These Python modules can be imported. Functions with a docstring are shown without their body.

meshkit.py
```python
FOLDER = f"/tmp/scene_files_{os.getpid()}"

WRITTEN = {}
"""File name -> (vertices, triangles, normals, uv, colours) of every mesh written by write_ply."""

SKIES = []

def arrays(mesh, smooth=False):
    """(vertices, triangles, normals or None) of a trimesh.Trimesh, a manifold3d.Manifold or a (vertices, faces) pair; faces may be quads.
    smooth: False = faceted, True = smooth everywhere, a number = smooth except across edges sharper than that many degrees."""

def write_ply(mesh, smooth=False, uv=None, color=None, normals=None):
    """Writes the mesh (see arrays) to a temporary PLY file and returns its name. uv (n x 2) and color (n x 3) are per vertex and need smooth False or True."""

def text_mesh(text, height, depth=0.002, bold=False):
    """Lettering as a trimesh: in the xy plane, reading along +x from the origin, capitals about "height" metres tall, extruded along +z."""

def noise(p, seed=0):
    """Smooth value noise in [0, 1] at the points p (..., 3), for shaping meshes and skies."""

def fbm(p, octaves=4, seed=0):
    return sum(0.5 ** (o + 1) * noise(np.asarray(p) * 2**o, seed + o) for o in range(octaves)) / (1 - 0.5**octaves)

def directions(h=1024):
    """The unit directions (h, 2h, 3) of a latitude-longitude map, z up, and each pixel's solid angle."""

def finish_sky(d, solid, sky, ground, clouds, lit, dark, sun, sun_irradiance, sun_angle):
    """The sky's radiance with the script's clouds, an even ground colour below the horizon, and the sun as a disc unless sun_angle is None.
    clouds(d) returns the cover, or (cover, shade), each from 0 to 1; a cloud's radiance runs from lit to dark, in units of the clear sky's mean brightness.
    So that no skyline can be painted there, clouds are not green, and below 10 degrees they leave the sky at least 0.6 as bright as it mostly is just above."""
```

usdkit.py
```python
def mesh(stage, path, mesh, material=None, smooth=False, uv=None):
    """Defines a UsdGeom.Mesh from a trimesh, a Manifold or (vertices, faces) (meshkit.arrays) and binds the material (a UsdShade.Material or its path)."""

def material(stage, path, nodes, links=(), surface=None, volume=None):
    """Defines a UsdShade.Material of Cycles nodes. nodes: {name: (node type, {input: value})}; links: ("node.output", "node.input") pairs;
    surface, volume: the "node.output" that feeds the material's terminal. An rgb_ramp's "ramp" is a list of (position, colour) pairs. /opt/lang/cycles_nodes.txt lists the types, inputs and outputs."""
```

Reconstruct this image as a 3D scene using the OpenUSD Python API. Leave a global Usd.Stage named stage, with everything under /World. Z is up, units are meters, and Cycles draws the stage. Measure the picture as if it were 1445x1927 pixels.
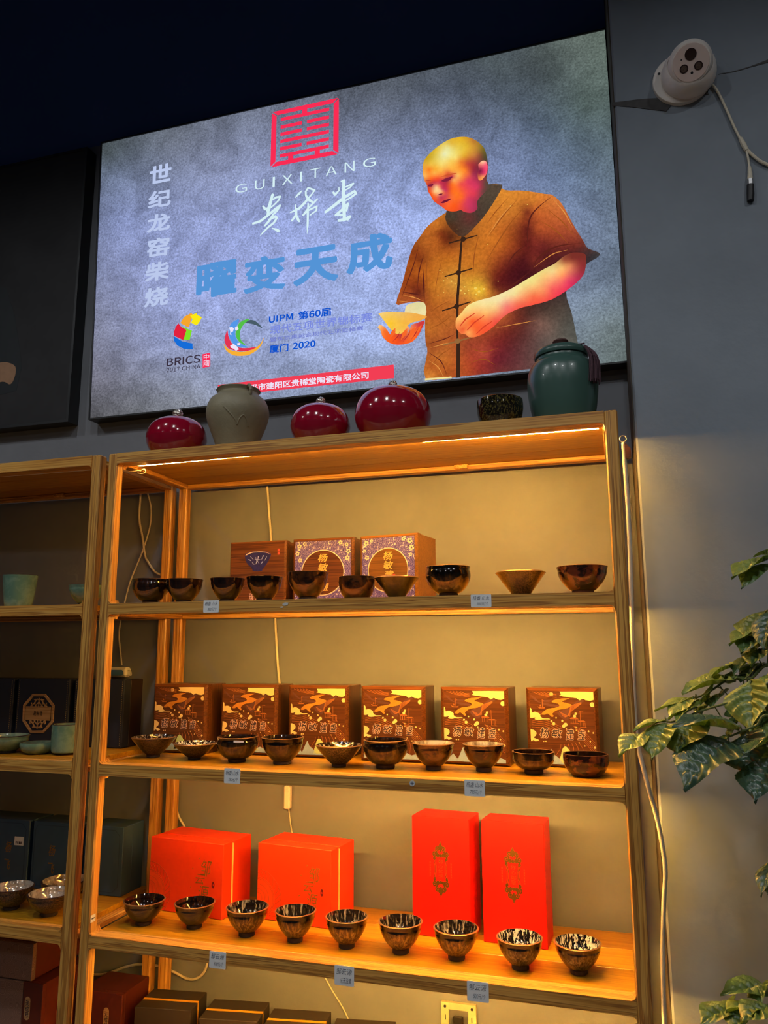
import math, random
import numpy as np, trimesh, usdkit
from pxr import Usd, UsdGeom, UsdLux, UsdShade, Gf, Sdf, Vt
from shapely import affinity, union_all
from shapely.geometry import Polygon, LineString, Point, box as sbox
from shapely.ops import triangulate

stage = Usd.Stage.CreateInMemory()
UsdGeom.SetStageUpAxis(stage, "Z"); UsdGeom.SetStageMetersPerUnit(stage, 1.0)
UsdGeom.Xform.Define(stage, "/World"); UsdGeom.Scope.Define(stage, "/World/Looks")
rnd = random.Random(7)

# ---------------------------------------------------------------- camera (fitted to the shelf's front corners)
ZO = 0.85                                   # height of the lowest lit shelf's top above the floor
YAW, PIT, ROL, FPX = 0.29194, 0.17638, -0.00344, 1447.0
CAM = np.array([1.12431, -1.52635, 0.60396 + ZO])
FWD = np.array([-math.sin(YAW) * math.cos(PIT), math.cos(YAW) * math.cos(PIT), math.sin(PIT)])
_r = np.array([math.cos(YAW), math.sin(YAW), 0.0]); _u = np.cross(_r, FWD)
RGT = math.cos(ROL) * _r + math.sin(ROL) * _u
UPV = -math.sin(ROL) * _r + math.cos(ROL) * _u
camera = UsdGeom.Camera.Define(stage, "/World/camera")
camera.CreateHorizontalApertureAttr(36.0); camera.CreateVerticalApertureAttr(36.0 * 1927 / 1445)
camera.CreateFocalLengthAttr(36.0 * FPX / 1445); camera.CreateClippingRangeAttr(Gf.Vec2f(0.05, 50.0))
camera.AddTransformOp().Set(Gf.Matrix4d(*RGT, 0, *UPV, 0, *(-FWD), 0, *CAM, 1))
EXPOSURE = 0.0
camera.CreateExposureAttr(EXPOSURE)

# ---------------------------------------------------------------- light: shop spotlights and an added fill row above and behind the viewer, LED strips in the shelf
LED_STRENGTH, LED_COLOR = 240.0, (1.0, 0.52, 0.10)
SPOT_STRENGTH, SPOT_COLOR = 400.0, (0.97, 0.985, 1.0)
SPOTS = [(-1.35, -1.25), (-0.36, -1.05), (0.55, -1.30), (1.25, -1.60), (2.1, -1.15), (-1.2, -3.3), (0.7, -3.5), (2.4, -3.2)]  # far row is unseen fill, added to brighten the lower shelf fronts
SPOT_Z = 2.42 + ZO


def at(px, py, **k):
    """The world point seen at a pixel of the 1445 x 1927 frame, on the plane x=, y= or z= (z above the floor)."""
    d = FWD + RGT * (px - 722.5) / FPX - UPV * (py - 963.5) / FPX
    (a, v), = k.items(); i = "xyz".index(a)
    return CAM + d * (v - CAM[i]) / d[i]


def depth(P):
    return float((np.asarray(P) - CAM) @ FWD)


# ---------------------------------------------------------------- scene helpers
used = {}


def numbered(name, parent="/World"):
    k = (str(parent), name); n = used.get(k, 0); used[k] = n + 1
    return f"{parent}/{name}" if n == 0 else f"{parent}/{name}_{n:03d}"


def tag(prim, label=None, cat=None, group=None, kind=None):
    for k, v in (("label", label), ("category", cat), ("group", group), ("kind", kind)):
        if v: prim.SetCustomDataByKey(k, v)
    return prim


def thing(name, label, cat, loc=(0, 0, 0), rotz=0.0, group=None, kind=None):
    x = UsdGeom.Xform.Define(stage, numbered(name))
    x.AddTranslateOp().Set(Gf.Vec3d(*map(float, loc)))
    x.AddRotateZOp().Set(float(rotz))
    return tag(x.GetPrim(), label, cat, group, kind)


def part(parent, name, mesh, mat, smooth=30, label=None, kind=None):
    p = usdkit.mesh(stage, numbered(name, parent.GetPath()), mesh, mat, smooth=smooth).GetPrim()
    return tag(p, label, kind=kind)


def solo(name, mesh, mat, label, cat, group=None, kind=None, smooth=30):
    p = usdkit.mesh(stage, numbered(name), mesh, mat, smooth=smooth).GetPrim()
    return tag(p, label, cat, group, kind)


def dup(root, loc, rotz, label, group=None):
    was = root.GetCustomData()
    r = thing(root.GetName().rstrip("0123456789").rstrip("_"), label, was["category"], loc, rotz, group or was.get("group"))
    r.GetReferences().AddInternalReference(root.GetPath()); r.SetInstanceable(True)
    return r


# ---------------------------------------------------------------- mesh helpers
def join(*ms):
    ms = [m for m in ms if m is not None]
    return trimesh.util.concatenate([trimesh.Trimesh(np.array(m.vertices), np.array(m.faces), process=False) for m in ms])


def cbox(x0, x1, y0, y1, z0, z1, b=0.0):
    """A box with chamfered edges."""
    if b <= 0:
        m = trimesh.creation.box([x1 - x0, y1 - y0, z1 - z0]); m.apply_translation([(x0 + x1) / 2, (y0 + y1) / 2, (z0 + z1) / 2]); return m
    P = []
    for x, sx in ((x0, 1), (x1, -1)):
        for y, sy in ((y0, 1), (y1, -1)):
            for z, sz in ((z0, 1), (z1, -1)):
                P += [(x, y + sy * b, z + sz * b), (x + sx * b, y, z + sz * b), (x + sx * b, y + sy * b, z)]
    return trimesh.Trimesh(np.array(P), process=False).convex_hull


def lathe(profile, n=48, wobble=0.0, seed=0):
    """Surface of revolution about z; profile is a list of (r, z) from one end to the other."""
    pr = np.array(profile, float); a = np.linspace(0, 2 * np.pi, n, endpoint=False)
    k = len(pr)
    R = np.repeat(pr[:, 0][None], n, 0); Z = np.repeat(pr[:, 1][None], n, 0)
    if wobble:
        q = np.random.RandomState(seed).rand(3) * 6.28
        R = R * (1 + wobble * (np.sin(2 * a + q[0]) + 0.6 * np.sin(3 * a + q[1]))[:, None])
    V = np.stack([R * np.cos(a)[:, None], R * np.sin(a)[:, None], Z], -1).reshape(-1, 3)
    i, j = np.meshgrid(np.arange(n), np.arange(k - 1), indexing="ij"); i2 = (i + 1) % n
    A, B, C, D = i * k + j, i2 * k + j, i2 * k + j + 1, i * k + j + 1
    F = np.concatenate([np.stack([A, B, C], -1).reshape(-1, 3), np.stack([A, C, D], -1).reshape(-1, 3)])
    m = trimesh.Trimesh(V, F, process=False)
    m.merge_vertices(); m.update_faces(m.nondegenerate_faces()); return m


def spline(pts, n=8):
    """Catmull-Rom through the points."""
    P = np.array(pts, float)
    if len(P) < 3: return P
    Q = np.vstack([2 * P[0] - P[1], P, 2 * P[-1] - P[-2]]); out = []
    for i in range(len(P) - 1):
        a, b, c, d = Q[i:i + 4]
        for t in np.linspace(0, 1, n, endpoint=False):
            out.append(0.5 * (2 * b + (c - a) * t + (2 * a - 5 * b + 4 * c - d) * t * t + (3 * b - a - 3 * c + d) * t ** 3))
    return np.vstack(out + [P[-1]])


def tube(pts, r, sides=10, smooth=True, n=8):
    P = spline(pts, n) if smooth else np.array(pts, float)
    r = np.interp(np.linspace(0, 1, len(P)), np.linspace(0, 1, len(np.atleast_1d(r))), np.atleast_1d(r))
    T = np.gradient(P, axis=0); T /= np.linalg.norm(T, axis=1, keepdims=True) + 1e-12
    ref = np.array([0.0, 0, 1]) if abs(T[0][2]) < 0.9 else np.array([1.0, 0, 0])
    A = []; a = np.cross(T[0], ref); a /= np.linalg.norm(a)
    for t in T:
        a = a - t * (a @ t); a /= np.linalg.norm(a) + 1e-12; A.append(a)
    A = np.array(A); B = np.cross(T, A); ang = np.arange(sides) * 2 * np.pi / sides
    V = (P[:, None] + r[:, None, None] * (np.cos(ang)[None, :, None] * A[:, None] + np.sin(ang)[None, :, None] * B[:, None])).reshape(-1, 3)
    F = []; k = len(P)
    for i in range(k - 1):
        for j in range(sides):
            a0, a1 = i * sides + j, i * sides + (j + 1) % sides
            F += [(a0, a1, a1 + sides), (a0, a1 + sides, a0 + sides)]
    V = np.vstack([V, P[0], P[-1]])
    for j in range(sides):
        F += [(k * sides, (j + 1) % sides, j), (k * sides + 1, (k - 1) * sides + j, (k - 1) * sides + (j + 1) % sides)]
    return trimesh.Trimesh(V, np.array(F), process=False)


def plate(shape, y_front, thick=0.0003, simplify=0.0):
    """A shapely shape in (x, z) as a thin plate whose front faces -y at y_front."""
    if simplify: shape = shape.simplify(simplify)
    out = []
    for g in getattr(shape, "geoms", [shape]):
        if g.geom_type != "Polygon" or g.area < 1e-10: continue
        m = trimesh.creation.extrude_polygon(g, thick, engine="earcut")
        v = np.array(m.vertices); m = trimesh.Trimesh(np.stack([v[:, 0], y_front + thick - v[:, 2], v[:, 1]], 1), np.array(m.faces), process=False)
        out.append(m)
    return join(*out) if out else None


def prism_x(shape, x0, x1):
    """A shapely shape in (y, z) extruded along x."""
    m = trimesh.creation.extrude_polygon(shape, x1 - x0, engine="earcut"); v = np.array(m.vertices)
    return trimesh.Trimesh(np.stack([x0 + v[:, 2], v[:, 0], v[:, 1]], 1), np.array(m.faces), process=False)


def prism_y(shape, y0, y1):
    return plate(shape, y0, y1 - y0)


def stroke(pts):
    """A brush stroke: circles (x, z, width) joined by their hulls."""
    c = [Point(x, z).buffer(max(w, 1e-5), 8) for x, z, w in pts]
    return union_all([union_all([a, b]).convex_hull for a, b in zip(c, c[1:])])


def lines(segs, w):
    return union_all([LineString(s).buffer(w / 2, cap_style="flat") for s in segs])


# ---------------------------------------------------------------- lettering: glyph outlines in units of 1/200 em, two characters a coordinate
AL = {c: i for i, c in enumerate("0123456789ABCDEFGHIJKLMNOPQRSTUVWXYZabcdefghijklmnopqrstuvwxyz-_")}
GLYPHS = """
世1.0 152a152o1Y2o1Y3V1o3V1o2o2M2o2M3Z2b3Z2b2o3B2o3C3X3R3X3R2o3v2o3v2Z3R2Z3R1a2M1a2M2Z1o2Z1o183p173p0u1Z0u1Y2Z 2b1p3C1o3C2Z2b2Z
纪1.0 2N382N3N3l3N3l1z3W1z3V272g272g132h102n0-3a0-3f113h153j1I3j1V3l1V3y1P3v113r0u3m0p3e0m2h0m2W0q2S0v2Q112Q2L3V2L3W2N3W37 172H122W162X1C2d1K2o1Z3B1k3a1z3U1v3K1g2w1P2Z1s2a232v262v2H2n1s2C1Y1t1Y1r1d1r1z1v2C1w2D1k1N1b181X141m1A1o1X291h2M1J2K 131514171R1A271J2E1J2F161B0u150v
龙1.0 120x1J161Y1L1f1V1s1x1-2V1z2c162c162q202q2236233a2J3Z2G2q3u2q3u2c2p2b2q1e2u1g381x3M2E3T2R3g2M3g2J3c2C3K1p2y1Q2p1J2q122v0_3d0_3g113i153j1M3l1M3m1K3x1G3v0_3s0u3o0q3f0n2m0o2h0q2d0u2Z172K0z240r220r1_0x1v101w121z122L1F2a1Q2Z2c2E2c2927231o1w1T1h171T0v1F0l1D0l 2p3N2r3R2y3W3K3F3W343W323O2w3M2w353A
窑1.0 171d171q2N1q2M2A1n2A1j231W1s1K1-1a2E1l2X1i2Y1U2R1N2Q1G2b1l2n25302F2x2G2u232k1r2d1r2a1_2Z1_2W1w2P1w2N3a2M3a2A2d2A2d1q3t1q3t1d2d1c2d132f113M113M1W3b1X3b0i3M0i3L0q1Q0q1Q1W1e1W1e131f112M112N1d 1A2o1B3J2O3J2O3M2I3Y2X3b2h3J3q3J3q2p3a2p3Z361Q361P2o 2l2r2l2u2s303Y2i3i2c3j2a3e2S3a2Q3N2Z
柴1.0 120z140_1J141h1H1x1S2A1g291h181h181v2M1v2M2E2c2E2d1v3s1v3s1h2q1g301U3J1H3h153y103o0p3e0s3A162t1K2d1a2c0i2M0i2L1Y291M1t181K0q1C0n 2e3a2t3a2t343J3C3d3M3p3B3W322x2u2t2r2t2Y2v2T2z2S3c2S3g2V3h2Y3i2o3w2j3u2S3r2L3n2H3d2E2y2E2n2G2h2L2e2W 1429132N1E2O1H2Q1H3J1V3J1W2R1n2U1n3a203a203A2T3A2T2z202z202W2V2a2W2P2V2M1B29
烧1.0 1z0t1-0v2E0_2O172V1I2a1e2Z1i261i261v3t1v3t1i3L1h3L0z3O0x3h0x3k103l1F3x1B3x113v0u3p0m3G0l380q360x351i2p1i2n1R2j1D2e132T0t2I0m280i250i210q 2A2G2B2I2c2O2t2V2m2j2h2z2C2w2B372d392a3Q2a3Z2o3Y2o3P2s3B3p3H3q342z2_2v2z2y2q352c3E2g3O2n3a2-3n2v3n2t3a2g3D2R3O2H3Y2E3d2E3i2K3j2X3t2T3u2M3s2D3m233h213T213M23392B302K2k2D2K252H26 1n2O1t2e1z32292z1w2K 130t130v180z1I1C1S1d1V1s1X2D1X3Z1k3Z1k281i1o281F1z151o1N1e1X1Z1G1R101H0o1C0k 152B182G1D2Z1G2y1R2w1P2Y1J2B1G26
曜1.0 1A3N1x3M1y1j231p2D202N2G2T2U2h2P2a2D2a2A302A302D2x2M2y2P322R2_2e3C2i3d2u3d3I313I313T3q3T3q2T3d2T3c2i3Z2i362T382R3F2A3s2A3s1-3E1-3E1n3m1n3m1c3E1c3E1O3m1O3m1D3E1D3E103v0_3v0p2V0p2U0i2H0i2G1k261Y1x1g1x1J1M1J1M131A13 2U10310_311D2U1D 2U1P311O311c2U1c 2U1o311n311-2U1- 1M1Y1k1X1k2F1M2F 1M2U1O2S1k2S1k391M39 363636383D3E3T303U2y3P2s3M2s 262T232e2N2l2i2w2i3I263I263T2v3T2v2U2i2U2h2j282S 2A362A382H3E2Z2z2T2s2Q2s2Q2u
变1.0 180s160v1O0x1q112F1B1u1S1b1p1M1p1M203O203Q1z3V1x3V1u3S1p3B1V2x1I2n1D2m1A32133M0-3w0v3o0h370p2n0w2W122S122J0z1u0q1F0h1C0i 1u1p1t1n1w1j231a2J1O2V1I2e1M2t1W381o371p 1933193G2R3G2I3Z2T3c2W3c2Y3a2j3G3r3G3r332_332z322z262k262k332H332F322F2620262033 362n372q3H2v3f2X3p2J3f2C3c2C3T2Q 1D2J1D2L1R2Z1X2i1d2w1r2t1f2V1P2C1N2C1L2F
天1.0 140t150w1S141l1H221b2D1u2H242G281828182N2K2N2M2Z2M361F361F3L3k3L3k362c362b2O3s2N3s282g272t1i391M3U163k0-3y0w3o0i3Q0s37132p1O2f1d2V1x2L1a2F1R1s121d0u1E0i
成1.0 120q170x1D191J1c1L221L322f322e3a2t3a2u323Z323R3B323Q323S393Z3C3Z3U3P3k3D3c323v323v2p2v2o2-28341l381o3H253J263U2a3j2W3d2E3P1n3A1R3F1E3L153R0_3a0y3f0_3h143k1X3x1P3t0z3p0q3k0l3e0j3U0j3K0n390x2-1D2h0x2N0j2K0j2B0u2B0w2P112b1A2u1U2m1-2f2p1a2p1a2P2O2P2N1p2K1K2I1F2E1B29191j191i1H1f1N211M261Q281g292A1a2B1Z1e1V1G1Q0_1G0h1C0i180n
第1.0 2O2r2e3A2l3P2o3b313Y2y3J3u3J3u373M373N333V2v3W2q3L2l3J2l3F2v34372s372p302c2k 1A0s1A0u1L0x1k18211M291V281W1L1W1Q1t1S2B2M2D2M2V1L2V1L2i3f2h3e1_2b1-2c1j3l1j3l1Y3h173f103Z0t3S0q2-0q2z0z2w113L113O123T1F3V1W2c1W2b0h2M0i2L1O271A1w101T0l1M0i1I0i 2b2D3Q2C3Q2V2b2V 1d1k2M1j2M1_1f1_ 152p152r1H301P3B1b3b1p3Y1j3J2W3J2W372137282t272p222n1x2l1u2w1n371c371T2v1I2j1F2j
届1.0 1p2C2e2C2e2Z2t2Z2t2C3k2C3k0i3V0i3U0p220p210i1p0i 2t113V103V1Q2t1Q 2t1d3V1c3V1_2t1_ 22112e102e1Q211Q 221d2e1c2e1_221_211z 120p1B151G1K1L1l1N231N3Q3i3Q3i2b1c2b1b1s1Y1W1T1B1M0u1F0i 1c2q3R2p3S3B1d3C
现1.0 1-0r1_0t280x2N162W1F2g1T2p1p2s252s2y342y3424311q3D1p3D0_3H0y3c0y3f0z3i143j1N3l1U3s1P3w1P3u103q0s3j0n390n340p310s2_0y2-1e2r1K2l1B2R0t280h260h230n 2H1m2H3Q3h3Q3h1m3S1m3R3D2W3D2W1m 1613141G1T1M1X1P1X2F192F192T1X2T1X381639163N283N28391l381l2T242T242F1l2F1l1T1n1S221Y2A1Z2B1L19111711
代1.0 1-2H1y2W2i2c2f3Y2u3X2u3D2x2e3u2l3w2X2_2Q2z2O311-391V3I1C3S113Z0-3f0-3h103m1H3n1W3-1P3w113t0u3o0m3h0i3S0k3E0t34142x1O2t1b2k2N 3B3O3C3R3M3W3a3I3c3I3s303g2u3X34 102E102H1I2Y1X2r1n3F1v3Y1z3Y283U1-381o2r1o0i1Z0i1Z2T1X2T1U2Q1O2H1922
五1.0 160t16161u1623271U271U2M262M2C2-2B321J321J3H3g3H3g322S322M2N3M2M3N2H3G163u163u0t 2J27291630163627
项1.0 351D351F3D1N3G1N3n103x0s3o0i3m0i3Z0v 273E283S3w3S3w3E373E2_2x302v3j2v3j1R3U1R3T2h2T2h2T1Q2E1R2E2v2l2v2r3D 1x0t1z0v270x2P132c1C2k1L2p1U2s1f2t2W362W351d311P2x1E2h0-2W0t2E0l240i200p 141H111X1P1d1T1g1T2_142_143D243D242_1k2_1i2-1i1l1l1k211q251q271e161H
界1.0 151e151g1S1o1k1y202C1_2D1Q2E1Q3U3a3U3a2D2_2D2-2C3A213Q1t3x1g3q1Z3o1U3l1U3R1c3C1m381n380i2v0i2v1o351o361q2u1-2i2D2K2D261z1v1q1w1o291o281O261G1_121u0x1p0s1Y0i1S0h1J0t1O0u1e111q1E1v1U1v1o1s1o1e1e1G1T1D1T1C1X 2c2R3L2Q3L2m2c2m 2c2z3L2y3L3H2c3H 1f2R2N2Q2N2m1f2m 1f2z2N2y2N3H1f3H
锦1.0 2K1x2y1y2y2C2O2C2O3H2q3H2u3b393Z333H3m3H3m2C3B2C3B1y3r1x3r143n0y3e0v3N0v3N0z3J163c163c1j3B1k3B0i2y0i2y1k2Z1k2Y0u2K0u 2c2P3Y2O3Y2f2c2f 2c2r3Y2q3Y352c35 122n132s1B2_1L3I1R3a1e3W1c3N1Y3G1Y3D2D3D2D2_1R2_1I2l1A2b 161p17211Z221Z2S1G2S1G2g282f282S1n2R1n212B212C1p1n1p1n1B1p1A221K281M2B1C29181h0t1Y0l1W0l1P0v1U0z1Z171Z1p
标1.0 2F2N2F2b3w2b3w2N392N390t370o310k2s0i2b0i2Y0u2W0w2t0x2w0y2w2N 3R1r3N1z3P1-3a213p1U3v1B3w133m0_3i0_3f1F3a1U 2O3L3l3L3l372O37 24182C1I2J1W2T202g1-2h1z2g1u2Z1Z2I112F0_28152416 101c101e141h1B1s1K281W2h1V2i152i152w1Z2w1Z3a1o3a1o2w2D2w2D2i1o2h1o2c292B2D23241u221-1r2I1o2J1o0h1Z0i1Z2B1W291R1v1G1Z191P171Q151W
赛1.0 121h141j1K1o1W1u1o241n261726172H1w2H1w2U1U2U1U2d1w2d1w2p1R2p1R2y1w2y1w362836282-2A2y2r2y2s363436342-352y3Z2y3Z2p342p342d3W2d3W2U342U342I362H3u2H3u263F263E253S1w3e1q3y1k3p1Y3f1b3O1k3O193919381h1q1h1q181c181c1j1D1X1B1X 1s1u1t1t3A1u2x262526 282e2r2d2s2o292p 292U282H2s2H2s2U 193N2P3N2P3Q2K3Y2X3c2b3a2i3N3s3N3s2t3d2t3c3B1O3B1N2t192t 2Z162g1F2l1F3d0-3s0u3s0s3j0i3d0m3I0u 180t1E0v1a0x1y1129182H1G2N1S2P1d2e1d2a1M2T192J0_270u1n0n1H0i1D0j
暨1.0 182B1F2H1H2M1H3U2P3U2P2e1W2d1W2G232M232P1z2W1z2Y282b2J2L2P292a2C2q2M2z2X322j312l2i2l2c2j2Z2k2V2u2Z2w2b2-2e3E2q3E2m2w352w3630373I2X3I2X3T3r3T3r3I3K3I3I2x3v2w3v2l3H2l3F2j3F2h3M2h3M2H3O2E3j2E3m2K3m2T3x2P3v2A3q243J233E253A2B392S342K2x2B2m242X1-2Q282D24292D1R241G201D201D23 2B3J1X3K1W392B38 2C2z1X2-1W2p2B2o 160y3u0y3v0l160l 1X1x3W1x3W141X14 1m1b3G1a3H1n1n1o 1n1S1n1D3H1E3G1S
东1.0 311f311h3D1m3f1I3t0z3i0t3f0t3O1G 1A2y1A3A233A2F3c2V3V2M3D2M3A3o3A3o2y2D2y202a1o2G2W2F2W2i2m2i2m2F3f2F3g202m202l0t2g0n2c0l2R0j290j230z2P0y2W0z2W201f201U1-1P2D1T2E1d2Q1u2r1w2y 1A0z1A0_1C0_1M191V1K1e1Y1k1m1z1i1t1U1j1E1N0q1L0q
京1.0 182z183C2P3C2P3F2L3N2E3X2R3c2T3c2Z3T2h3C3s3C3s2z 341T3F1b3H1b3j163q0z3r0v3g0n3e0n3S13 1X2i3V2i3V1o2e1o2e0w2c0o2Y0k2M0h1w0h1s0v2L0v2O0x2O1m2M1o1X1o 1l203G1_3G2V1l2V 160w160y1Q1E1g1b1u1W1t1S1i1D1I0o1F0o
奥1.0 130t140v1A0v1Y0-1v17281J2E1T2D1U161U161h2I1h2K1i2M1u2b1u2c1s2a1l2b1h3u1h3u1U2m1T2o1P2z1E3G133e0y3w0w3x0u3r0n3p0h3P0m310w2r122f1E2W1S2O1F2D131v0t1a0m1B0h190i180n 1Q3I2H3J2K3P2N3b2e3Y2Y3M2Y3J3Z3J3a1q3L1q3K361e361e1q1Q1q 2f2E2n2M38273D22361x341x2q28 1k201z292C2O2B2P1n2P1n2a242b1u2t1t2v1u2x212-2C2l2E2g252c262a2O2a2O322b322c2a2s2a2s2c2k2f2k2h2x2_362x352t2t2d2t2b3C2a3C2P2b2P2b1z2O1z2N2J29241t1t
运1.0 130t130w1E151V1H1V2G132G132U1j2U1j1I22132I0-2Y0y390y3y103u0p3u0l3d0k2g0j2K0l200r1f141X121K0r1E0h1C0h 1w2S1w2g3w2g3w2S2q2S2h272O1d2X1c3O1h3G1x352B362E3I2I3h1f3r1L3g1F3d1F3X1T3V1T2U1O261K211Z281e2H1s2Y2R 273O3i3O3i3A273A 193G1J3Q1m361s311s2_1j2s1g2s1X2_
会1.0 142U142W1T2h1y2_2N3O2V3a2d3Y2k3U2f3O2f3L30313N2o3l2c3x2Y3o2L3g2N3O2W3H2b3F2b3F2O1m2O1l2Z1H2J1E2J 1r2d1s2c3D2d2n2x2W3B2E2w 1D1n1D203o203p1n2Q1n2C1U1p141t133B1A391F2x1U2s1X2s1Z331f3W1B3m0q3Y0i3Q0w3M0z1m0q1Q0m1M101T131l1K251m
资1.0 1y2u2G3C2R3W2R3Z2g3Y2e3R2a3L2a3I3j3I3q3G3q3E3g2v3a2m3N2q3W343W363236302w3D2h3N2a3i2Q3t2O3u2M3m2B3e2D3L2M3C2S2v2k2m2Y2d2Q2I2E242A212G1z2J1z2L2B2P2T2Z2h2o2p352R362K2x272l 2Z1A2d1I2g1L2k1L3b113s0u3l0k3h0j3E0x 1V263X263X1G3H1G3H1u1l1u1k1E1V1E 160r160u1c0z1w1421182C1H2J1R2N1b2P1o2e1o2c1b2T1G2G12290z1i0n1E0h1B0h1B0k 182J152V172W1_2n212Z1B2H192H 1C3I1I3S1L3T1u3D1z391z361r2z1Z39
格1.0 111T111W191g1N271X2e1W2h152h152v1Z2v1a3b1o3a1o2v2C2v2D2m2P2y2a3C2l3a2-3X2s3F3c3F3j3B3f303V2j3M2W3D2M3G2I3T293l203-1x3s1l3i1n3i0i3T0i3S0q2c0q2b0h2O0h2N1l2K1l2D1h271g261k201q211u201y1q2E1o2D1o0i1Z0i1Z261X261P1k1G1S191I171J151P 2a1s2b1r3Y1s3I1_332B 2b132d113T113T1e2b1e 2i2_2w2d322W3F2k3P312l32 1p2X2B242B22241x241u2J1z2Y252u2M2j2Y2Z2n2G2T242c242e272f262h1o2h
厦1.0 1X0s1a0u1y0w2Q102O142H17281G1l151h151a1E231R2M1f2L1g1w1g1w2i2Y2i2c2q2b2t1g2t1g323p323p2t2t2t2o2k2p2i3X2i3X1g2g1g2W1X3J1X3N1V3R1S3N1L38182-132-103O0x3x0u3p0i3f0i3D0m2o0t2i0w280m1c0i 281q3H1p3I1y291z 28273H263I2F292G 292Y292P3I2Q3H2Z 2K1L2T1D2f172j172y1E341L 120p1A151E1J1J1q1K3R3u3R3u3E1Z3E1Z231W1a1S1E1M0w1G0j1E0i180n
门1.0 233F233T3n3T3n0u3i0m3b0j3T0i310i2_0r2y0v3U0w3Y0y3Y3F 1L3S1L3U1P3X1U3a1X3a1q3E1z301o2u1m2u1g33 1E2y1T2y1T0i1E0i
中1.0 1E301F312N312N3a2c3a2c313l313l1Y3W1Y3V1j2c1j2c0i2N0i2N1j1U1j1T1X1E1X 2c1z3W1y3W2o2c2o 1T1z2N1y2N2o1T2o
國1.0 1B3R3p3R3p0h3a0h3Z0q1R0q1Q0h1B0h 1R3D1Q123a123a3D 1b2e1b2p2X2p2W392j382k2p3Q2p3Q2e2l2d2o2D2s1x2u1x2_29352U3H2S3H2O3A24311o2x1g311U3B1N3D1N3F1Q3H1h3K1h3M1e3R1c3Q1Q3K1D3F1A351B2x1H2q1T2o1U2Z1F2R192N182G1G2G1I2T1Q2j1h2c282Z2d2X2e 2u332-3A313A3H313K2-3K2y3D2r362y 1b1L1Z1X1d1Y2V1h2W1X2U1W1d1L 1i2R2O2R2O1q1i1q 1s1-2D1z2D2I1t2I1s2G
南1.0 1732173G2M3G2N3I2N3a2d3a2e3G3t3G3t322d312d2j3j2i3j0w3g0n3b0k3T0i310i310m2z0t2z0v3R0v3T0w3T2V1Y2V1X0i1I0i1I2j2N2j2N31 1i1I1i1V2N1W2N1p1m1p1m1_261_222C1x2M1y2P262S2B2M2J242A212B1_2g1_2t2S342P2z292t1_3F1_3F1p2c1p2c1W3J1V3I1I2c1I2b0l2N0m2N1I
平1.0 151p15222N232N381G381G3N3k3N3k382c382c223v223v1p2c1p2c0i2N0i2N1p 2z2F2z2I312N3E2p3H2-3L2_3Y2x3M2X3A2C 1g2X1U2x1i2-1v2Z1-2H1m2C
市1.0 15372Q372P3D2E3Y2Q3c2T3c2i373v373v2u2c2t2c2T3d2T3d1F3b1A3R152x142x182t1G2t1J3J1I3O1K3O2E2c2E2c0i2N0i2N2E1f2E1e141P131P2T2N2T2N2t162u
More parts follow.
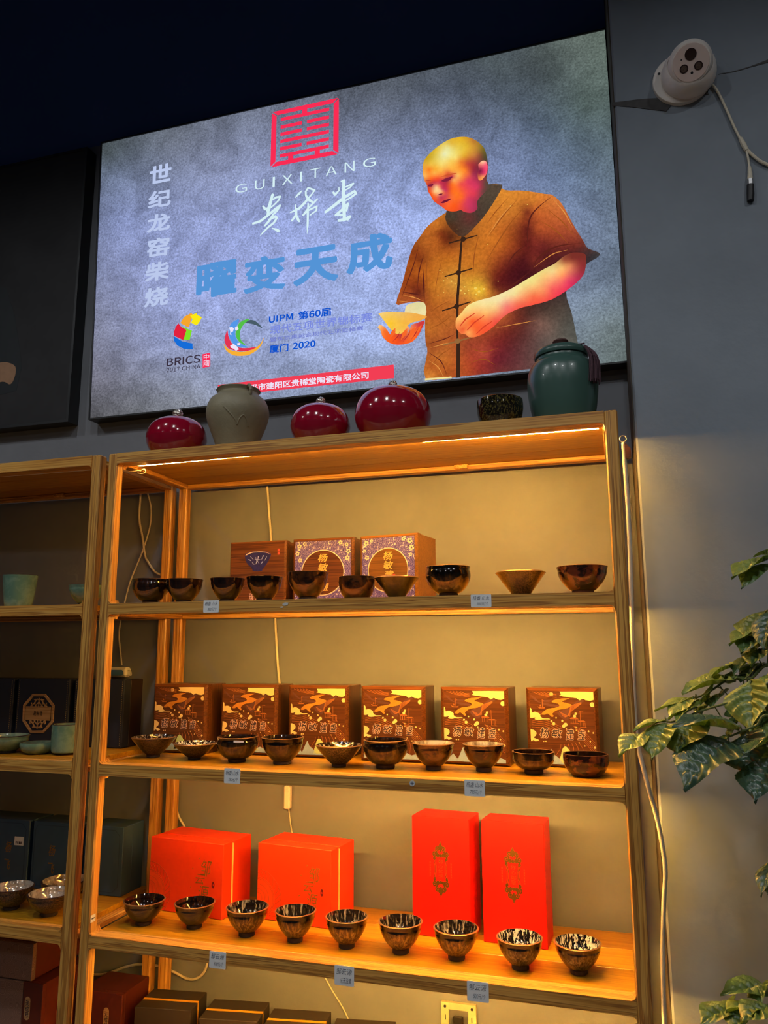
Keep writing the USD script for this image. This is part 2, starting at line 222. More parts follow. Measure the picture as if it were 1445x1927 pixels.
建1.0 130r1K161S1L1H1f1C1s1B1z1M201S1k1X1b1a1a1f1p1k2B1j2H1M2H1E2B1A2L182M1I2U1Q2g1g3A1f3B183B183O1m3O1s3Q1-3L1-3I1q2z1Y2V1Z2U1s2V1-2T1u1t1p1b1j1N1o1H27152R102k0-3x0-3r0m2Z0n220u1o101d191T0w1F0i1C0i1C0k 1z2i1z2u2l2u2l372A372A3J2l3J2l3a2z3a2z3J3g3J3g2u3u2u3u2i3g2i3g2H2-2H2z2F2z223l213l1s2-1s2z1q2z1d3s1c3s1Q2z1Q2z152l162l1Q1-1Q1-1c2l1c2l1s271s27212l212l2H282H282T2l2T2l2h 2z2U3T2T3T2i2z2i 2z2v3T2u3T372z37
阳1.0 2O3O3n3O3n0l3Y0l3Y0x3W0z2d0z2c0j2O0j 2c1C3Y1B3Y262c26 2c2L3Y2K3Y3A2c3A 1C3S233T2C3N283B1q2a212L28282B1v2A1i261Z221V1t1R1a1R1W1f1m1e1r1f1w1i1y1n1z1v1w271m2N1b2W1b2Z1j2n1v3E1Q3E1Q0i1C0i
区1.0 1E3P1F3Q3q3Q3q3B1T3B1T113v103v0o1E0o 1f1P1h1S1u1Z291m2V252C2P1q2i1l2n1m2p1v2w1y2v2g2H2z2d3D313R2y3O2r3C2Z2r273W1S3X1O3M1E351W351Y2h1x2f1x2B1U1r1E
贵1.0 162O162b2O2b2N2n1U2n1U3N2N3N2O3a2d3a2e3N3W3N3W2n2e2n2d2b3v2a3v2O 3G2y3H3C2d3C2d2y 1j2z2O2y2O3C1j3C 2b182b1B2f1H2h1J2l1J3V123o0v3o0t3i0j3f0i3W0o390y 1X2C3T2C3T1F3D1F3C201n201m1-1m1F1X1F 1A0s1C0u1X0y1p12291E2H1M2M1X2M1u2c1u2c1Y2a1Q2U1F2J141-0u1L0h1I0i1G0n
稀1.0 1-1k2D1x2W2M2V2N282N282a2d2a2j2p2j2s2i2s2I2i292u2X2_2q382q392g3D2G3L2G3N2M3S2M3U2S3V353G3L3P3X3a3d3Z3l3V3f3O3M3C3L393t2u3t2s3n2k3k2i3a2p3E2-34312q2w2r2t2z2s2t2b3x2a3x2N2m2N2Z202y1_2y2H392H391_3o1_3o163m123f0-3N0z3J183J1A3a1A3a1o391o390i2y0i2y1m2x1o2Z1o2Y0z2L0z2L1k2J1k2B1b281a 111U111X171f1I201R2R1Q2T142T142h1V2i1V3B1R3B1A37163J1X3P1w3Y223O223M1i3F1i2i222h222T1i2T1i2N1-22201y1x1q1u1o1l241i251i0i1V0i1V231T231Q1t1I1a181J
堂1.0 180n180-2N0-2N1N1P1N1P1a2N1b2N1u1e1u1e2d3N2d3N1u2c1u2c1b3d1a3d1N2c1N2c0-3s0-3s0n 1s253824382R1s2R 19341h341h371c3G1S3S1d3Y1h3X1x3A1x371t361t342N342O3b2c3b2c3437343736333733393I3T3K3Z3M3Z3a3T3H343r343r2P3d2P3d2r3b2t1P2t1N2r1N2P192P
陶1.0 1s2Y1s2a1y2f272v2H3D2P3b2c3Y2Y3J2U3B2U383r383r2D3p1M3m0z3i0p3d0k3X0i340i340n310t310v3R0u3W0y3Y113c1g3e2x2O2x292Z222R202R1-2U 291w29252j252i2Q2V2Q2J282H282D2D292E292G2J2R2P2b2V2r2i2q2c2b3N2b3N2Q2v2P2v253T253T1w2x1w2v1u2w1O3B1O3B1n3N1n3N1C2F1C2F1n2Q1n2Q1O2j1O2j1v 1A3T1x3T233O1-371l2a1l2X1q2T1x2I2121211j1_1c1v1V1o1S1f1R1W1S1W1Y1T1d1T1f1c1e1k1f1n1h1q1p1q1z1n2A1f2O1X2W1n3E1N3F1N0i1A0i
瓷1.0 191_192B3r2B3q1-241-1_1n3F1m3D0-3H0y3f0z3i133j1I3l1I3m1G3v1D3v133s0u3n0o3f0l3B0l340n310p2-0v301a1y1a1l0y2b102Z0q1l0m1O0i1I0x1U0_1Y151p1z 1u2O1v2Q2H2W2U2d2e2m2m2-2o372R372J2y262m1y2u1y2w28342G3E2P3U2R3b2f3Z2e3U2Z3M2a3J3g3K3q3H3h2z3a2o3O2r3O2u3V343V3731372_2z332p3I2c3c2U3v2R3n2F3X2I3E2Q342X2y2f2u2l2m2a2k2a2f2U2N2K282F1_2E1x2M 261O281T2C1X2F1X2b1L2k1F2m1C2f142d142N1G 182K152X1z2o1_2c1y2a1B2J 1D3I1J3S1N3S1q3F1v3C1y391y371q2z1g35
有1.0 131u161y1J251Z2M1n2g1v2w1u2y182y183A213A293a2O3X2K3I2H3D2I3A3t3A3t2y2A2y1_2c202b3V2b3V0s3T0o3N0k3D0i2q0i2l0v3G0x3H0_3H1K1-1K1z0i1k0i1k2C1i2C1i2A1T1w1E1k1C1k 1z1Y3G1X3H1r1-1s 1z243G233H2M1-2N
限1.0 2C0t2J112J3R3i3R3i2334233321391l3E1b3X1n3j1y3l1y3t1p3r1l3W1W3M1R3M1P3U1E3e153s0y3x0x3y0v3n0j3T0w3F19341Q2x1l2s232Z232Y112b113619360x2Y0o2K0i2I0i2G0p 2Y2H3T2G3T2f2Y2f 2Y2t3T2s3T3E2Y3E 1D3S203T293N25391s2a1t2W212J2626271i231Y1_1U1s1R1e1R1a1e1r1f1t1g1w1p1w1z1s2D1j2S1e2W1t3D1R3E1R0i1D0i
公1.0 2o3O2p3R303W3A3D3R2r3b2f3x2L3x2J3m293m273c2F3c2H3J2b2_31 1R0w1M1A1T1D1X1H1p1e26252N2c2Q2d2e2X2e2V2L1-1_1U1p1H1o1D3D1I3D1K351T331Y2s1n2s1q311v341v3Y1I3n0x3p0r3a0k3N141w0- 162H162J1P2a1b2p1o381x3U2C3Q20301t2n1V2I1K271I271D2D
司1.0 1D3N3j3N3j0_3i0u3d0n3M0j2-0j2y0t2v0y3Q0z3T0_3T391D39 1E2q372q372d1E2d 1R2H2v2H2v1H1h1H1f1F1f111R11 1g231f1U2g1U2g24
杨1.0 1-1V201Y2B1f2P1u2X242f2L2e2M2N2M2E2K282X2J2b2d2o373C273D273R3T3S3b3M3d3J3b3J3P372h2b3u2a3t293o1L3l143f0r3V0k370j350k340r310w310y3O0x3S0-3V143c1l3e273e2M3R2M3I1x371b2y1K2r1B2X0t2I0i2F0i2C0m260p260r2R132o1S321t3D2M2u2M2k202d1r2O1Z2M1Z2A1N 121Y121b191l1I241U2l1T2m152m152-1V2-1V3a1j3a1j2-252-252m1k2m1j2i2626221_1y1w1m2L1j2M1j0i1V0i1V251T251J1c1A1L
敏1.0 2T0s2U0v2l132_1J361U2v202q2N2n2M2f262d262T2G2Y2M2l2p2s3C2w3a373Z383T3132312-3w2-3w2m3m2m3k2k3j2Y3c243V1l3N1U3Y1D3m0_3y0u3y0s3s0o3n0h3c0p3P103E1G2u0u2d0i 2y2k36233C1p3G1l3P283U2U3W2m2z2m 112d122h192p1I351Q3S1R3a1g3Y1a3E2d3E2d311V311N2m1O2k2R2k2Q242f242f1t2R1t2P1s2O1P2e1O2e1B2M1B2J0u2C0l1_0i1k0j1j0q1g0v200v230w2711281B1B1B1G1s131t13241H241K2d1I2e1D2V 1o2W1x2M212B20281w261w242C242D282D2X 1R1P1s1O1o1Y1d1l1e1o1n1r201W201S1w1Q1w1O2A1O2C1t1T1t 1X2X1V241t241q2D1f2R1l2U1m2X
盏1.0 150m150z1R0z1T0-1T1g3Y1g3Y0z3v0z3v0m 2w1U2v0z3J0z3J1U 2i1T2I1U2I0z2i0z 1h0-250z251U1h1U 1B2R1A2e2G2l2B2_1D2v1C36273B243a2J3a2J3R2M3D2z3G2z3I2v3L2e3U2g3X2o3b383O383M313I313G333H3i3K3k382R312Q2-2V2m3o2t3p2h2d2a2h2S2p2J2t2J3L2W3V2e3g2Y3h2W3V2N392C312A31283E213O1_3X1_3e253g2J3r2E3s2A3q203m1t3j1q3b1n3M1n3C1p2_1u2r1-2o222k232A1v1K1m1D1x1D1z1F1-1v232V2B2a2E2M2Y1F2R
邹1.0 2q3Q3n3Q3w3K3p313W2P3W2M3h2B3q1x3u1f3t1S3p1I3j1C3b193V183D193A1N3V1N3a1P3e1V3f1j3c1v3T283G2L3T2o3c3C353C333B330h2q0h 112X1E2m1N2-1Z3N1d3a1s3Y1r3S1n3L1n3H2M3I2W3C2H2i282U2b2T2b0j2M0j2M0t2K0v1C0v1C172M172M1Z2L1b1J1b1J1p2M1p2M2E1E2F1E2O1B2O132X 1V2l1J2T1u2T1-2c2B302B341g34
云1.0 162C162R3u2R3u2C2P2C241d1j181q173F1E3F1H2t1o2_1u351w3d1A3q0p3b0h3P10200v1a0s1N0p1I141R1A1c1O1x1v242B 1S3K3Z3K3Z351S35
源1.0 3c1C3P1Y3R1Z3c1c3s1D3y103k0w 1c0q1p1D1x1i1_2R1_3R3v3R3v3D2D3D2D2B2A1j251L1-111p0j 2P2s2t2s2x302y382z3A303A3D373D34372v372s3o2r3o1m3B1m3B0r3A0o330j2f0i2b0t2b0v2x0v2z0w2z1l2P1m 2c2Q3a2P3a2g2c2g 2d2D2c1y3a1y3a2C3Z2E 28102M1H2W1b2j1X2d1J2L0u2J0u 1D3N1G3T1M3Y1l3J1t3C1j311X3B 170t1P1Q1Z1q1c1u1e1r1m1n1n1k1S0z1L0l1H0m 132X172e1C2i1f2S1j2P1j2N1d2F1Z2D1H2Q
称1.0 181H121U1G1n1S291Y2Q1X2T162T162h1b2i1b3B1C38183J1l3R243Z2C3P2C3M1p3F1p2i2D2h2E2Z2G2a2S2-2Z3N2b3a2q3X2l3E2l3A3o3B3w383s2x3h2Z3c2Z3T2c3d2v3d2y3D2y3D0x3C0r370l2x0i2h0i2c0u2c0w2x0w2-0-2-2y2f2y2X2b2N2K2A2R292T1p2T1p2L2C1w2C1s271l231j1r241p241p0h1b0h1b211Z211X1z1N1b1A1H 3O2H3O2L3b2O3q1i3v1N3u1H3h1E3b1j3U24 2A1J2O1m2U252X2M2l2K2e1q2Q1I2N1D2K1C2I1F
心1.0 3J2S3K2U3Y2Y3n1-3w1Y3y1M3j1H3g1X3X1z 1s2i262i261327102E0z310-35123718391O391d3B1d3C1b3O1W3K103G0t3C0p320l290l200n1v0t1s10 203J223N243N293T2B3T2n302-2q302m2s2c2q2c2Z2u 141H1G1v1M2T1a2R1U1n1K1C1H1B
如1.0 2b3F3q3F3q0q3b0q3a102r102q0n2b0n 2q1F3b1E3b312q31 142j142x1W2x1c3a1r3Z1k2x2R2w2O2T2J242C1k251W251T2H1K2Q1A2P162H0z1y1G1i0-1Q0n1G0i1D0i1A0o160r150t160v1H0z1Z1A1j1L1m1R1Y1e1E1s1M2F1S2j 1W1x1q1h1v1f2425292T2B2j1h2j1b2H1V1-
意1.0 1A2f1A2r1u2s1n351o371s371s391J391J3L2P3L2Q3N2K3Z2V3c2Y3c2a3a2i3L3h3L3h393A393A373E373E34392z362r3s2r3s2f 20391_37252-282r2s2r2_382-39 3G1M3G1P3S1T3j193p103r0w3h0r3e0r3U17 1X2U3U2U3U1a2R1a2R1Y2X1W2r1H2i172U1J2D1T2I1Y2I1a1X1a 1l1m1n1k3E1k3F1y1m1z 1m2K1m273F283E2K 1t1Q251Q250-290w2v0w2-0_2_1E311E351B3D193A0u340m2w0j2B0j1_0l1v0p1t0u 180t180v1M191V1R1i1M1W0_1K0n
飞1.0 1839193P2-3P312Z3A2g3d393q333r313W2i3U2i3A2P3q1_3t1y3t1w3o1o3k1m3h1q3K24342D322C351r3C1P3K1A3Q143X113e113h133k1D3l1Z3n1Z3r1U3x1R3v143q0t3m0p3h0n3W0n3O0p3A0z311B2x1R2q1_2n2W2m39
山1.0 1H2x1W2x1W1A2N1A2N3Y2d3Y2d1A3T1A3U2x3j2x3k0j3U0i3T0x1H0x
水1.0 1z0s1w0y2L0y2N0z2N3a2d3a2d2q2l2X2t2K2z2N2z2P3C2d3U2-3W2-3i2r3a2h342B302930263F1o3T1a3e1R3-1E3u193p113l123W1C371a2-1l2e2J2d0u2b0p2U0k2M0i1_0i 131B1C1H1R1W1c1l1n241w2V1v2Y192Y192n232o2B2l2C2f22261r1g1i1S1P171G101E101A16
元1.0 150t1R131a1B1i1M1q1e1w2C1v2E172E172T3t2T3t2E2_2D2_10340z3a0z3d0-3h163i1X3k1X3x1R3t0y3r0t3l0n3f0l2-0l2t0n2o0s2m0x2l2E2A2E241d201R1p151b0u1F0i 1O3L3c3L3c371O37
个1.0 122K132M1A2O1U2Z1y2v2H3E2X3a2j3U2e3K2y2_3L2h3c2W3x2M3y2J3v2I3o273a2E2-2f2V382K2z2K2x1_2d1T2F1D27162I 2N0i2N2f2d2f2d0i
油1.0 242w2q2x2q3a323a322x3p2x3p0j3b0j3a0u2K0u2J0i240i 321834163Z163b173b1p321p 32233b223b2i322i 2J172o162q172q1p2J1p 2J232q222q2i2J2i 1E3N1J3V1N3Y1p3K1x3F1z3C1q301g38 1A0u1U1O1g1n1k1m1s1f1s1c1Q0o1O0l1M0l 142W142Y1A2g1D2h1i2R1n2N1n2L1h2C1e2A1W2H
滴1.0 1s371t3K2j3K2j3N2e3Y2q3c2s3c2z3K3r3J3r373L373L353O353O323F2l3G2k3k2j3k0w3g0m3d0k3S0i3D0i390t390v3T0v3V0x3V2X2w2W2w2F3L2F3L242w232w1o3G1n3G182Z182Y102N102N1n2j1o2j232G242G2F2j2F2j2W292X280i1w0i1w2k2M2k2J2w2E342M352M36 2T372a2p2a2n2V2m2V2k302k362v3A36 2Y1K341J341d2Y1d 1C3M1J3X1L3X1f3K1o3C1o3A1i301g2_1U3B 180v180y1F161e1w1n1m1n1j1X191J0l 132W182g1C2h1X2V1g2N1g2L1a2B1Y2A1O2K
林1.0 2G1M2G1O2N1U2X1h2h1x2t2K2-2f2z2h2U2h2U2v312v322x323b3H3b3H2v3t2v3t2h3M2h3L2f3W293h1o3z1P3o1E3l1G3a1X3Q1s3J2B3H2B3H0i320i312B2m1e2d1Q2Q1A2N1B2M1F 111U111W181d1M1-1W2K1d2g1c2h162h162v1f2v1g2x1g3b1u3b1u2w1w2v2L2v2L2h1v2h1u2d2P222I1t2F1r1x2I1u2J1u0i1g0i1g2C1e2C1b211O1c1A1I181I161O
清1.0 1p2O1q2a2k2b2k2n202n202y2k2y2k391x391x3L2j3L2k3a2z3a2z3L3o3K3o392z392z2y3j2y3j2n2z2n2z2b3v2a3v2O 232C3e2C3e0t3c0o3X0k3O0i330j300v3O0v3Q0z3Q1B2I1B2H0h240h 2H1O2J1M3O1M3Q1O3Q1b2I1c 2H1o3O1n3Q1p3Q1_2I20 1C3M1E3R1L3X1i3K1q3E1q3C1h311X3A 180t1R1R1c1t1f1u1m1p1p1m1p1k1N0m1K0l 122X192h1C2i1b2T1i2M1a2B1Y2B1Q2J
号1.0 1826182K3s2K3r2621261x1q1x1m3U1m3R1N3L0_3C0n370k2z0i2P0j2O0q2K0x2y0w2_0x330_36153A1K3C1Y1a1Y1m221m26 1W3S3U3S3U2c1W2c 1m3F1l2p3E2p3E3F
胡1.0 2I0p2I0r2T122Z1E2h1h2k2G2k3P3p3P3p0z3m0p3d0k3B0j3B0o370w370y3T0x3a0z3Z1m2w1m2r1L2f0v2U0h 2y2j3a2i3a3B2y3B 2z2U2y1-3a1-3a2V 162l172-1i2-1j3b1y3a1y2-2X2z2X2l1y2k1y2B2O2B2O161V161T0t1F0t1F2B1i2B1i2k 291z1U1-1U1J291J
U0.72 1F3F1X3F1X1l1b1S1e1M1m1E1w1A27192N1E2U1L2Z1V2c1l2c3F2u3F2t1d2m1G2i1A2X102P0y2C0v1r0w1b101R191N1F1I1R1F1f
I0.295 1F3F1Y3F1Y0y1F0y
P0.635 1F3F243F2N3B2X362f2-2j2t2m2g2m2U2i2F2d272S1-2B1u1Y1t1Y0y1F0y 1Y2720262E292M2E2Q2J2T2S2T2i2O2t2J2x272_1Y30
M0.81 1F3F1c3F2B1Z2C1Z2E1a2P282g2q2o3E393F390y2u0y2u2T2w2k2v2s2I1B251C1d2U1Z2j1W2r1U2r1W2Q1W0y1F0y
B0.655 1F3F2C3E2U382f2z2j2n2i2W2b2J2P2A2f232n1w2r1m2r1U2l1F2Z142K0-280y1F0y 1Z221Y1B2B1C2N1G2U1M2Z1Y2Z1j2V1t2S1w2J1_2422 1Y2H242H2F2K2L2O2Q2W2R2c2R2i2O2s2J2x24301Y30
R0.635 1F3F2E3E2X372h2z2m2k2m2T2k2L2f2C2W232P1_2G1z2G1x2q0y2V0y1-1u1x1w1Y1w1Y0y1F0y 1Y2A22292C2B2K2F2R2N2U2Y2T2k2P2t2E2-23301Y30
C0.64 172J1B2b1I2q1V331d391v3G2F3H2R3E2b392l302l2z2c2p2W2v2L2_2C3124311v2_1n2x1b2m1U2Z1R2O1Q1v1U1d1a1R1i1I1s1C23192I1A2V1G2e1P2g1P2m1J2p1D2d122K0w1-0v1n0y1e101O1D1D1V171t
S0.595 151E151G1F1R1H1R1N1K1X1E1q191y19291C2D1E2K1L2N1U2N1Z2J1l2C1r1h231O2E1E2R1B2i1E2v1I301Q381Z3D1o3H213H2E3E2S372a302Z2y2S2q2P2q2J2w25301-311m301c2y1Y2u1V2p1U2f1W2Y1c2R2O242b1t2f1j2g1X2f1P2Z1C2T152G0z200v1l0v1S0-1F15
H0.73 1F3F1Y3F1Y2H2b2H2c3F2v3F2v0y2c0y2b211Y211Y0y1F0y
N0.725 1F0y1F3F1Z3E2d1M2e1U2c1k2c3F2t3F2t0y2a0y1m2M1V2t1U2s1V2r1X2E1X0y
20.555 132x1C351J3A1R3E1d3H1r3H213E2A392H322M2v2P2j2P2V2L2F2F22201i1Y1C2W1C2W0y140y14171g1h1x21252M272W272h212w1x2_1o321Y311N2x1E2n
00.555 151u152J182e1C2r1K331U3C1i3H1-3G2A3A2I322Q2p2W2L2W1r2U1d2P1L2H17270-1v0v1i0v1U0-1K171D1J181Z 1N2N1P1c1T1O1X1H1d1B1k181t181z1A251I291Q2D1g2F212E2P282p232x1y311o331e301Y2x1S2m
10.555 1D1B1j1C1j2u1J2v1J351Z381n3F203F201C2T1B2T0y1D0y
70.555 153F2X3F2X342N2u2C2c202A1v1g1s1C1s0y1Z0y1Z1A1c1b1h1z1q2N1-2h2B2_152_
60.555 161u162C1A2c1I2v1V381m3G233H2J3C2U332S2-2L2t2D2-21321u321i2-1a2t1U2j1O2K1O261c2I1m2M1t2N2A2K2J2F2O2A2T222W1v2X1U2Q1C2G11250x1z0v1i0w1W0_1M181D1N181e 1O1s1S1T1X1J1f1B1s171z18241B2B1J2G1Z2G1l2B1_24261w291o291c251P1v
40.555 0_1a101p1t361w3D1y3F2G3F2G1q2a1p2Z1a2G1a2G0y1_0y1_1a 1J1q1_1p202w1-2w1q2b
30.555 111C131H1A1P1N1E1g181o181-1B241F291L2C1U2C1f281q201x1s1_1V211V2F1e2F1s2I1_2N232R272b272m232w1v311f321P2y1G2q16301L3B1e3H1z3G2B3A2I342O2w2Q2e2O2V2K2N2C2F21292I202S1p2V1e2V1U2Q1E2L172E11240y1t0v1d0v1N0z1A14
50.555 111B131H191O1B1O1K1F1S1B1f181t19241H291O2D1d2B1w262321281u2C1f2D1X2B1O251K251C2A1H3F2O3F2O2_1X2_1T2N1V2M1b2P1l2R1_2Q2C2L2N2B2S222V1t2V1X2P1G2L1A280_1s0v1d0v1P0y1E11
80.555 141R151g1B1u1L231T271U291J2K1C2Y1B2n1H311Q3A1d3G1w3H2A3C2L322R2q2S2f2Q2U2J2H29262M1y2S1q2V1j2X1a2X1Q2S1C2K132A0z210w1x0v1b0w1J12191D 1K1Y1M1N1U1D1i171w17251B2C1I2F1Q2F1c2B1l241s1s1-1f231X1-1P1q1L1f 1S2d1W2T1d2M1n2G1z2C242I292Q2C2b2C2k282v242-1v331k331d311W2x1S2n
X0.575 0_0y11121f28113F1M3F1l2U1r2L1t2L1w2U2J3E2d3F242E222D20262g0y2L0z1p1x1J0z
/0.39 0z0O1v3R263R253K1B0O
T0.6 113F2j3F2i2_202_200y1k0y1k2_122_
A0.61 0y0y1j3F223F2q0y2W0y2L1Y2H1f1S1f1F0y 1Y1v2D1u1v2-1s2-1r2x1o2i
G0.69 171t172I1A2X1E2i1P2z1e391x3G2I3H2d3A2q2_2g2p2X2x2P2_2F3120301o2x1e2p1X2f1S2S1Q2H1Q1u1U1d1Z1T1j1I1r1D26192Q1B2b1I2b1u261u26272s272s1A2j122S0x2H0v1w0w1d111M1G1G1P1A1e
"""
_gl = {}
for _line in GLYPHS.strip().splitlines():
    _a, *_rings = _line[1:].split(" ")
    _gl[_line[0]] = (float(_a), _rings)
_shape = {}


def glyph(ch):
    if ch not in _shape:
        rings = []
        for s in _gl[ch][1]:
            n = [AL[s[i]] * 64 + AL[s[i + 1]] - 60 for i in range(0, len(s), 2)]
            rings.append(Polygon(np.array(n, float).reshape(-1, 2) / 200.0).buffer(0))
        g = Polygon()
        for r in sorted(rings, key=lambda r: -r.area): g = g.symmetric_difference(r)
        _shape[ch] = (g, _gl[ch][0])
    return _shape[ch]


def words(text, bold=0.0, track=0.0, vertical=False):
    """A line of text as one shape, one em to the unit."""
    out, x = [], 0.0
    for ch in text:
        if ch == " ": x += 0.3; continue
        g, adv = glyph(ch)
        out.append(affinity.translate(g, 0.5 - adv / 2 if vertical else x, -x if vertical else 0))
        x += (1.0 if vertical else adv) + track
    s = union_all(out)
    return s.buffer(bold) if bold else s


def fit(shape, x0, x1, z0, z1):
    a, b, c, d = shape.bounds; sx, sz = (x1 - x0) / (c - a), (z1 - z0) / (d - b)
    return affinity.affine_transform(shape, [sx, 0, 0, sz, x0 - a * sx, z0 - b * sz])


# ---------------------------------------------------------------- materials
def lin(rgb):
    c = np.array(rgb, float) / 255.0
    return np.where(c <= 0.04045, c / 12.92, ((c + 0.055) / 1.055) ** 2.4)


def mat(name, nodes, links, surface):
    return usdkit.material(stage, f"/World/Looks/{name}", nodes, links, surface=surface)


def plain(name, rgb, rough=0.5, metal=0.0, vary=0.15, scale=30.0, bump=0.0, coat=0.0, bscale=None, stretch=(1, 1, 1), spec=0.5, **kw):
    """One colour with a slight procedural variation and fine relief."""
    c = lin(rgb)
    n = {"tc": ("texture_coordinate", {}), "mp": ("mapping", {"scale": stretch}),
         "nz": ("noise_texture", {"scale": scale, "detail": 4.0, "roughness": 0.6}),
         "rp": ("rgb_ramp", {"ramp": [(0.25, c * (1 - vary)), (0.75, np.minimum(c * (1 + vary), 1))]}),
         "p": ("principled_bsdf", {"roughness": rough, "metallic": metal, "coat_weight": coat, "specular_ior_level": spec, **kw})}
    l = [("tc.object", "mp.vector"), ("mp.vector", "nz.vector"), ("nz.fac", "rp.fac"), ("rp.color", "p.base_color")]
    if bump:
        n["nb"] = ("noise_texture", {"scale": bscale or scale * 4, "detail": 4.0, "roughness": 0.6}); n["b"] = ("bump", {"strength": bump, "distance": 0.002})
        l += [("mp.vector", "nb.vector"), ("nb.fac", "b.height"), ("b.normal", "p.normal")]
    return mat(name, n, l, "p.BSDF")


def wood(name, axis, light, mid, dark, rough=0.42, scale=1.0, coat=0.15):
    """Sawn pine: streaks along the axis, with slow bends."""
    s = [75.0 * scale] * 3; s["xyz".index(axis)] = 1.4 * scale
    f = [260.0 * scale] * 3; f["xyz".index(axis)] = 6.0 * scale
    n = {"tc": ("texture_coordinate", {}), "oi": ("object_info", {}), "of": ("math", {"math_type": "multiply", "value2": 7.3}), "ad": ("combine_xyz", {}),
         "mp": ("mapping", {"scale": s}), "mf": ("mapping", {"scale": f}),
         "n1": ("noise_texture", {"scale": 1.0, "detail": 3.0, "roughness": 0.55, "distortion": 0.5}),
         "n2": ("noise_texture", {"scale": 1.0, "detail": 2.0, "roughness": 0.6}),
         "mx": ("math", {"math_type": "multiply_add", "value2": 0.25}),
         "m2": ("math", {"math_type": "multiply_add", "value2": 0.85}),
         "rp": ("rgb_ramp", {"ramp": [(0.36, lin(light)), (0.46, lin(mid)), (0.52, lin(dark)), (0.55, lin(light)), (0.64, lin(mid)), (0.70, lin(dark)), (0.74, lin(light))]}),
         "b": ("bump", {"strength": 0.12, "distance": 0.001}),
         "p": ("principled_bsdf", {"roughness": rough, "coat_weight": coat, "coat_roughness": 0.25})}
    l = [("oi.random", "of.value1"), ("of.value", "mp.location"), ("tc.object", "mp.vector"), ("tc.object", "mf.vector"), ("mp.vector", "n1.vector"), ("mf.vector", "n2.vector"),
         ("n2.fac", "mx.value1"), ("n1.fac", "m2.value1"), ("m2.value", "mx.value3"), ("mx.value", "rp.fac"), ("rp.color", "p.base_color"), ("n2.fac", "b.height"), ("b.normal", "p.normal")]
    n["m2"][1]["value3"] = 0.0
    l = [x for x in l if x[1] not in ("of.value1", "mp.location")]; n.pop("of"); n.pop("ad"); n.pop("oi")
    return mat(name, n, l, "p.BSDF")


def glow(name, rgb, k=1.0):
    """Backlit film of a light box, of the colour it shows when lit."""
    return mat(name, {"e": ("emission", {"color": lin(rgb), "strength": k})}, [], "e.emission")

# ---------------------------------------------------------------- the setting
m_plaster = plain("plaster", (122, 126, 133), rough=0.75, vary=0.12, scale=5.0, bump=0.25, bscale=60.0)
m_plaster2 = plain("pillar_plaster", (128, 137, 147), rough=0.7, vary=0.10, scale=6.0, bump=0.25, bscale=70.0)
m_void = plain("dark_navy_paint", (74, 102, 164), rough=0.9, vary=0.1, scale=3.0)  # unlit navy look of the upper wall is put into this blue
m_floor = plain("floor_tile", (96, 92, 88), rough=0.4, vary=0.1, scale=4.0)
m_room = plain("room_wall", (92, 94, 98), rough=0.8, vary=0.08, scale=3.0)
YW, YP, XP = 0.36, 0.13, 1.1815              # back wall, pillar front, pillar's left side

w = tag(UsdGeom.Xform.Define(stage, "/World/wall_back").GetPrim(), "dark blue grey plastered back wall behind the open shelves", "wall", kind="structure")
part(w, "plaster_surface", cbox(-3.3, 3.7, YW, YW + 0.12, 0, 2.215 + ZO), m_plaster, False)
part(w, "dark_upper_band", cbox(-3.3, 3.7, YW, YW + 0.12, 2.215 + ZO, 4.2), m_void, False, "upper band of the wall, coloured blue to look unlit")
for nm, b, m, lab in (("floor", (-3.3, 3.7, -4.6, YW + 0.12, -0.1, 0), m_floor, "grey shop floor below the shelves"),
                      ("ceiling", (-3.3, 3.7, -4.6, YW + 0.12, 4.2, 4.3), m_void, "dark ceiling above the light boxes"),
                      ("wall_left", (-3.4, -3.3, -4.6, YW + 0.12, 0, 4.2), m_room, "grey side wall left of the shelves"),
                      ("wall_right", (3.7, 3.8, -4.6, YW + 0.12, 0, 4.2), m_room, "grey side wall beyond the plant"),
                      ("wall_front", (-3.3, 3.7, -4.7, -4.6, 0, 4.2), m_room, "grey wall across the room from the shelves")):
    solo(nm, cbox(*b), m, lab, nm.split("_")[0], kind="structure", smooth=False)
pillar = tag(UsdGeom.Xform.Define(stage, "/World/pillar").GetPrim(), "blue grey plastered pillar right of the lit shelf", "pillar", kind="structure")
part(pillar, "plaster_surface", cbox(XP, 2.5, YP, YW, 0, 4.2, 0.004), m_plaster2, False)
part(pillar, "side_face", cbox(XP - 0.003, XP - 0.0002, YP + 0.0045, YW, 0, 4.2), plain("dark_side_paint", (66, 60, 52), rough=0.8, vary=0.15, scale=9.0), False, "left side of the pillar with shade put into its brown")  # thin sheet darkened in colour to stand for this dim side
m_tear = plain("plaster_tear", (74, 72, 72), rough=0.8, vary=0.25, scale=60.0)
tear = Polygon([at(x, y, y=YP)[[0, 2]] for x, y in ((1150, 194), (1205, 187), (1262, 184), (1280, 178), (1330, 168), (1333, 178), (1285, 186), (1268, 192), (1254, 210), (1236, 208), (1196, 203), (1152, 199))])  # dark ragged shape standing slightly proud of the pillar face
part(pillar, "plaster_crack", plate(tear, YP - 0.0015, 0.002), m_tear, False, "dark ragged tear below the camera")
crk = stroke([(*at(x, y, y=YP)[[0, 2]], wd) for x, y, wd in ((1352, 140, .0006), (1376, 136, .0009), (1392, 132, .0012), (1412, 126, .0012), (1446, 115, .0035), (1475, 110, .004))])
part(pillar, "plaster_crack", plate(crk, YP - 0.001, 0.0015), m_tear, False)

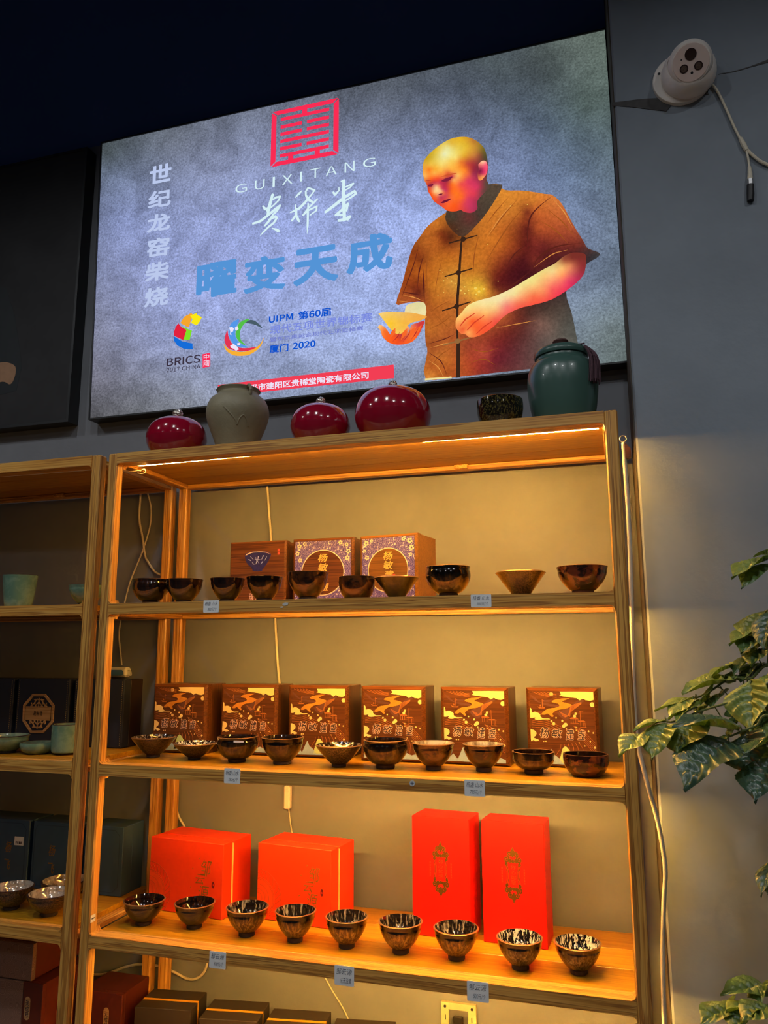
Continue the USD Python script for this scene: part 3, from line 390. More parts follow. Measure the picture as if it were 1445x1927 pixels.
# shop spotlights on the ceiling and the added far fill row, behind and above the viewer
m_lamp = plain("lamp_housing", (30, 30, 32), rough=0.5)
for i, (x, y) in enumerate(SPOTS):
    t = thing("ceiling_spotlight", "black ceiling spotlight, " + ("leftmost of the row near the shelves", "second from the left of the row near the shelves", "middle one of the row near the shelves", "second from the right of the row near the shelves", "rightmost of the row near the shelves", "left one of the added unseen fill row far from the shelves", "middle one of the added unseen fill row far from the shelves", "right one of the added unseen fill row far from the shelves")[i], "spotlight", (x, y, SPOT_Z), group=None)
    part(t, "housing", lathe([(0.0, 0.16), (0.05, 0.16), (0.055, 0.15), (0.055, -0.01), (0.050, -0.01), (0.050, 0.02), (0.0, 0.02)], 32), m_lamp)
    part(t, "stem", lathe([(0.0, 4.2 - SPOT_Z), (0.008, 4.2 - SPOT_Z), (0.008, 0.155), (0, 0.155)], 12), m_lamp)
    L = UsdLux.DiskLight.Define(stage, str(t.GetPath()) + "/bulb_light")
    L.CreateRadiusAttr(0.045); L.CreateIntensityAttr(SPOT_STRENGTH); L.CreateColorAttr(Gf.Vec3f(*SPOT_COLOR)); L.AddTranslateOp().Set(Gf.Vec3d(0, 0, 0.004))

# ---------------------------------------------------------------- the two shelf units
W, T = 1.12, 0.0245
LEVELS = [1.0674, 0.7098, 0.3535, 0.0, -0.355, -0.70]
PINE = ((220, 166, 82), (202, 142, 60), (152, 96, 38))
m_pine_x = wood("pine_along_rail", "x", *PINE)
m_pine_z = wood("pine_along_post", "z", *PINE)
m_pine_y = wood("pine_across", "y", *PINE)
m_planks = [wood("pine_plank_%s" % k, "x", *c, scale=0.6) for k, c in (("warm", ((184, 132, 22), (176, 122, 18), (158, 104, 12))), ("light", ((192, 140, 26), (184, 130, 20), (168, 114, 14))), ("deep", ((174, 122, 18), (166, 112, 14), (148, 94, 10))))]
m_led = mat("led_diffuser_lit", {"tc": ("texture_coordinate", {}), "sp": ("separate_xyz", {}), "mr": ("map_range", {"from_min": 0.0, "from_max": W, "to_min": 0.14 * LED_STRENGTH, "to_max": 1.45 * LED_STRENGTH}),
                                 "e": ("emission", {"color": LED_COLOR})}, [("tc.object", "sp.vector"), ("sp.x", "mr.value"), ("mr.result", "e.strength")], "e.emission")   # the strip is fed from its right end and dims along its length
m_led_off = plain("led_diffuser_off", (230, 228, 220), rough=0.4)
m_alu = plain("led_channel", (190, 190, 190), rough=0.35, metal=0.9)
m_whiteplastic = plain("white_plastic", (226, 222, 212), rough=0.4, vary=0.04)


def rail_shape(t, fil=0.010, up=True):
    s = sbox(0, t - T, W, t)
    for x, sx in ((0, 1), (W, -1)):
        for z, sz in ((t, 1), (t - T, -1)):
            if sz > 0 and not up: continue
            q = sbox(min(x, x + sx * fil), min(z, z + sz * fil), max(x, x + sx * fil), max(z, z + sz * fil)).difference(Point(x + sx * fil, z + sz * fil).buffer(fil, 12))
            s = s.union(q)
    return s


def shelf_unit(x0, lit, label):
    u = thing("display_shelf", label, "shelf", (x0, 0, ZO))
    for xa in (-0.024, W):
        for ya, nm in ((0.0, "front_post"), (0.314, "back_post")):
            part(u, nm, cbox(xa, xa + 0.0255, ya, ya + 0.026, -ZO, LEVELS[0], 0.003), m_pine_z)
    for k, t in enumerate(LEVELS):
        part(u, "front_rail", prism_y(rail_shape(t, up=k > 0), 0.0004, 0.037), m_pine_x, 25)
        part(u, "back_rail", cbox(0, W, 0.316, 0.3395, t - T, t - 0.0125, 0.0015), m_pine_x)
        for xa in (-0.0225, W - 0.004):
            part(u, "side_rail", cbox(xa, xa + 0.027, 0.0375, 0.315, t - T, t - 0.0125, 0.0015), m_pine_y)
        ys = [0.0374, 0.138, 0.240, 0.340]
        for j in range(3):
            part(u, "plank", cbox(0.0005, W - 0.0005, ys[j] + 0.0004, ys[j + 1] - 0.0004, t - 0.012, t, 0.0008), m_planks[(j + k) % 3], False)
        if k < 5:  # lowest strip is unseen, added to warm the lower pillar
            xs, dz = (0.03, 0.20, 0.40, 0.62, 0.86, W - 0.012), (0.0, 0.0012, 0.0034, 0.0040, 0.0012, 0.0)   # the strip sags at both ends
            def strip(y0, y1, zl, zh):
                return join(*[prism_y(Polygon([(a, t + zl + p), (b, t + zl + q), (b, t + zh + q), (a, t + zh + p)]), y0, y1) for a, b, p, q in zip(xs, xs[1:], dz, dz[1:])])
            c = part(u, "led_channel", strip(0.0385, 0.0500, -0.0186, -0.0170), m_alu, False, "thin aluminium strip light channel")
            part(c, "led_diffuser", strip(0.0390, 0.0496, -0.0236, -0.0187), m_led if lit else m_led_off, False)
    part(u, "joint_block", cbox(0.755, 0.79, 0.306, 0.3159, LEVELS[0] - T + 0.001, LEVELS[0] - 0.0126, 0.002), m_pine_y)
    return u


lit_shelf = shelf_unit(0.0, True, "lit pine display shelf with amber strip lights under its boards")
dark_shelf = shelf_unit(-0.0711 + 0.0255 - 0.0255 - W, False, "unlit pine display shelf left of the lit one")
XL = -0.0711 - W                            # inner left edge of the unlit shelf

# ---------------------------------------------------------------- the lit light box: backlit printed film in a black metal frame
YL = 0.316
m_frame = plain("lightbox_metal", (52, 54, 56), rough=0.45, metal=0.3, vary=0.1, scale=8.0)


def L2(px, py, y=YL):
    return at(px, py, y=y)[[0, 2]]


def zpts(pts, ox, oy, s):
    """Points measured in an enlarged crop of the photograph, back to whole-frame pixels."""
    return [(ox + a / s, oy + b / s) for a, b in pts]


def film(name, nscale=0.0, lo=0.9, hi=1.1, ramp=None):
    """Printed film: the print's own colours (a mesh attribute), backlit evenly; fine noise is the print's grain."""
    n = {"at": ("attribute", {"attribute": "print"}), "e": ("emission", {"strength": 1.0})}
    if not nscale: return mat(name, n, [("at.color", "e.color")], "e.emission")
    n |= {"tc": ("texture_coordinate", {}), "nz": ("noise_texture", {"scale": nscale, "detail": 3.0, "roughness": 0.65}),
          "mr": ("map_range", {"from_min": 0.32, "from_max": 0.68, "to_min": lo, "to_max": hi, "clamp": True}), "mx": ("mix", {"mix_type": "multiply", "fac": 1.0}), "cc": ("combine_xyz", {})}
    l = [("at.color", "mx.color1"), ("tc.object", "nz.vector"), ("nz.fac", "mr.value"), ("mr.result", "cc.x"), ("mr.result", "cc.y"), ("mr.result", "cc.z"), ("cc.vector", "mx.color2"), ("mx.color", "e.color")]
    if name == "film_background":
        n |= {"n2": ("noise_texture", {"scale": 9.0, "detail": 6.0, "roughness": 0.7, "distortion": 0.6}), "r2": ("map_range", {"from_min": 0.36, "from_max": 0.62, "to_min": 0.80, "to_max": 1.30, "clamp": True}), "ml": ("math", {"math_type": "multiply"})}
        l = [x for x in l if x[0] != "mr.result"] + [("tc.object", "n2.vector"), ("n2.fac", "r2.value"), ("r2.result", "ml.value1"), ("mr.result", "ml.value2"), ("ml.value", "cc.x"), ("ml.value", "cc.y"), ("ml.value", "cc.z")]
    return mat(name, n, l, "e.emission")


def painted(parent, name, outline, points, y, material, step, power=3.0, label=None, px=True, soft=5.0):
    """A flat printed area: outline and colour samples in frame pixels (or plane coordinates), coloured smoothly between the samples."""
    poly = Polygon(outline).buffer(0)
    if poly.geom_type != "Polygon": poly = max(poly.geoms, key=lambda g: g.area)
    ring = np.array(poly.exterior.segmentize(step).coords)[:-1]
    a, b, c, d = poly.bounds
    gx, gy = np.meshgrid(np.arange(a + step / 2, c, step), np.arange(b + step / 2, d, step)); G = np.stack([gx.ravel(), gy.ravel()], 1)
    import shapely
    inner = poly.buffer(-step * 0.5)
    G = G[shapely.contains_xy(inner, G[:, 0], G[:, 1])] if not inner.is_empty else G[:0]
    P = np.vstack([ring, G])
    from scipy.spatial import Delaunay
    F = Delaunay(P).simplices; cen = P[F].mean(1)
    F = F[shapely.contains_xy(poly.buffer(step * 0.02), cen[:, 0], cen[:, 1])]
    pts = np.array([q[0] for q in points], float); cols = np.array([lin(q[1]) ** 0.4545 for q in points])
    from scipy.interpolate import RBFInterpolator
    pts, uq = np.unique(pts, axis=0, return_index=True)
    col = np.clip(RBFInterpolator(pts, cols[uq], kernel='linear', smoothing=soft * 0.4)(P), cols.min(0), cols.max(0)) ** 2.2
    X = np.array([at(u, v, y=y) for u, v in P]) if px else np.stack([P[:, 0], np.full(len(P), y), P[:, 1]], 1)
    nrm = np.cross(X[F[:, 1]] - X[F[:, 0]], X[F[:, 2]] - X[F[:, 0]])[:, 1]
    F[nrm > 0] = F[nrm > 0][:, ::-1]
    m = usdkit.mesh(stage, numbered(name, parent.GetPath()), (X, F), material)
    UsdGeom.PrimvarsAPI(m).CreatePrimvar("print", Sdf.ValueTypeNames.Color3fArray, "vertex").Set(Vt.Vec3fArray.FromNumpy(col.astype(np.float32)))
    return tag(m.GetPrim(), label)


lightbox = thing("light_box", "large lit advertising light box with a man holding a bowl", "light box")
TL, TR, BR, BL = L2(191, 269), L2(1139, 54), L2(1180.5, 680), L2(168, 788)
outer = Polygon([TL, TR, BR, BL]).buffer(0.003, join_style="mitre")
inner = Polygon([TL, TR, BR, BL]).buffer(-0.0015, join_style="mitre")
part(lightbox, "frame", prism_y(outer.difference(inner), YL - 0.001, YW - 0.0005), m_frame, False)
part(lightbox, "back_panel", prism_y(inner, YL + 0.004, YW - 0.002), m_frame, False)
f_bg, f_man, f_skin = film("film_background", 170.0, 0.95, 1.85), film("film_cloth", 120.0, 0.78, 1.15), film("film_skin", 90.0, 0.95, 1.05)
bg = [((200, 290), (64, 72, 76)), ((215, 330), (88, 98, 120)), ((230, 420), (108, 118, 155)), ((190, 600), (104, 108, 130)), ((190, 720), (92, 92, 104)), ((180, 780), (70, 70, 74)), ((330, 270), (90, 96, 110)),
      ((400, 320), (112, 120, 148)), ((500, 420), (128, 140, 185)), ((500, 520), (130, 142, 188)), ((400, 600), (126, 136, 176)), ((560, 620), (128, 140, 178)), ((620, 215), (82, 88, 104)), ((740, 190), (72, 78, 90)),
      ((760, 300), (112, 124, 160)), ((770, 420), (132, 146, 190)), ((740, 560), (134, 148, 190)), ((700, 640), (134, 148, 188)), ((860, 190), (74, 82, 98)), ((940, 160), (62, 70, 78)), ((1010, 140), (64, 72, 76)), ((1090, 100), (78, 88, 84)),
      ((1100, 200), (66, 78, 76)), ((1020, 240), (70, 82, 98)), ((1060, 330), (84, 98, 122)), ((1110, 420), (90, 102, 124)), ((1140, 540), (92, 104, 120)), ((1150, 620), (90, 100, 102)), ((1160, 670), (84, 94, 94)), ((960, 300), (96, 108, 138)),
      ((480, 740), (122, 132, 158)), ((350, 760), (108, 112, 122)), ((260, 770), (90, 92, 98)), ((300, 640), (122, 130, 164)), ((700, 720), (110, 120, 140))]
film_outline = [(191.5, 270.5), (1138, 56), (1179.5, 679.5), (169, 787)]
painted(lightbox, "printed_film", film_outline, bg, YL + 0.0025, f_bg, 9.0, 3.5)
Y1, Y2, Y3 = YL + 0.0021, YL + 0.0017, YL + 0.0013
g_mist, g_white, g_sky, g_blue, g_lilac, g_lilac2 = glow("film_mist", (186, 200, 236)), glow("film_white", (214, 240, 245)), glow("film_sky_blue", (84, 148, 214)), glow("film_deep_blue", (14, 82, 204)), glow("film_lilac", (122, 138, 224)), glow("film_lilac_dim", (116, 128, 206))
g_red, g_banner, g_ink, g_paper = glow("film_seal_red", (250, 44, 84)), glow("film_banner_red", (242, 62, 84)), glow("film_ink", (58, 50, 66)), glow("film_paper", (236, 228, 250))


def lb_text(name, text, crop, box, g, bold=0.0, vertical=False, label=None, track=0.0, y=Y1):
    (xl, xr, yt, yb) = box; (xl, yt), (xr, yb) = zpts([(xl, yt), (xr, yb)], *crop)
    a, b = L2(xl, yb, y), L2(xr, yt, y)
    part(lightbox, name, plate(fit(words(text, bold, track, vertical), a[0], b[0], a[1], b[1]), y, 0.0003), g, False, label)


def lb_poly(name, pts, crop, g, y=Y1, label=None):
    return part(lightbox, name, plate(Polygon([L2(*q, y) for q in zpts(pts, *crop)]).buffer(0), y, 0.0003), g, False, label)


C1 = (150, 150, 2.223)
for ch, b in zip("世纪龙窑柴烧", ((290, 385, 345, 440), (285, 383, 453, 542), (280, 380, 552, 642), (280, 378, 652, 748), (273, 375, 754, 848), (268, 372, 860, 955))):
    lb_text("lettering", ch, C1, b, g_mist, 0.028)
for ch, b in zip("曜变天成", ((485, 660, 748, 920), (685, 862, 724, 898), (893, 1082, 684, 866), (1115, 1308, 632, 817))):
    lb_text("lettering", ch, C1, b, g_sky, 0.036)
C2 = (430, 280, 4.817)
for ch, b in zip("GUIXITANG", ((62, 168, 310, 405), (238, 328, 273, 374), (398, 420, 253, 347), (485, 580, 225, 330), (648, 668, 205, 297), (740, 832, 170, 272), (880, 982, 148, 250), (1052, 1142, 108, 217), (1220, 1335, 75, 174))):
    lb_text("lettering", ch, C2, b, g_white, -0.008)
brush = [[[(398, 418, 13), (380, 480, 14), (362, 560, 14), (352, 600, 10)], [(312, 520, 8), (330, 545, 13), (350, 540, 8), (385, 500, 6)], [(385, 470, 6), (430, 440, 10), (468, 432, 9), (455, 465, 8), (410, 510, 7), (360, 550, 8), (345, 560, 8)],
          [(222, 678, 10), (290, 655, 12), (360, 600, 12), (420, 550, 13), (465, 515, 11), (440, 560, 10), (400, 600, 9)], [(400, 600, 8), (370, 650, 12), (330, 695, 9)], [(370, 640, 10), (420, 615, 13), (440, 625, 10), (410, 670, 10), (360, 710, 10), (310, 760, 7), (288, 785, 3)], [(395, 720, 4), (440, 735, 12), (460, 745, 8), (430, 755, 3)]],
         [[(605, 440, 5), (640, 405, 12), (665, 380, 4)], [(720, 355, 9), (700, 385, 8), (700, 420, 9)], [(725, 355, 8), (780, 375, 8), (755, 410, 6), (730, 440, 8), (690, 490, 12), (640, 540, 12), (600, 560, 10), (560, 578, 5)], [(605, 505, 4), (612, 560, 10), (612, 600, 13), (575, 650, 9)], [(612, 600, 10), (630, 640, 12), (640, 660, 6)],
          [(700, 420, 8), (725, 460, 12), (770, 490, 9), (805, 455, 6), (760, 500, 8), (720, 540, 8), (675, 600, 8)], [(680, 600, 7), (720, 560, 8), (800, 520, 8), (795, 560, 7), (740, 600, 6)], [(722, 500, 8), (718, 600, 10), (716, 700, 9), (713, 768, 2)]],
         [[(1045, 290, 14), (1040, 400, 15), (1045, 500, 16), (1050, 640, 14)], [(1045, 290, 12), (1022, 295, 7)], [(950, 395, 9), (965, 415, 12), (1000, 380, 6), (1000, 350, 5)], [(1050, 350, 6), (1130, 315, 9), (1100, 350, 7), (1050, 380, 6)], [(880, 572, 12), (950, 520, 14), (1050, 440, 14), (1140, 385, 12), (1155, 405, 10), (1110, 440, 9), (1060, 470, 7)],
          [(970, 600, 10), (1020, 560, 12), (1080, 500, 12), (1070, 560, 8)], [(1000, 650, 12), (1050, 640, 16), (1100, 615, 13), (1080, 640, 12)], [(975, 600, 8), (1030, 600, 12)]]]
for st in brush:
    s = union_all([stroke([(*L2(*zpts([(a, b)], *C2)[0], Y1), wd * 1.25 / 4.817 / FPX * 1.85) for a, b, wd in q]) for q in st])
    part(lightbox, "brush_lettering", plate(s, Y1, 0.0003, 0.0003), g_white, False)
# red square emblem: a mitred frame round a ladder of bars, in a unit square
q = zpts([(155, 1225), (205, 330), (1262, 108), (1250, 1000), (160, 360), (1250, 95)], 490, 170, 8.5)
(sx0, sz0), (sx1, sz1) = L2(*q[0]), L2(1250 / 8.5 + 490, 108 / 8.5 + 170)
e = [sbox(0, 0, 1, 1).difference(sbox(.075, .075, .925, .925))]
bars = [sbox(.14, .80, .86, .86), sbox(.46, .85, .535, .95), sbox(.14, .66, .46, .72), sbox(.535, .66, .86, .72), sbox(.14, .53, .46, .59), sbox(.535, .53, .86, .59), sbox(.14, .40, .86, .46), sbox(.14, .27, .46, .33), sbox(.535, .27, .86, .33), sbox(.14, .14, .86, .20), sbox(.265, .05, .34, .15), sbox(.655, .05, .73, .15)]
cuts = [lines([[(0, 0), (.09, .09)]], .02), lines([[(1, 1), (.91, .91)]], .02), lines([[(0, 1), (.09, .91)]], .02), lines([[(1, 0), (.91, .09)]], .02)]
em = union_all(e + bars).difference(union_all(cuts))
part(lightbox, "square_emblem", plate(affinity.affine_transform(em, [sx1 - sx0, 0, 0, sz1 - sz0, sx0, sz0]), Y1, 0.0003), g_red, False, "red square emblem of stacked bars")
C3 = (300, 570, 3.44)
lb_text("lettering", "UIPM", C3, (708, 865, 66, 130), g_blue, 0.022)
lb_text("lettering", "第60届", C3, (898, 1110, 27, 110), g_blue, 0.022)
lb_text("lettering", "现代五项世界锦标赛", C3, (715, 1378, 60, 205), g_lilac, 0.012)
lb_text("lettering", "暨东京奥运会现代五项资格赛", C3, (715, 1320, 146, 252), g_lilac2, 0.012)
lb_text("lettering", "厦门", C3, (712, 835, 260, 326), g_blue, 0.022); lb_text("lettering", "2020", C3, (862, 1010, 240, 302), g_blue, 0.022)
lb_text("lettering", "BRICS", C3, (45, 265, 333, 412), g_ink, 0.014); lb_text("lettering", "2017 CHINA", C3, (45, 265, 397, 450), g_ink, 0.0)
lb_poly("small_red_seal", [(279, 332), (328, 323), (328, 412), (280, 420)], C3, g_red)
lb_text("lettering", "中", C3, (285, 322, 330, 368), g_paper, 0.0, y=Y2); lb_text("lettering", "國", C3, (285, 322, 370, 412), g_paper, 0.0, y=Y2)
for k, (c, pts) in enumerate((((246, 166, 44), [(135, 130), (160, 90), (205, 66), (222, 80), (205, 108), (190, 160), (160, 145)]), ((252, 232, 22), [(198, 82), (240, 66), (245, 78), (275, 92), (255, 130), (240, 145), (205, 130), (214, 105)]),
                              ((126, 226, 40), [(140, 150), (210, 180), (195, 240), (155, 238), (170, 178)]), ((226, 34, 62), [(92, 195), (105, 155), (122, 132), (140, 155), (175, 175), (155, 240), (120, 225), (94, 212)]), ((22, 108, 216), [(92, 215), (150, 250), (213, 262), (217, 300), (160, 298), (115, 275), (95, 245)]))):
    lb_poly("sail_emblem", pts, C3, glow("film_sail_%d" % k, c), Y1 - 0.0001 * (k % 2) - 0.0001 * (k == 3))


def sm(pts):
    return [tuple(v) for v in spline(pts + [pts[0]], 5)[:-1]]


for k, (c, pts) in enumerate((((248, 176, 52), [(415, 265), (430, 305), (470, 335), (520, 343), (580, 335), (630, 305), (660, 270), (675, 225), (655, 262), (620, 292), (570, 312), (510, 316), (450, 300)]),
                              ((226, 52, 82), [(420, 240), (428, 205), (440, 180), (447, 220), (470, 263), (510, 288), (560, 293), (625, 287), (590, 305), (540, 313), (480, 306), (437, 285)]),
                              ((84, 152, 232), [(445, 190), (455, 150), (480, 120), (515, 108), (500, 150), (490, 190), (495, 225), (520, 260), (570, 285), (520, 284), (480, 265), (455, 225)]),
                              ((84, 192, 72), [(495, 165), (518, 130), (550, 110), (580, 108), (545, 140), (525, 175), (520, 210), (530, 245), (560, 275), (520, 255), (495, 215)]), ((72, 92, 104), [(555, 130), (580, 112), (610, 113), (640, 133), (665, 163), (630, 147), (590, 134)]))):
    lb_poly("crescent_emblem", sm(pts), C3, glow("film_crescent_%d" % k, c), Y1 - 0.0001 * k)
for pts in ([(450, 160), (470, 155), (482, 165), (476, 185), (462, 193), (466, 208), (456, 205), (458, 185)], [(488, 160), (505, 150), (512, 168), (500, 180), (490, 175)], [(458, 275), (480, 265), (500, 280), (515, 300), (495, 310), (478, 296), (462, 290)], [(500, 262), (518, 258), (524, 272), (508, 276)]):
    lb_poly("white_figure", pts, C3, g_paper, Y2)
lb_poly("red_banner", [(578, 1277), (1313, 1192), (1315, 1248), (580, 1325)], C1, g_banner)
lb_text("lettering", "南平市建阳区贵稀堂陶瓷有限公司", (400, 690, 4.014), (219, 1178, 35, 193), g_paper, 0.022, y=Y2)

# the man in the print: flat printed areas, each coloured from samples of the print
CH, CM = (780, 240, 8.028), (680, 230, 2.779)


def man(name, outline, samples, crop, y, material=None, step=2.4, power=3.0, label=None, smooth=True, soft=2.2):
    o = zpts(outline, *crop)
    if smooth: o = [tuple(v) for v in spline(o + [o[0]], 3)[:-1]]
    painted(lightbox, name, o, [(zpts([a], *crop)[0], c) for a, c in samples], y, material or f_skin, step, power, label, soft=soft)


O = (196, 108, 34)
man("printed_shirt", [(445, 470), (400, 500), (345, 545), (305, 600), (270, 650), (240, 740), (215, 840), (182, 950), (235, 945), (328, 945), (332, 1050), (335, 1150), (345, 1200), (335, 1340), (500, 1332), (700, 1310), (1140, 1250), (1130, 1150), (1100, 1000), (1070, 890), (1120, 820), (1165, 750), (1250, 692), (1185, 660), (1160, 620), (1110, 540), (1050, 430), (1000, 382), (960, 375), (850, 358), (750, 355), (720, 325), (670, 330), (640, 400), (600, 450), (520, 470)],
    [((400, 545), (206, 118, 40)), ((415, 580), (120, 46, 20)), ((440, 620), (110, 42, 20)), ((470, 600), (84, 40, 22)), ((395, 620), (190, 100, 34)), ((330, 640), (184, 98, 36)), ((300, 620), (160, 84, 30)), ((270, 740), (168, 82, 26)), ((285, 680), (140, 60, 22)), ((230, 870), (156, 68, 26)), ((210, 920), (170, 84, 40)), ((290, 900), (86, 30, 26)), ((270, 915), (180, 90, 40)), ((305, 860), (120, 44, 22)), ((320, 780), (200, 106, 32)), ((310, 720), (120, 50, 22)), ((310, 935), (150, 66, 34)),
     ((800, 400), (216, 132, 46)), ((900, 410), (216, 128, 46)), ((750, 470), (212, 126, 46)), ((690, 540), (208, 118, 42)), ((650, 600), (206, 116, 38)), ((600, 660), (198, 112, 36)), ((720, 560), (196, 104, 36)), ((700, 620), (208, 116, 38)), ((650, 720), (196, 108, 36)), ((740, 640), (190, 96, 34)), ((820, 480), (204, 116, 42)), ((845, 520), (150, 64, 32)), ((868, 470), (100, 34, 26)), ((866, 560), (84, 24, 24)), ((862, 640), (88, 26, 24)), ((800, 660), (150, 62, 30)), ((790, 730), (98, 32, 28)), ((740, 740), (130, 50, 30)), ((700, 800), (120, 42, 26)), ((780, 800), (78, 22, 26)), ((850, 720), (76, 22, 26)), ((860, 780), (70, 20, 26)), ((700, 850), (96, 30, 26)),
     ((900, 470), (196, 96, 42)), ((950, 430), (206, 110, 46)), ((1000, 420), (214, 120, 56)), ((1050, 510), (190, 94, 48)), ((1100, 590), (164, 72, 46)), ((1140, 640), (120, 48, 38)), ((960, 540), (186, 86, 42)), ((920, 560), (180, 82, 40)), ((1000, 600), (150, 62, 38)), ((950, 640), (110, 38, 34)), ((905, 640), (130, 46, 36)), ((900, 720), (128, 48, 36)), ((960, 690), (86, 28, 28)), ((1040, 640), (126, 52, 40)), ((1060, 670), (104, 38, 36)), ((1120, 690), (74, 32, 32)), ((1200, 700), (54, 48, 50)), ((1230, 692), (64, 60, 62)),
     ((380, 720), (192, 106, 34)), ((450, 720), (192, 108, 32)), ((400, 800), (196, 112, 36)), ((430, 840), (204, 130, 44)), ((470, 830), (214, 150, 60)), ((540, 870), (216, 154, 54)), ((600, 860), (236, 184, 56)), ((630, 880), (244, 200, 56)), ((660, 880), (214, 134, 44)), ((560, 780), (198, 116, 36)), ((480, 680), (190, 100, 34)), ((560, 680), (200, 114, 38)), ((380, 930), (192, 108, 36)), ((360, 860), (200, 116, 36)), ((450, 930), (196, 110, 42)), ((540, 930), (196, 112, 46)), ((460, 1040), (188, 104, 42)), ((400, 1000), (180, 94, 36)), ((400, 1100), (188, 102, 42)), ((360, 1080), (196, 110, 40)), ((450, 1110), (180, 90, 40)),
     ((380, 1170), (150, 70, 34)), ((450, 1180), (190, 102, 44)), ((400, 1230), (204, 118, 48)), ((460, 1250), (196, 104, 40)), ((370, 1280), (180, 86, 34)), ((440, 1310), (172, 82, 32)), ((365, 1325), (220, 136, 54)), ((750, 1020), (182, 88, 46)), ((800, 1000), (130, 56, 38)), ((840, 1030), (100, 44, 36)), ((880, 990), (78, 46, 38)), ((960, 980), (72, 54, 46)), ((1040, 960), (78, 64, 56)),
     ((560, 1160), (150, 62, 40)), ((620, 1150), (160, 66, 42)), ((580, 1220), (172, 66, 44)), ((640, 1210), (190, 80, 56)), ((560, 1290), (184, 76, 40)), ((620, 1280), (150, 48, 40)), ((700, 1240), (110, 30, 42)), ((700, 1150), (128, 40, 36)), ((760, 1100), (110, 38, 32)), ((740, 1290), (110, 48, 48)), ((850, 1100), (92, 46, 42)), ((930, 1050), (130, 92, 80)), ((980, 1080), (118, 92, 82)), ((850, 1180), (98, 58, 56)), ((950, 1150), (96, 80, 74)), ((1050, 1080), (88, 82, 74)), ((1080, 1180), (98, 94, 86)), ((900, 1260), (104, 72, 68)), ((1050, 1240), (102, 92, 84))], CM, Y1, f_man, 3.0, 3.2, "printed rust brown mandarin shirt", soft=7.0)
man("printed_collar", [(445, 462), (520, 452), (575, 425), (600, 390), (635, 350), (660, 325), (720, 325), (737, 335), (700, 405), (650, 480), (600, 540), (530, 600), (470, 560), (440, 510)],
    [((480, 500), (74, 62, 48)), ((470, 550), (82, 46, 28)), ((560, 500), (104, 50, 46)), ((540, 560), (86, 62, 48)), ((650, 400), (84, 70, 56)), ((700, 350), (86, 70, 56)), ((620, 480), (72, 58, 48)), ((500, 570), (78, 50, 36))], CM, Y2, f_man, 3.0)
dk, dk2 = glow("film_dark_cloth", (58, 36, 24)), glow("film_tan_cloth", (150, 104, 58))
lb_poly("printed_placket", [(524, 590), (530, 590), (508, 950), (506, 1130), (516, 1142), (516, 1334), (494, 1336), (498, 1142), (494, 950), (516, 640)], CM, dk, Y2)
for (a, b, c, d), mt_ in (((460, 632, 605, 592), dk), ((438, 807, 578, 766), dk), ((425, 986, 570, 940), dk), ((428, 1166, 578, 1124), dk2)):
    my = ((a + c) / 2, (b + d) / 2)
    knot = union_all([stroke([(*L2(*zpts([p_], *CM)[0], Y2), wd) for p_, wd in (((a, b), .0016), (my, .0022), ((c, d), .0014))]), Point(*L2(*zpts([my], *CM)[0], Y2)).buffer(.007)])
    part(lightbox, "printed_knot_button", plate(knot, Y3, 0.0003), mt_, False)
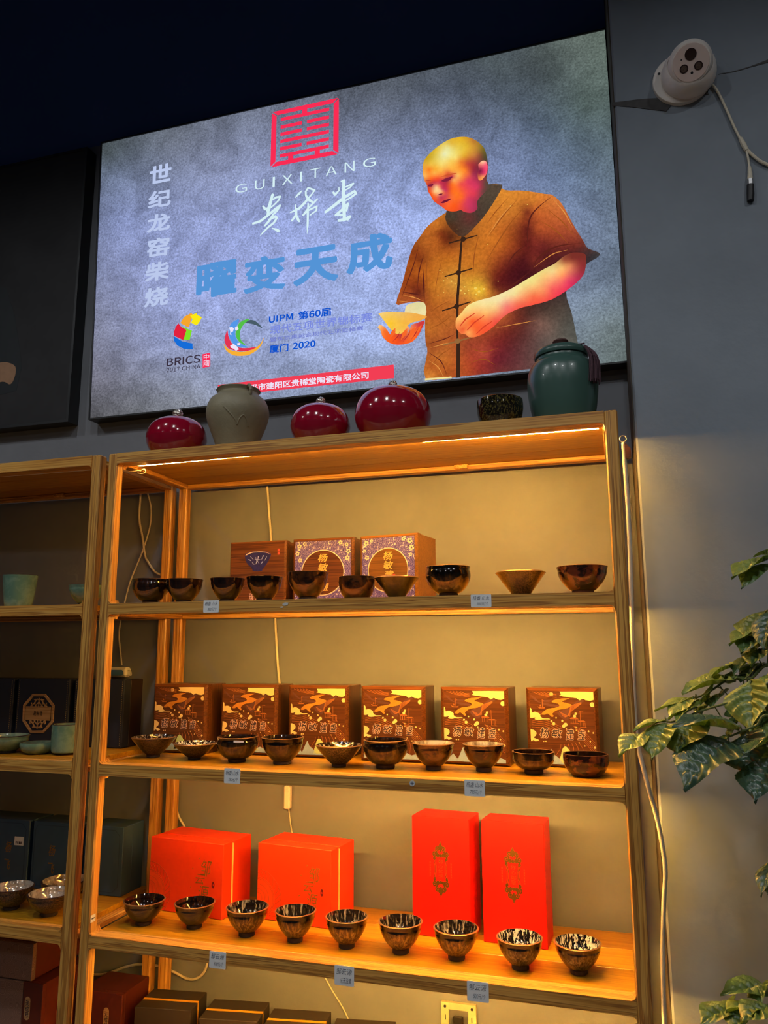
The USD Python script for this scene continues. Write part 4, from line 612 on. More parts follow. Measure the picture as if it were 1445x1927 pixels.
man("printed_head", [(475, 1250), (415, 1200), (340, 1150), (285, 1105), (255, 1050), (225, 1000), (200, 950), (190, 880), (150, 800), (130, 720), (125, 640), (135, 520), (200, 420), (320, 310), (440, 225), (560, 165), (680, 143), (800, 145), (900, 180), (1000, 250), (1060, 330), (1090, 430), (1105, 520), (1110, 620), (1095, 720), (1090, 790), (1120, 870), (1080, 960), (1020, 1020), (960, 1090), (940, 1150), (950, 1220), (900, 1270), (830, 1290), (740, 1270), (700, 1245), (640, 1262), (560, 1268)],
    [((200, 470), (196, 156, 34)), ((250, 400), (206, 170, 44)), ((330, 340), (228, 188, 56)), ((400, 350), (236, 214, 120)), ((450, 400), (238, 240, 188)), ((500, 310), (234, 228, 150)), ((430, 470), (240, 226, 140)), ((560, 240), (226, 180, 60)), ((700, 180), (232, 180, 40)), ((800, 280), (228, 182, 50)), ((700, 300), (230, 196, 70)), ((930, 290), (196, 140, 50)), ((880, 200), (190, 120, 50)), ((1000, 300), (150, 120, 44)), ((1040, 350), (112, 98, 40)), ((1060, 450), (84, 76, 46)), ((980, 420), (150, 80, 54)), ((900, 420), (204, 130, 60)),
     ((160, 560), (226, 170, 60)), ((250, 560), (242, 194, 72)), ((400, 560), (248, 218, 112)), ((550, 500), (248, 206, 90)), ((620, 450), (250, 226, 120)), ((750, 430), (228, 170, 46)), ((700, 520), (230, 120, 44)), ((870, 560), (172, 50, 56)), ((800, 540), (190, 70, 56)), ((320, 620), (248, 170, 50)), ((220, 640), (252, 120, 30)), ((160, 730), (255, 190, 92)), ((300, 690), (255, 186, 80)), ((400, 660), (255, 180, 70)), ((560, 650), (255, 172, 62)), ((660, 690), (255, 176, 76)), ((760, 640), (255, 134, 40)), ((700, 600), (252, 140, 44)),
     ((250, 780), (255, 96, 26)), ((350, 780), (246, 70, 40)), ((240, 860), (170, 50, 64)), ((300, 830), (200, 50, 70)), ((440, 740), (250, 130, 62)), ((480, 800), (150, 40, 64)), ((570, 740), (196, 46, 72)), ((500, 700), (220, 80, 50)), ((590, 790), (255, 184, 96)), ((650, 725), (255, 194, 104)), ((720, 760), (252, 140, 60)), ((390, 830), (200, 44, 84)), ((330, 900), (255, 216, 150)), ((300, 970), (255, 202, 132)), ((350, 960), (255, 214, 150)), ((400, 960), (255, 206, 142)), ((375, 900), (250, 140, 90)), ((420, 920), (196, 50, 86)), ((430, 990), (246, 120, 60)),
     ((470, 950), (196, 50, 96)), ((250, 1000), (246, 82, 26)), ((220, 930), (230, 70, 40)), ((310, 1040), (250, 110, 50)), ((400, 1050), (188, 50, 92)), ((470, 1040), (200, 60, 86)), ((550, 1060), (246, 110, 60)), ((340, 1110), (230, 80, 50)), ((400, 1150), (220, 70, 60)), ((480, 1140), (250, 100, 50)), ((560, 860), (255, 110, 32)), ((560, 960), (255, 106, 30)), ((640, 1000), (255, 120, 34)), ((700, 850), (232, 76, 70)), ((800, 800), (222, 60, 92)), ((850, 900), (228, 66, 92)), ((950, 900), (214, 55, 96)), ((720, 1050), (252, 104, 40)), ((600, 1180), (255, 90, 26)), ((640, 1230), (240, 80, 36)), ((480, 1210), (250, 96, 40)),
     ((800, 1080), (216, 60, 92)), ((900, 1000), (226, 60, 80)), ((850, 1220), (196, 55, 92)), ((760, 1160), (220, 64, 84)), ((1000, 900), (172, 55, 72)), ((1080, 850), (92, 72, 60)), ((1030, 960), (110, 66, 62)), ((880, 700), (172, 55, 80)), ((900, 640), (150, 40, 62)), ((820, 700), (236, 100, 60)), ((1050, 790), (130, 60, 60)), ((930, 1160), (170, 50, 80))], CH, Y2 - 0.0001, f_skin, 1.6, 3.4, "printed shaven head")
man("printed_ear", [(960, 560), (1000, 515), (1050, 500), (1090, 525), (1105, 600), (1092, 690), (1060, 740), (1010, 795), (965, 785), (950, 690), (970, 640)], [((1030, 525), (255, 206, 156)), ((985, 560), (250, 120, 110)), ((1075, 560), (252, 90, 120)), ((1060, 630), (246, 66, 112)), ((995, 650), (120, 24, 60)), ((985, 690), (150, 30, 70)), ((1040, 700), (220, 60, 100)), ((1030, 745), (255, 170, 92)), ((985, 780), (250, 140, 70))], CH, Y2 - 0.0003, f_skin, 1.6)
m_lipdark, m_browdark = glow("film_lip_shade", (112, 22, 52)), glow("film_eye_shade", (128, 30, 60))
lb_poly("printed_mouth", sm([(395, 1138), (440, 1104), (500, 1085), (555, 1072), (505, 1112), (440, 1140)]), CH, m_lipdark, Y3)
lb_poly("printed_eye", sm([(400, 806), (470, 768), (570, 742), (520, 800), (440, 818)]), CH, m_browdark, Y3)
lb_poly("printed_eye", sm([(196, 868), (240, 858), (282, 852), (262, 888), (215, 890)]), CH, m_browdark, Y3)
lb_poly("printed_eyebrow", sm([(395, 742), (470, 716), (560, 694), (640, 690), (560, 712), (470, 738)]), CH, glow("film_brow", (206, 84, 44)), Y3)
lb_poly("printed_eyebrow", sm([(160, 800), (210, 792), (262, 790), (210, 806)]), CH, glow("film_brow_far", (190, 70, 44)), Y3)
lb_poly("printed_nostril", sm([(355, 1010), (390, 998), (425, 1000), (395, 1018)]), CH, m_lipdark, Y3)
man("printed_forearm", [(1175, 740), (1160, 800), (1100, 860), (1000, 925), (900, 955), (830, 972), (760, 1005), (715, 1045), (690, 1070), (640, 1105), (600, 1122), (565, 1125), (545, 1110), (520, 1105), (495, 1075), (495, 1030), (520, 1000), (560, 955), (620, 930), (690, 912), (780, 872), (880, 812), (960, 765), (1010, 740), (1060, 700), (1110, 682), (1170, 690)],
    [((1100, 710), (124, 48, 40)), ((1150, 770), (150, 50, 54)), ((1060, 720), (150, 70, 50)), ((1050, 760), (250, 192, 112)), ((1090, 750), (230, 140, 90)), ((1000, 780), (246, 216, 142)), ((900, 840), (246, 218, 132)), ((800, 900), (248, 226, 152)), ((720, 930), (246, 226, 166)), ((640, 955), (250, 222, 152)), ((560, 990), (250, 206, 122)), ((515, 1030), (255, 192, 102)), ((1080, 830), (236, 70, 102)), ((1130, 810), (180, 50, 80)), ((1000, 870), (246, 92, 90)), ((1050, 800), (255, 152, 92)), ((900, 910), (250, 112, 72)), ((820, 950), (250, 112, 82)), ((760, 965), (246, 122, 112)), ((700, 980), (250, 192, 122)), ((700, 1035), (240, 90, 72)), ((620, 1040), (255, 112, 60)), ((650, 1000), (255, 186, 104)), ((600, 1090), (250, 102, 50)), ((560, 1100), (255, 176, 92)), ((530, 1085), (240, 92, 50)), ((580, 1040), (255, 92, 40)), ((960, 800), (248, 200, 120)), ((950, 890), (252, 140, 90))], CM, Y3, f_skin, 2.2, 3.0)
def folds(name, strokes, g, y, k=1.0):
    s = union_all([stroke([(*L2(*zpts([(a, b)], *CM)[0], y), wd * k * 0.00046) for a, b, wd in zip([q_[0] for q_ in st_], [q_[1] for q_ in st_], np.interp(np.linspace(0, 1, len(st_)), [0, .5, 1], [.3, w_, .2]))]) for w_, st_ in [(w0, spline([(*p_, 0) for p_ in pts], 4)[:, :2]) for w0, pts in strokes]])
    part(lightbox, name, plate(s, y, 0.0003, 0.0002), g, False, kind="stuff")


folds("printed_dark_fold", [(5, [(1000, 385), (930, 440), (882, 500), (868, 600), (880, 700)]), (4, [(860, 640), (800, 690), (760, 750)]), (6, [(1150, 632), (1020, 650), (930, 705), (893, 765)]), (3, [(300, 640), (278, 730), (242, 830), (205, 930)]), (4, [(326, 690), (302, 780), (292, 870)]), (3, [(345, 1160), (430, 1135), (490, 1108)]), (3, [(345, 1200), (415, 1250), (450, 1330)]), (3, [(880, 780), (820, 830), (740, 880)]), (4, [(205, 885), (260, 895), (322, 905)]), (5, [(330, 950), (326, 850), (322, 760)])], glow("film_fold_dark", (92, 34, 26)), Y2, 1.0)
folds("printed_soft_fold", [(4, [(820, 400), (740, 490), (665, 600)]), (3, [(775, 385), (700, 470), (650, 540)]), (4, [(865, 430), (785, 520), (705, 640), (645, 745)]), (3, [(955, 440), (1050, 520), (1120, 605)]), (3, [(925, 510), (1015, 565), (1085, 640)]), (3, [(350, 1085), (420, 1050), (485, 1000)]), (3, [(345, 1005), (400, 965), (470, 930)]), (2, [(380, 1000), (440, 1060), (480, 1090)]), (3, [(620, 560), (590, 700), (582, 860)]), (3, [(355, 1290), (410, 1220), (490, 1170)]), (3, [(360, 640), (340, 760), (345, 900)]), (3, [(560, 1180), (640, 1200), (720, 1180)]), (3, [(560, 1260), (640, 1240), (700, 1270)]), (2, [(430, 690), (400, 800), (380, 920)])], glow("film_fold_soft", (158, 82, 30)), Y2, 1.0)
folds("printed_light_fold", [(2.4, [(700, 1076), (830, 1052), (915, 1036)]), (2.4, [(195, 935), (235, 940), (262, 943)]), (3, [(215, 905), (270, 915), (325, 935)]), (3, [(800, 415), (725, 500), (650, 610)]), (3, [(1000, 400), (1060, 470), (1110, 560)]), (2.5, [(900, 760), (1000, 690), (1080, 668)]), (3, [(360, 1180), (430, 1160), (485, 1150)]), (3, [(350, 1245), (400, 1280), (430, 1335)])], glow("film_fold_light", (226, 148, 70)), Y2, 1.0)
specks = union_all([Point(*L2(*zpts([(a, b)], *CM)[0], Y2)).buffer(r * 0.0004, 6) for a, b, r in ((430, 830, 4), (450, 815, 3), (470, 832, 5), (490, 845, 3), (520, 880, 6), (540, 895, 5), (560, 880, 4), (596, 868, 9), (615, 885, 8), (640, 872, 6), (600, 900, 5), (410, 775, 4), (425, 785, 2), (540, 860, 4), (715, 832, 3), (780, 438, 5), (500, 560, 2), (430, 890, 3), (400, 905, 3), (660, 640, 2), (700, 545, 2), (868, 430, 3))])
part(lightbox, "printed_clay_speck", plate(specks, Y2, 0.0003), glow("film_speck", (244, 206, 96)), False, kind="stuff")
gf = glow("film_finger_shade", (214, 66, 40))
for seg in (((516, 1066, 1.2), (545, 1030, 2), (592, 1000, 1)), ((552, 1088, 1.2), (590, 1048, 2), (640, 1012, 1)), ((600, 1108, 1), (640, 1070, 2), (682, 1042, 1))):
    part(lightbox, "printed_finger_line", plate(stroke([(*L2(*zpts([(a, b)], *CM)[0], Y3), wd * 0.0009) for a, b, wd in seg]), Y3 - 0.0003, 0.0003), gf, False)
man("printed_wrist", [(225, 1000), (235, 960), (270, 945), (330, 945), (335, 1012), (280, 1010)], [((300, 960), (222, 214, 156)), ((240, 985), (240, 220, 160)), ((320, 1000), (240, 228, 170))], CM, Y2, f_skin, 2.6)
man("printed_hand", [(85, 1072), (98, 1060), (125, 1075), (155, 1112), (165, 1080), (180, 1065), (195, 1085), (215, 1102), (235, 1066), (250, 1075), (240, 1110), (262, 1062), (290, 1050), (330, 1038), (320, 1070), (300, 1110), (270, 1145), (230, 1160), (180, 1163), (140, 1150), (110, 1120), (100, 1090)],
    [((92, 1072), (255, 206, 130)), ((120, 1090), (246, 110, 40)), ((240, 1076), (255, 176, 110)), ((180, 1075), (250, 120, 60)), ((180, 1130), (246, 84, 30)), ((212, 1115), (170, 44, 62)), ((150, 1130), (250, 92, 30)), ((300, 1060), (204, 54, 62)), ((262, 1120), (255, 116, 42)), ((230, 1150), (250, 96, 40)), ((290, 1090), (240, 84, 50))], CM, Y2, f_skin, 2.2)
man("printed_bowl", [(88, 1000), (130, 992), (250, 995), (335, 1012), (335, 1024), (300, 1040), (258, 1050), (232, 1078), (215, 1102), (182, 1106), (150, 1080), (120, 1040)], [((200, 1000), (238, 192, 104)), ((110, 1000), (246, 206, 120)), ((150, 1050), (252, 196, 44)), ((220, 1050), (250, 186, 66)), ((300, 1026), (244, 172, 70)), ((190, 1095), (246, 200, 90))], CM, Y3, f_skin, 2.2, label="printed pale yellow bowl")
folds("printed_finger", [(13, [(150, 1130), (166, 1100), (178, 1076)]), (13, [(205, 1140), (225, 1105), (240, 1078)]), (13, [(245, 1135), (266, 1095), (288, 1066)]), (11, [(270, 1120), (296, 1086), (316, 1058)])], glow("film_finger", (248, 104, 42)), Y3 - .0002)
folds("printed_finger_tip", [(8, [(172, 1092), (180, 1076)]), (9, [(233, 1092), (240, 1076)]), (8, [(280, 1078), (288, 1066)]), (8, [(96, 1078), (90, 1070)])], glow("film_finger_tip", (255, 176, 104)), Y3 - .0004)
folds("printed_finger_gap", [(3, [(160, 1150), (190, 1120), (200, 1095)]), (3, [(215, 1150), (246, 1110), (256, 1080)]), (3, [(258, 1140), (282, 1106), (300, 1072)])], glow("film_finger_gap", (176, 44, 44)), Y3 - .0005)
man("printed_hem", [(332, 1340), (470, 1330), (474, 1338), (332, 1350)], [((400, 1340), (240, 226, 152))], CM, Y2, f_skin, 3.0, smooth=False)

# the unlit light box to the left, mostly outside the frame
dark_box = thing("light_box", "unlit dark light box left of the lit one", "light box")
xr_t, xr_b = at(161.6, 277, y=YL), at(132, 793, y=YL)
xr, zt, zb = (xr_t[0] + xr_b[0]) / 2, xr_t[2], xr_b[2]
part(dark_box, "frame", prism_y(sbox(xr - 1.46, zb, xr, zt).difference(sbox(xr - 1.452, zb + .008, xr - .008, zt - .008)), YL - 0.001, YW - 0.0005), m_frame, False)
m_darkfilm = plain("unlit_print", (50, 50, 52), rough=0.55, vary=0.25, scale=7.0, spec=0.25)
part(dark_box, "printed_film", cbox(xr - 1.452, xr - .008, YL + .002, YW - .002, zb + .008, zt - .008), m_darkfilm, False)
robe = Polygon([L2(*q) for q in ((-60, 560), (-10, 530), (12, 545), (26, 590), (36, 650), (40, 690), (30, 735), (-10, 745), (-60, 730))])
part(dark_box, "printed_robe", plate(robe, YL + 0.0016, 0.0004), plain("unlit_print_robe", (30, 36, 40), rough=0.6), False)
hand = Polygon([tuple(L2(*q)) for q in sm([(-30, 690), (0, 682), (18, 683), (29, 692), (26, 712), (18, 723), (4, 718), (-30, 725)])])
part(dark_box, "printed_hand", plate(hand, YL + 0.0012, 0.0004), plain("unlit_print_skin", (168, 128, 96), rough=0.6), False)

# ---------------------------------------------------------------- ceramics
def glaze(name, base, streak, rough=0.12, metal=0.35, sx=90.0, sz=14.0, lo=0.42, hi=0.62, body_z=None, dark=(16, 11, 9), coat=0.6, rng=None, ir=0.0):
    """Tea bowl glaze: streaks running down the wall; body_z = (z where the dark band below the lip ends, z where the drips end)."""
    n = {"tc": ("texture_coordinate", {}), "mp": ("mapping", {"scale": (sx, sx, sz)}), "nz": ("noise_texture", {"scale": 1.0, "detail": 3.0, "roughness": 0.6, "distortion": 0.4}),
         "rp": ("rgb_ramp", {"ramp": [(lo, lin(base)), (hi, lin(streak))]}), "p": ("principled_bsdf", {"roughness": rough, "metallic": metal, "coat_weight": coat, "coat_roughness": 0.05})}
    l = [("tc.object", "mp.vector"), ("mp.vector", "nz.vector"), ("nz.fac", "rp.fac")]
    if body_z:
        n |= {"sp": ("separate_xyz", {}), "ma": ("math", {"math_type": "multiply_add", "value2": body_z[2], "value3": 0.0}), "mr": ("map_range", {"from_min": body_z[0], "from_max": body_z[1], "clamp": True}), "mx": ("mix", {"color2": lin(dark)}),
              "n2": ("noise_texture", {"scale": 1.0, "detail": 2.0}), "m2": ("mapping", {"scale": (160.0, 160.0, 12.0)})}
        l += [("tc.object", "sp.vector"), ("tc.object", "m2.vector"), ("m2.vector", "n2.vector"), ("n2.fac", "ma.value1"), ("sp.z", "ma.value3"), ("ma.value", "mr.value"), ("mr.result", "mx.fac"), ("rp.color", "mx.color1"), ("mx.color", "p.base_color")]
    else:
        l += [("rp.color", "p.base_color")]
    return mat(name, n, l, "p.BSDF")


g_black = glaze("glaze_black_brown", (17, 10, 9), (36, 21, 14), 0.10, 0.12)
g_gold = glaze("glaze_gold_brown", (48, 37, 20), (88, 68, 34), 0.14, 0.55, body_z=(0.045, 0.056, 0.02))
g_hare = glaze("glaze_hare_fur", (80, 62, 24), (140, 112, 50), 0.20, 0.5, 220.0, 16.0, body_z=(0.050, 0.064, 0.03))
g_fur_in = glaze("glaze_silver_inside", (34, 27, 24), (190, 180, 168), 0.13, 0.5, 150.0, 18.0, 0.52, 0.66)
g_spot = glaze("glaze_oil_spot_outside", (48, 41, 32), (116, 102, 80), 0.22, 0.45, 260.0, 30.0, body_z=(0.044, 0.064, 0.03))
g_spot_in = glaze("glaze_oil_spot_inside", (18, 14, 18), (226, 222, 212), 0.12, 0.35, 210.0, 60.0, 0.50, 0.56)
g_scene = glaze("glaze_pictured", (82, 52, 24), (24, 13, 9), 0.15, 0.4, 34.0, 40.0, 0.46, 0.58)
g_scene2 = glaze("glaze_pictured_red", (92, 48, 28), (32, 15, 10), 0.2, 0.3, 46.0, 60.0, 0.48, 0.56)
g_rust = glaze("glaze_rust_speckle", (44, 31, 22), (84, 62, 40), 0.25, 0.3, 320.0, 320.0)
g_olive = glaze("glaze_olive", (38, 33, 15), (64, 56, 26), 0.22, 0.3, 40.0, 20.0)
g_cream_in = glaze("glaze_shell_inside", (196, 186, 172), (120, 104, 90), 0.12, 0.4, 60.0, 30.0)
g_celadon = glaze("glaze_celadon", (92, 122, 102), (112, 138, 116), 0.14, 0.0, 40.0, 40.0, coat=0.5)
g_celadon_in = glaze("glaze_celadon_inside", (96, 112, 92), (120, 130, 104), 0.14, 0.0, 40.0, 40.0)
m_clay = plain("dark_clay_foot", (58, 44, 36), rough=0.7, vary=0.2, scale=200.0, bump=0.3)
m_clay_red = plain("brown_clay_foot", (92, 58, 38), rough=0.65, vary=0.2, scale=200.0)
m_lip = plain("bronze_lip", (150, 112, 78), rough=0.25, metal=0.6)
m_lip_dark = plain("dark_lip", (70, 46, 36), rough=0.2, metal=0.3)

# normalised outer profiles (r, z) from the top of the foot to the lip; first entry is the foot (r, height)
PROFILES = {
    "cone": ((0.30, 0.13), [(0.33, 0.14), (0.45, 0.26), (0.62, 0.45), (0.80, 0.68), (0.93, 0.86), (1.0, 0.985)]),
    "cone_wide": ((0.34, 0.06), [(0.36, 0.06), (0.50, 0.26), (0.68, 0.52), (0.86, 0.80), (1.0, 0.985)]),
    "belly": ((0.42, 0.12), [(0.46, 0.13), (0.66, 0.22), (0.84, 0.38), (0.96, 0.56), (1.0, 0.70), (0.985, 0.82), (0.955, 0.90), (0.985, 0.985)]),
    "cup": ((0.43, 0.12), [(0.46, 0.13), (0.58, 0.22), (0.74, 0.38), (0.87, 0.56), (0.945, 0.74), (0.955, 0.85), (1.0, 0.985)]),
    "tall": ((0.37, 0.15), [(0.39, 0.16), (0.50, 0.22), (0.70, 0.40), (0.85, 0.60), (0.93, 0.76), (0.945, 0.86), (1.0, 0.985)]),
    "low": ((0.44, 0.17), [(0.47, 0.18), (0.70, 0.28), (0.88, 0.44), (0.97, 0.62), (0.985, 0.80), (1.0, 0.985)]),
    "round": ((0.60, 0.05), [(0.64, 0.04), (0.80, 0.20), (0.93, 0.42), (0.99, 0.65), (1.0, 0.80), (0.985, 0.985)]),
    "beaker": ((0.72, 0.03), [(0.76, 0.02), (0.82, 0.15), (0.90, 0.5), (0.97, 0.85), (1.0, 0.985)]),
    "mug": ((0.70, 0.05), [(0.78, 0.05), (0.92, 0.08), (0.97, 0.2), (0.99, 0.5), (1.0, 0.985)]),
}


def bowl(loc, R, H, kind, label, outer, inside, foot=None, lip=None, group=None, name="tea_bowl", cat="bowl", lean=0.0):
    t = thing(name, label, cat, loc, rnd.uniform(0, 360), group)
    (fr, fh), pr = PROFILES[kind]
    body = spline([(r, z, 0) for r, z in pr], 5)[:, :2] * (R, H)
    th = 0.05 * R + 0.0012
    n_ = np.gradient(body, axis=0); n_ /= np.linalg.norm(n_, axis=1, keepdims=True)
    inn = body + np.stack([-n_[:, 1], n_[:, 0]], 1) * th
    inn = inn[inn[:, 1] > fh * H + 0.004]
    inn[:, 0] = np.maximum(inn[:, 0], 0)
    wob, sd = 0.006, rnd.randrange(1000)
    part(t, "glazed_wall", lathe([(fr * R * 0.9, body[0][1])] + list(map(tuple, body)), 56, wob, sd), outer, 60)
    top = body[-1]; it = inn[-1]
    lp = [tuple(top), ((top[0] * 2 + it[0]) / 3 + 0.0002, H), ((top[0] + 2 * it[0]) / 3, H), (it[0], it[1])]
    part(t, "lip", lathe(lp, 56, wob, sd), lip or m_lip, 60)
    z0 = min(inn[0][1], fh * H + 0.006)
    part(t, "inner_glaze", lathe([(it[0], it[1])] + list(map(tuple, inn[::-1]))[1:] + [(inn[0][0] * 0.6, z0 - 0.001), (0, z0 - 0.0015)], 56, wob, sd), inside, 60)
    c = 0.0008
    part(t, "foot_ring", lathe([(0, fh * H * 0.4), (fr * R * 0.72, fh * H * 0.4), (fr * R * 0.76, 0), (fr * R - c, 0), (fr * R, c), (fr * R * 1.0, fh * H), (fr * R * 0.85, fh * H + 0.0008)], 48, wob, sd), foot or m_clay, 40)
    return t


def bowl_px(cx, wpx, rim, base, level, kind, *a, y=None, dz=0.0, **k):
    """A bowl from its place in the photograph: centre, width, rim height and base, standing on a board."""
    z0 = LEVELS[level] + ZO
    if y is None:
        P = at(cx, base, z=z0); R = wpx / 2 * depth(P) / FPX; y = P[1] + PROFILES[kind][0][0] * R * 0.96
    P = at(cx, rim, y=y); R = wpx / 2 * depth(P) / FPX
    return bowl((P[0], y, z0 + 0.0005), R, P[2] - z0 + dz, kind, *a, **k)


UP, MID, LOW = "tea bowls on the upper lit shelf", "tea bowls on the middle lit shelf", "tea bowls on the lower lit shelf"
for cx, w_, rim, kind, out, inn, lab in (
        (284.5, 67, 1091, "belly", g_black, g_black, "glossy black round tea bowl at the left end of the upper lit shelf"),
        (347.5, 69, 1091, "cup", g_black, g_black, "dark brown tea bowl second from left on the upper lit shelf"),
        (428.5, 65, 1089, "cup", g_black, g_black, "dark purplish tea bowl above the left price tag on the upper shelf"),
        (498, 68, 1086, "cup", g_gold, g_black, "brown tea bowl in front of the box picturing a blue bowl"),
        (580, 78, 1078, "cup", g_scene, g_black, "amber tea bowl with dark leaf shapes before the left floral box"),
        (671.5, 69, 1086, "round", g_scene, g_black, "low rounded brown patterned tea bowl between the two floral boxes"),
        (746, 84, 1088, "cone_wide", g_olive, g_black, "olive conical tea bowl before the right floral box"),
        (843, 85, 1067, "belly", g_gold, g_black, "round bronze tea bowl with shiny dark shoulder above the right price tag"),
        (979, 94, 1078, "cone_wide", g_rust, g_rust, "speckled flaring rust tea bowl second from right on the upper lit shelf"),
        (1094.5, 95, 1067, "cup", g_scene2, g_black, "reddish brown landscape patterned tea bowl at the right end of the upper shelf")):
    bowl_px(cx, w_, rim, None, 1, kind, lab, out, inn, m_clay_red if "red" in lab else m_clay, m_lip_dark if cx < 700 else m_lip, UP, y=0.072)
for cx, w_, rim, base, kind, out, inn, lab in (
        (290, 82, 1387, 1426.7, "cone", g_rust, g_fur_in, "speckled brown conical tea bowl with silvery inside, left end of the middle shelf"),
        (367, 80, 1399, 1430.6, "cone", g_rust, g_spot_in, "low dark conical tea bowl with speckled inside on the middle shelf"),
        (447, 78, 1386, 1436, "belly", g_gold, g_black, "round bellied dark tea bowl with a small white sticker under its lip"),
        (532, 80, 1387, 1440, "cup", g_gold, g_black, "golden brown tea bowl fourth from left on the middle lit shelf"),
        (638, 88, 1402, 1445, "cone", g_rust, g_fur_in, "wide conical bronze tea bowl with pale inside on the middle shelf"),
        (725, 83.5, 1392, 1448, "belly", g_gold, g_black, "large round tea bowl with glossy black shoulder on the middle shelf"),
        (815, 80, 1398, 1451, "tall", g_scene, g_cream_in, "deep tea bowl with dark peaks under its lip, right of the screw"),
        (909, 78, 1400, 1454, "tall", g_scene, g_cream_in, "deep brown tea bowl just above the right price tag of the middle shelf"),
        (1003, 79, 1414, 1458.5, "low", g_gold, g_black, "low purplish brown tea bowl second from right on the middle shelf"),
        (1102, 84, 1418, 1464, "round", g_scene2, g_black, "footless rust and black patterned tea bowl at the right end of the middle shelf")):
    b = bowl_px(cx, w_, rim, base, 2, kind, lab, out, inn, m_clay_red if kind == "round" else m_clay, m_lip if kind != "round" else m_lip_dark, MID)
    if "sticker" in lab:
        b3 = b
for cx, w_, rim, base, out, inn, lab in (
        (272, 77.5, 1693, 1745, g_black, g_black, "plain black tea bowl at the left end of the lower lit shelf"),
        (367, 76.5, 1698, 1751, g_black, g_black, "plain black brown tea bowl in front of the left orange box"),
        (465.5, 81, 1706, 1766, g_hare, g_fur_in, "brown tea bowl with white flames inside, right of the left orange box"),
        (556, 77.5, 1713, 1776.5, g_hare, g_fur_in, "golden tea bowl with streaked silver inside before the right orange box"),
        (652.5, 80.5, 1724, 1788, g_hare, g_fur_in, "golden streaked tea bowl at the right edge of the right orange box"),
        (753.5, 83.5, 1733, 1798.6, g_hare, g_fur_in, "golden streaked tea bowl left of the left red box"),
        (858, 86, 1745, 1810.5, g_hare, g_fur_in, "golden streaked tea bowl standing before the gap between the red boxes"),
        (977.5, 87.5, 1763, 1828.5, g_spot, g_spot_in, "black and silver spotted tea bowl before the right red box"),
        (1086.5, 88.5, 1773, 1837, g_spot, g_spot_in, "black and silver spotted tea bowl at the right end of the lower shelf")):
    bowl_px(cx, w_, rim, base, 3, "tall", lab, out, inn, m_clay, m_lip, LOW)
DK = "celadon pieces on the unlit shelf"
bowl_px(39, 62, 1083, None, 1, "beaker", "pale green celadon cup on the upper board of the unlit shelf", g_celadon, g_celadon_in, m_clay, m_lip_dark, DK, name="celadon_cup", cat="cup", y=0.07)
bowl_px(164, 66, 1102, None, 1, "cup", "small green celadon cup partly behind the unlit shelf's right post", g_celadon, g_celadon_in, m_clay, m_lip_dark, DK, name="celadon_cup", cat="cup", y=0.07)
bowl_px(14, 80, 1384, 1419, 2, "cup", "olive celadon bowl at the frame edge on the unlit shelf", g_celadon, g_celadon_in, m_clay, m_lip_dark, DK, name="celadon_bowl")
bowl_px(72, 64, 1396, 1421, 2, "round", "low green celadon bowl between a bowl and a tall cup", g_celadon, g_celadon_in, m_clay, m_lip_dark, DK, name="celadon_bowl")
bowl_px(129, 58, 1362, 1422, 2, "mug", "tall straight celadon cup beside the unlit shelf's post", g_celadon, g_celadon_in, m_clay, m_lip_dark, DK, name="celadon_cup", cat="cup")
bowl_px(24, 78, 1668, 1716, 3, "tall", "brown tea bowl with pearly inside at the left frame edge of the unlit shelf", g_rust, g_cream_in, m_clay, m_lip_dark, "tea bowls on the unlit shelf")
bowl_px(95, 82, 1680, 1728, 3, "tall", "brown tea bowl with pearly inside nearest the unlit shelf's post", g_rust, g_cream_in, m_clay, m_lip_dark, "tea bowls on the unlit shelf")
bowl_px(122, 84, 1656, 1700, 3, "cup", "tea bowl with pinkish pearly inside behind another on the unlit shelf", g_rust, g_cream_in, m_clay, m_lip_dark, "tea bowls on the unlit shelf")
m_sticker = plain("paper_sticker", (236, 234, 230), rough=0.6, vary=0.02)
_s = at(456, 1394, y=0.075)
solo("bowl_sticker", plate(affinity.rotate(sbox(_s[0] - .012, _s[2] - .002, _s[0] + .012, _s[2] + .002), 1), 0.0985 - 0.0415, 0.0004), m_sticker, "tiny white sticker on the round bellied tea bowl", "sticker")

# ---------------------------------------------------------------- jars on top of the lit shelf
ZT = LEVELS[0] + ZO
m_red = plain("oxblood_glaze", (150, 10, 40), rough=0.12, vary=0.06, scale=10.0, coat=0.8)
m_silver = plain("silver_filigree", (220, 214, 202), rough=0.38, metal=1.0)


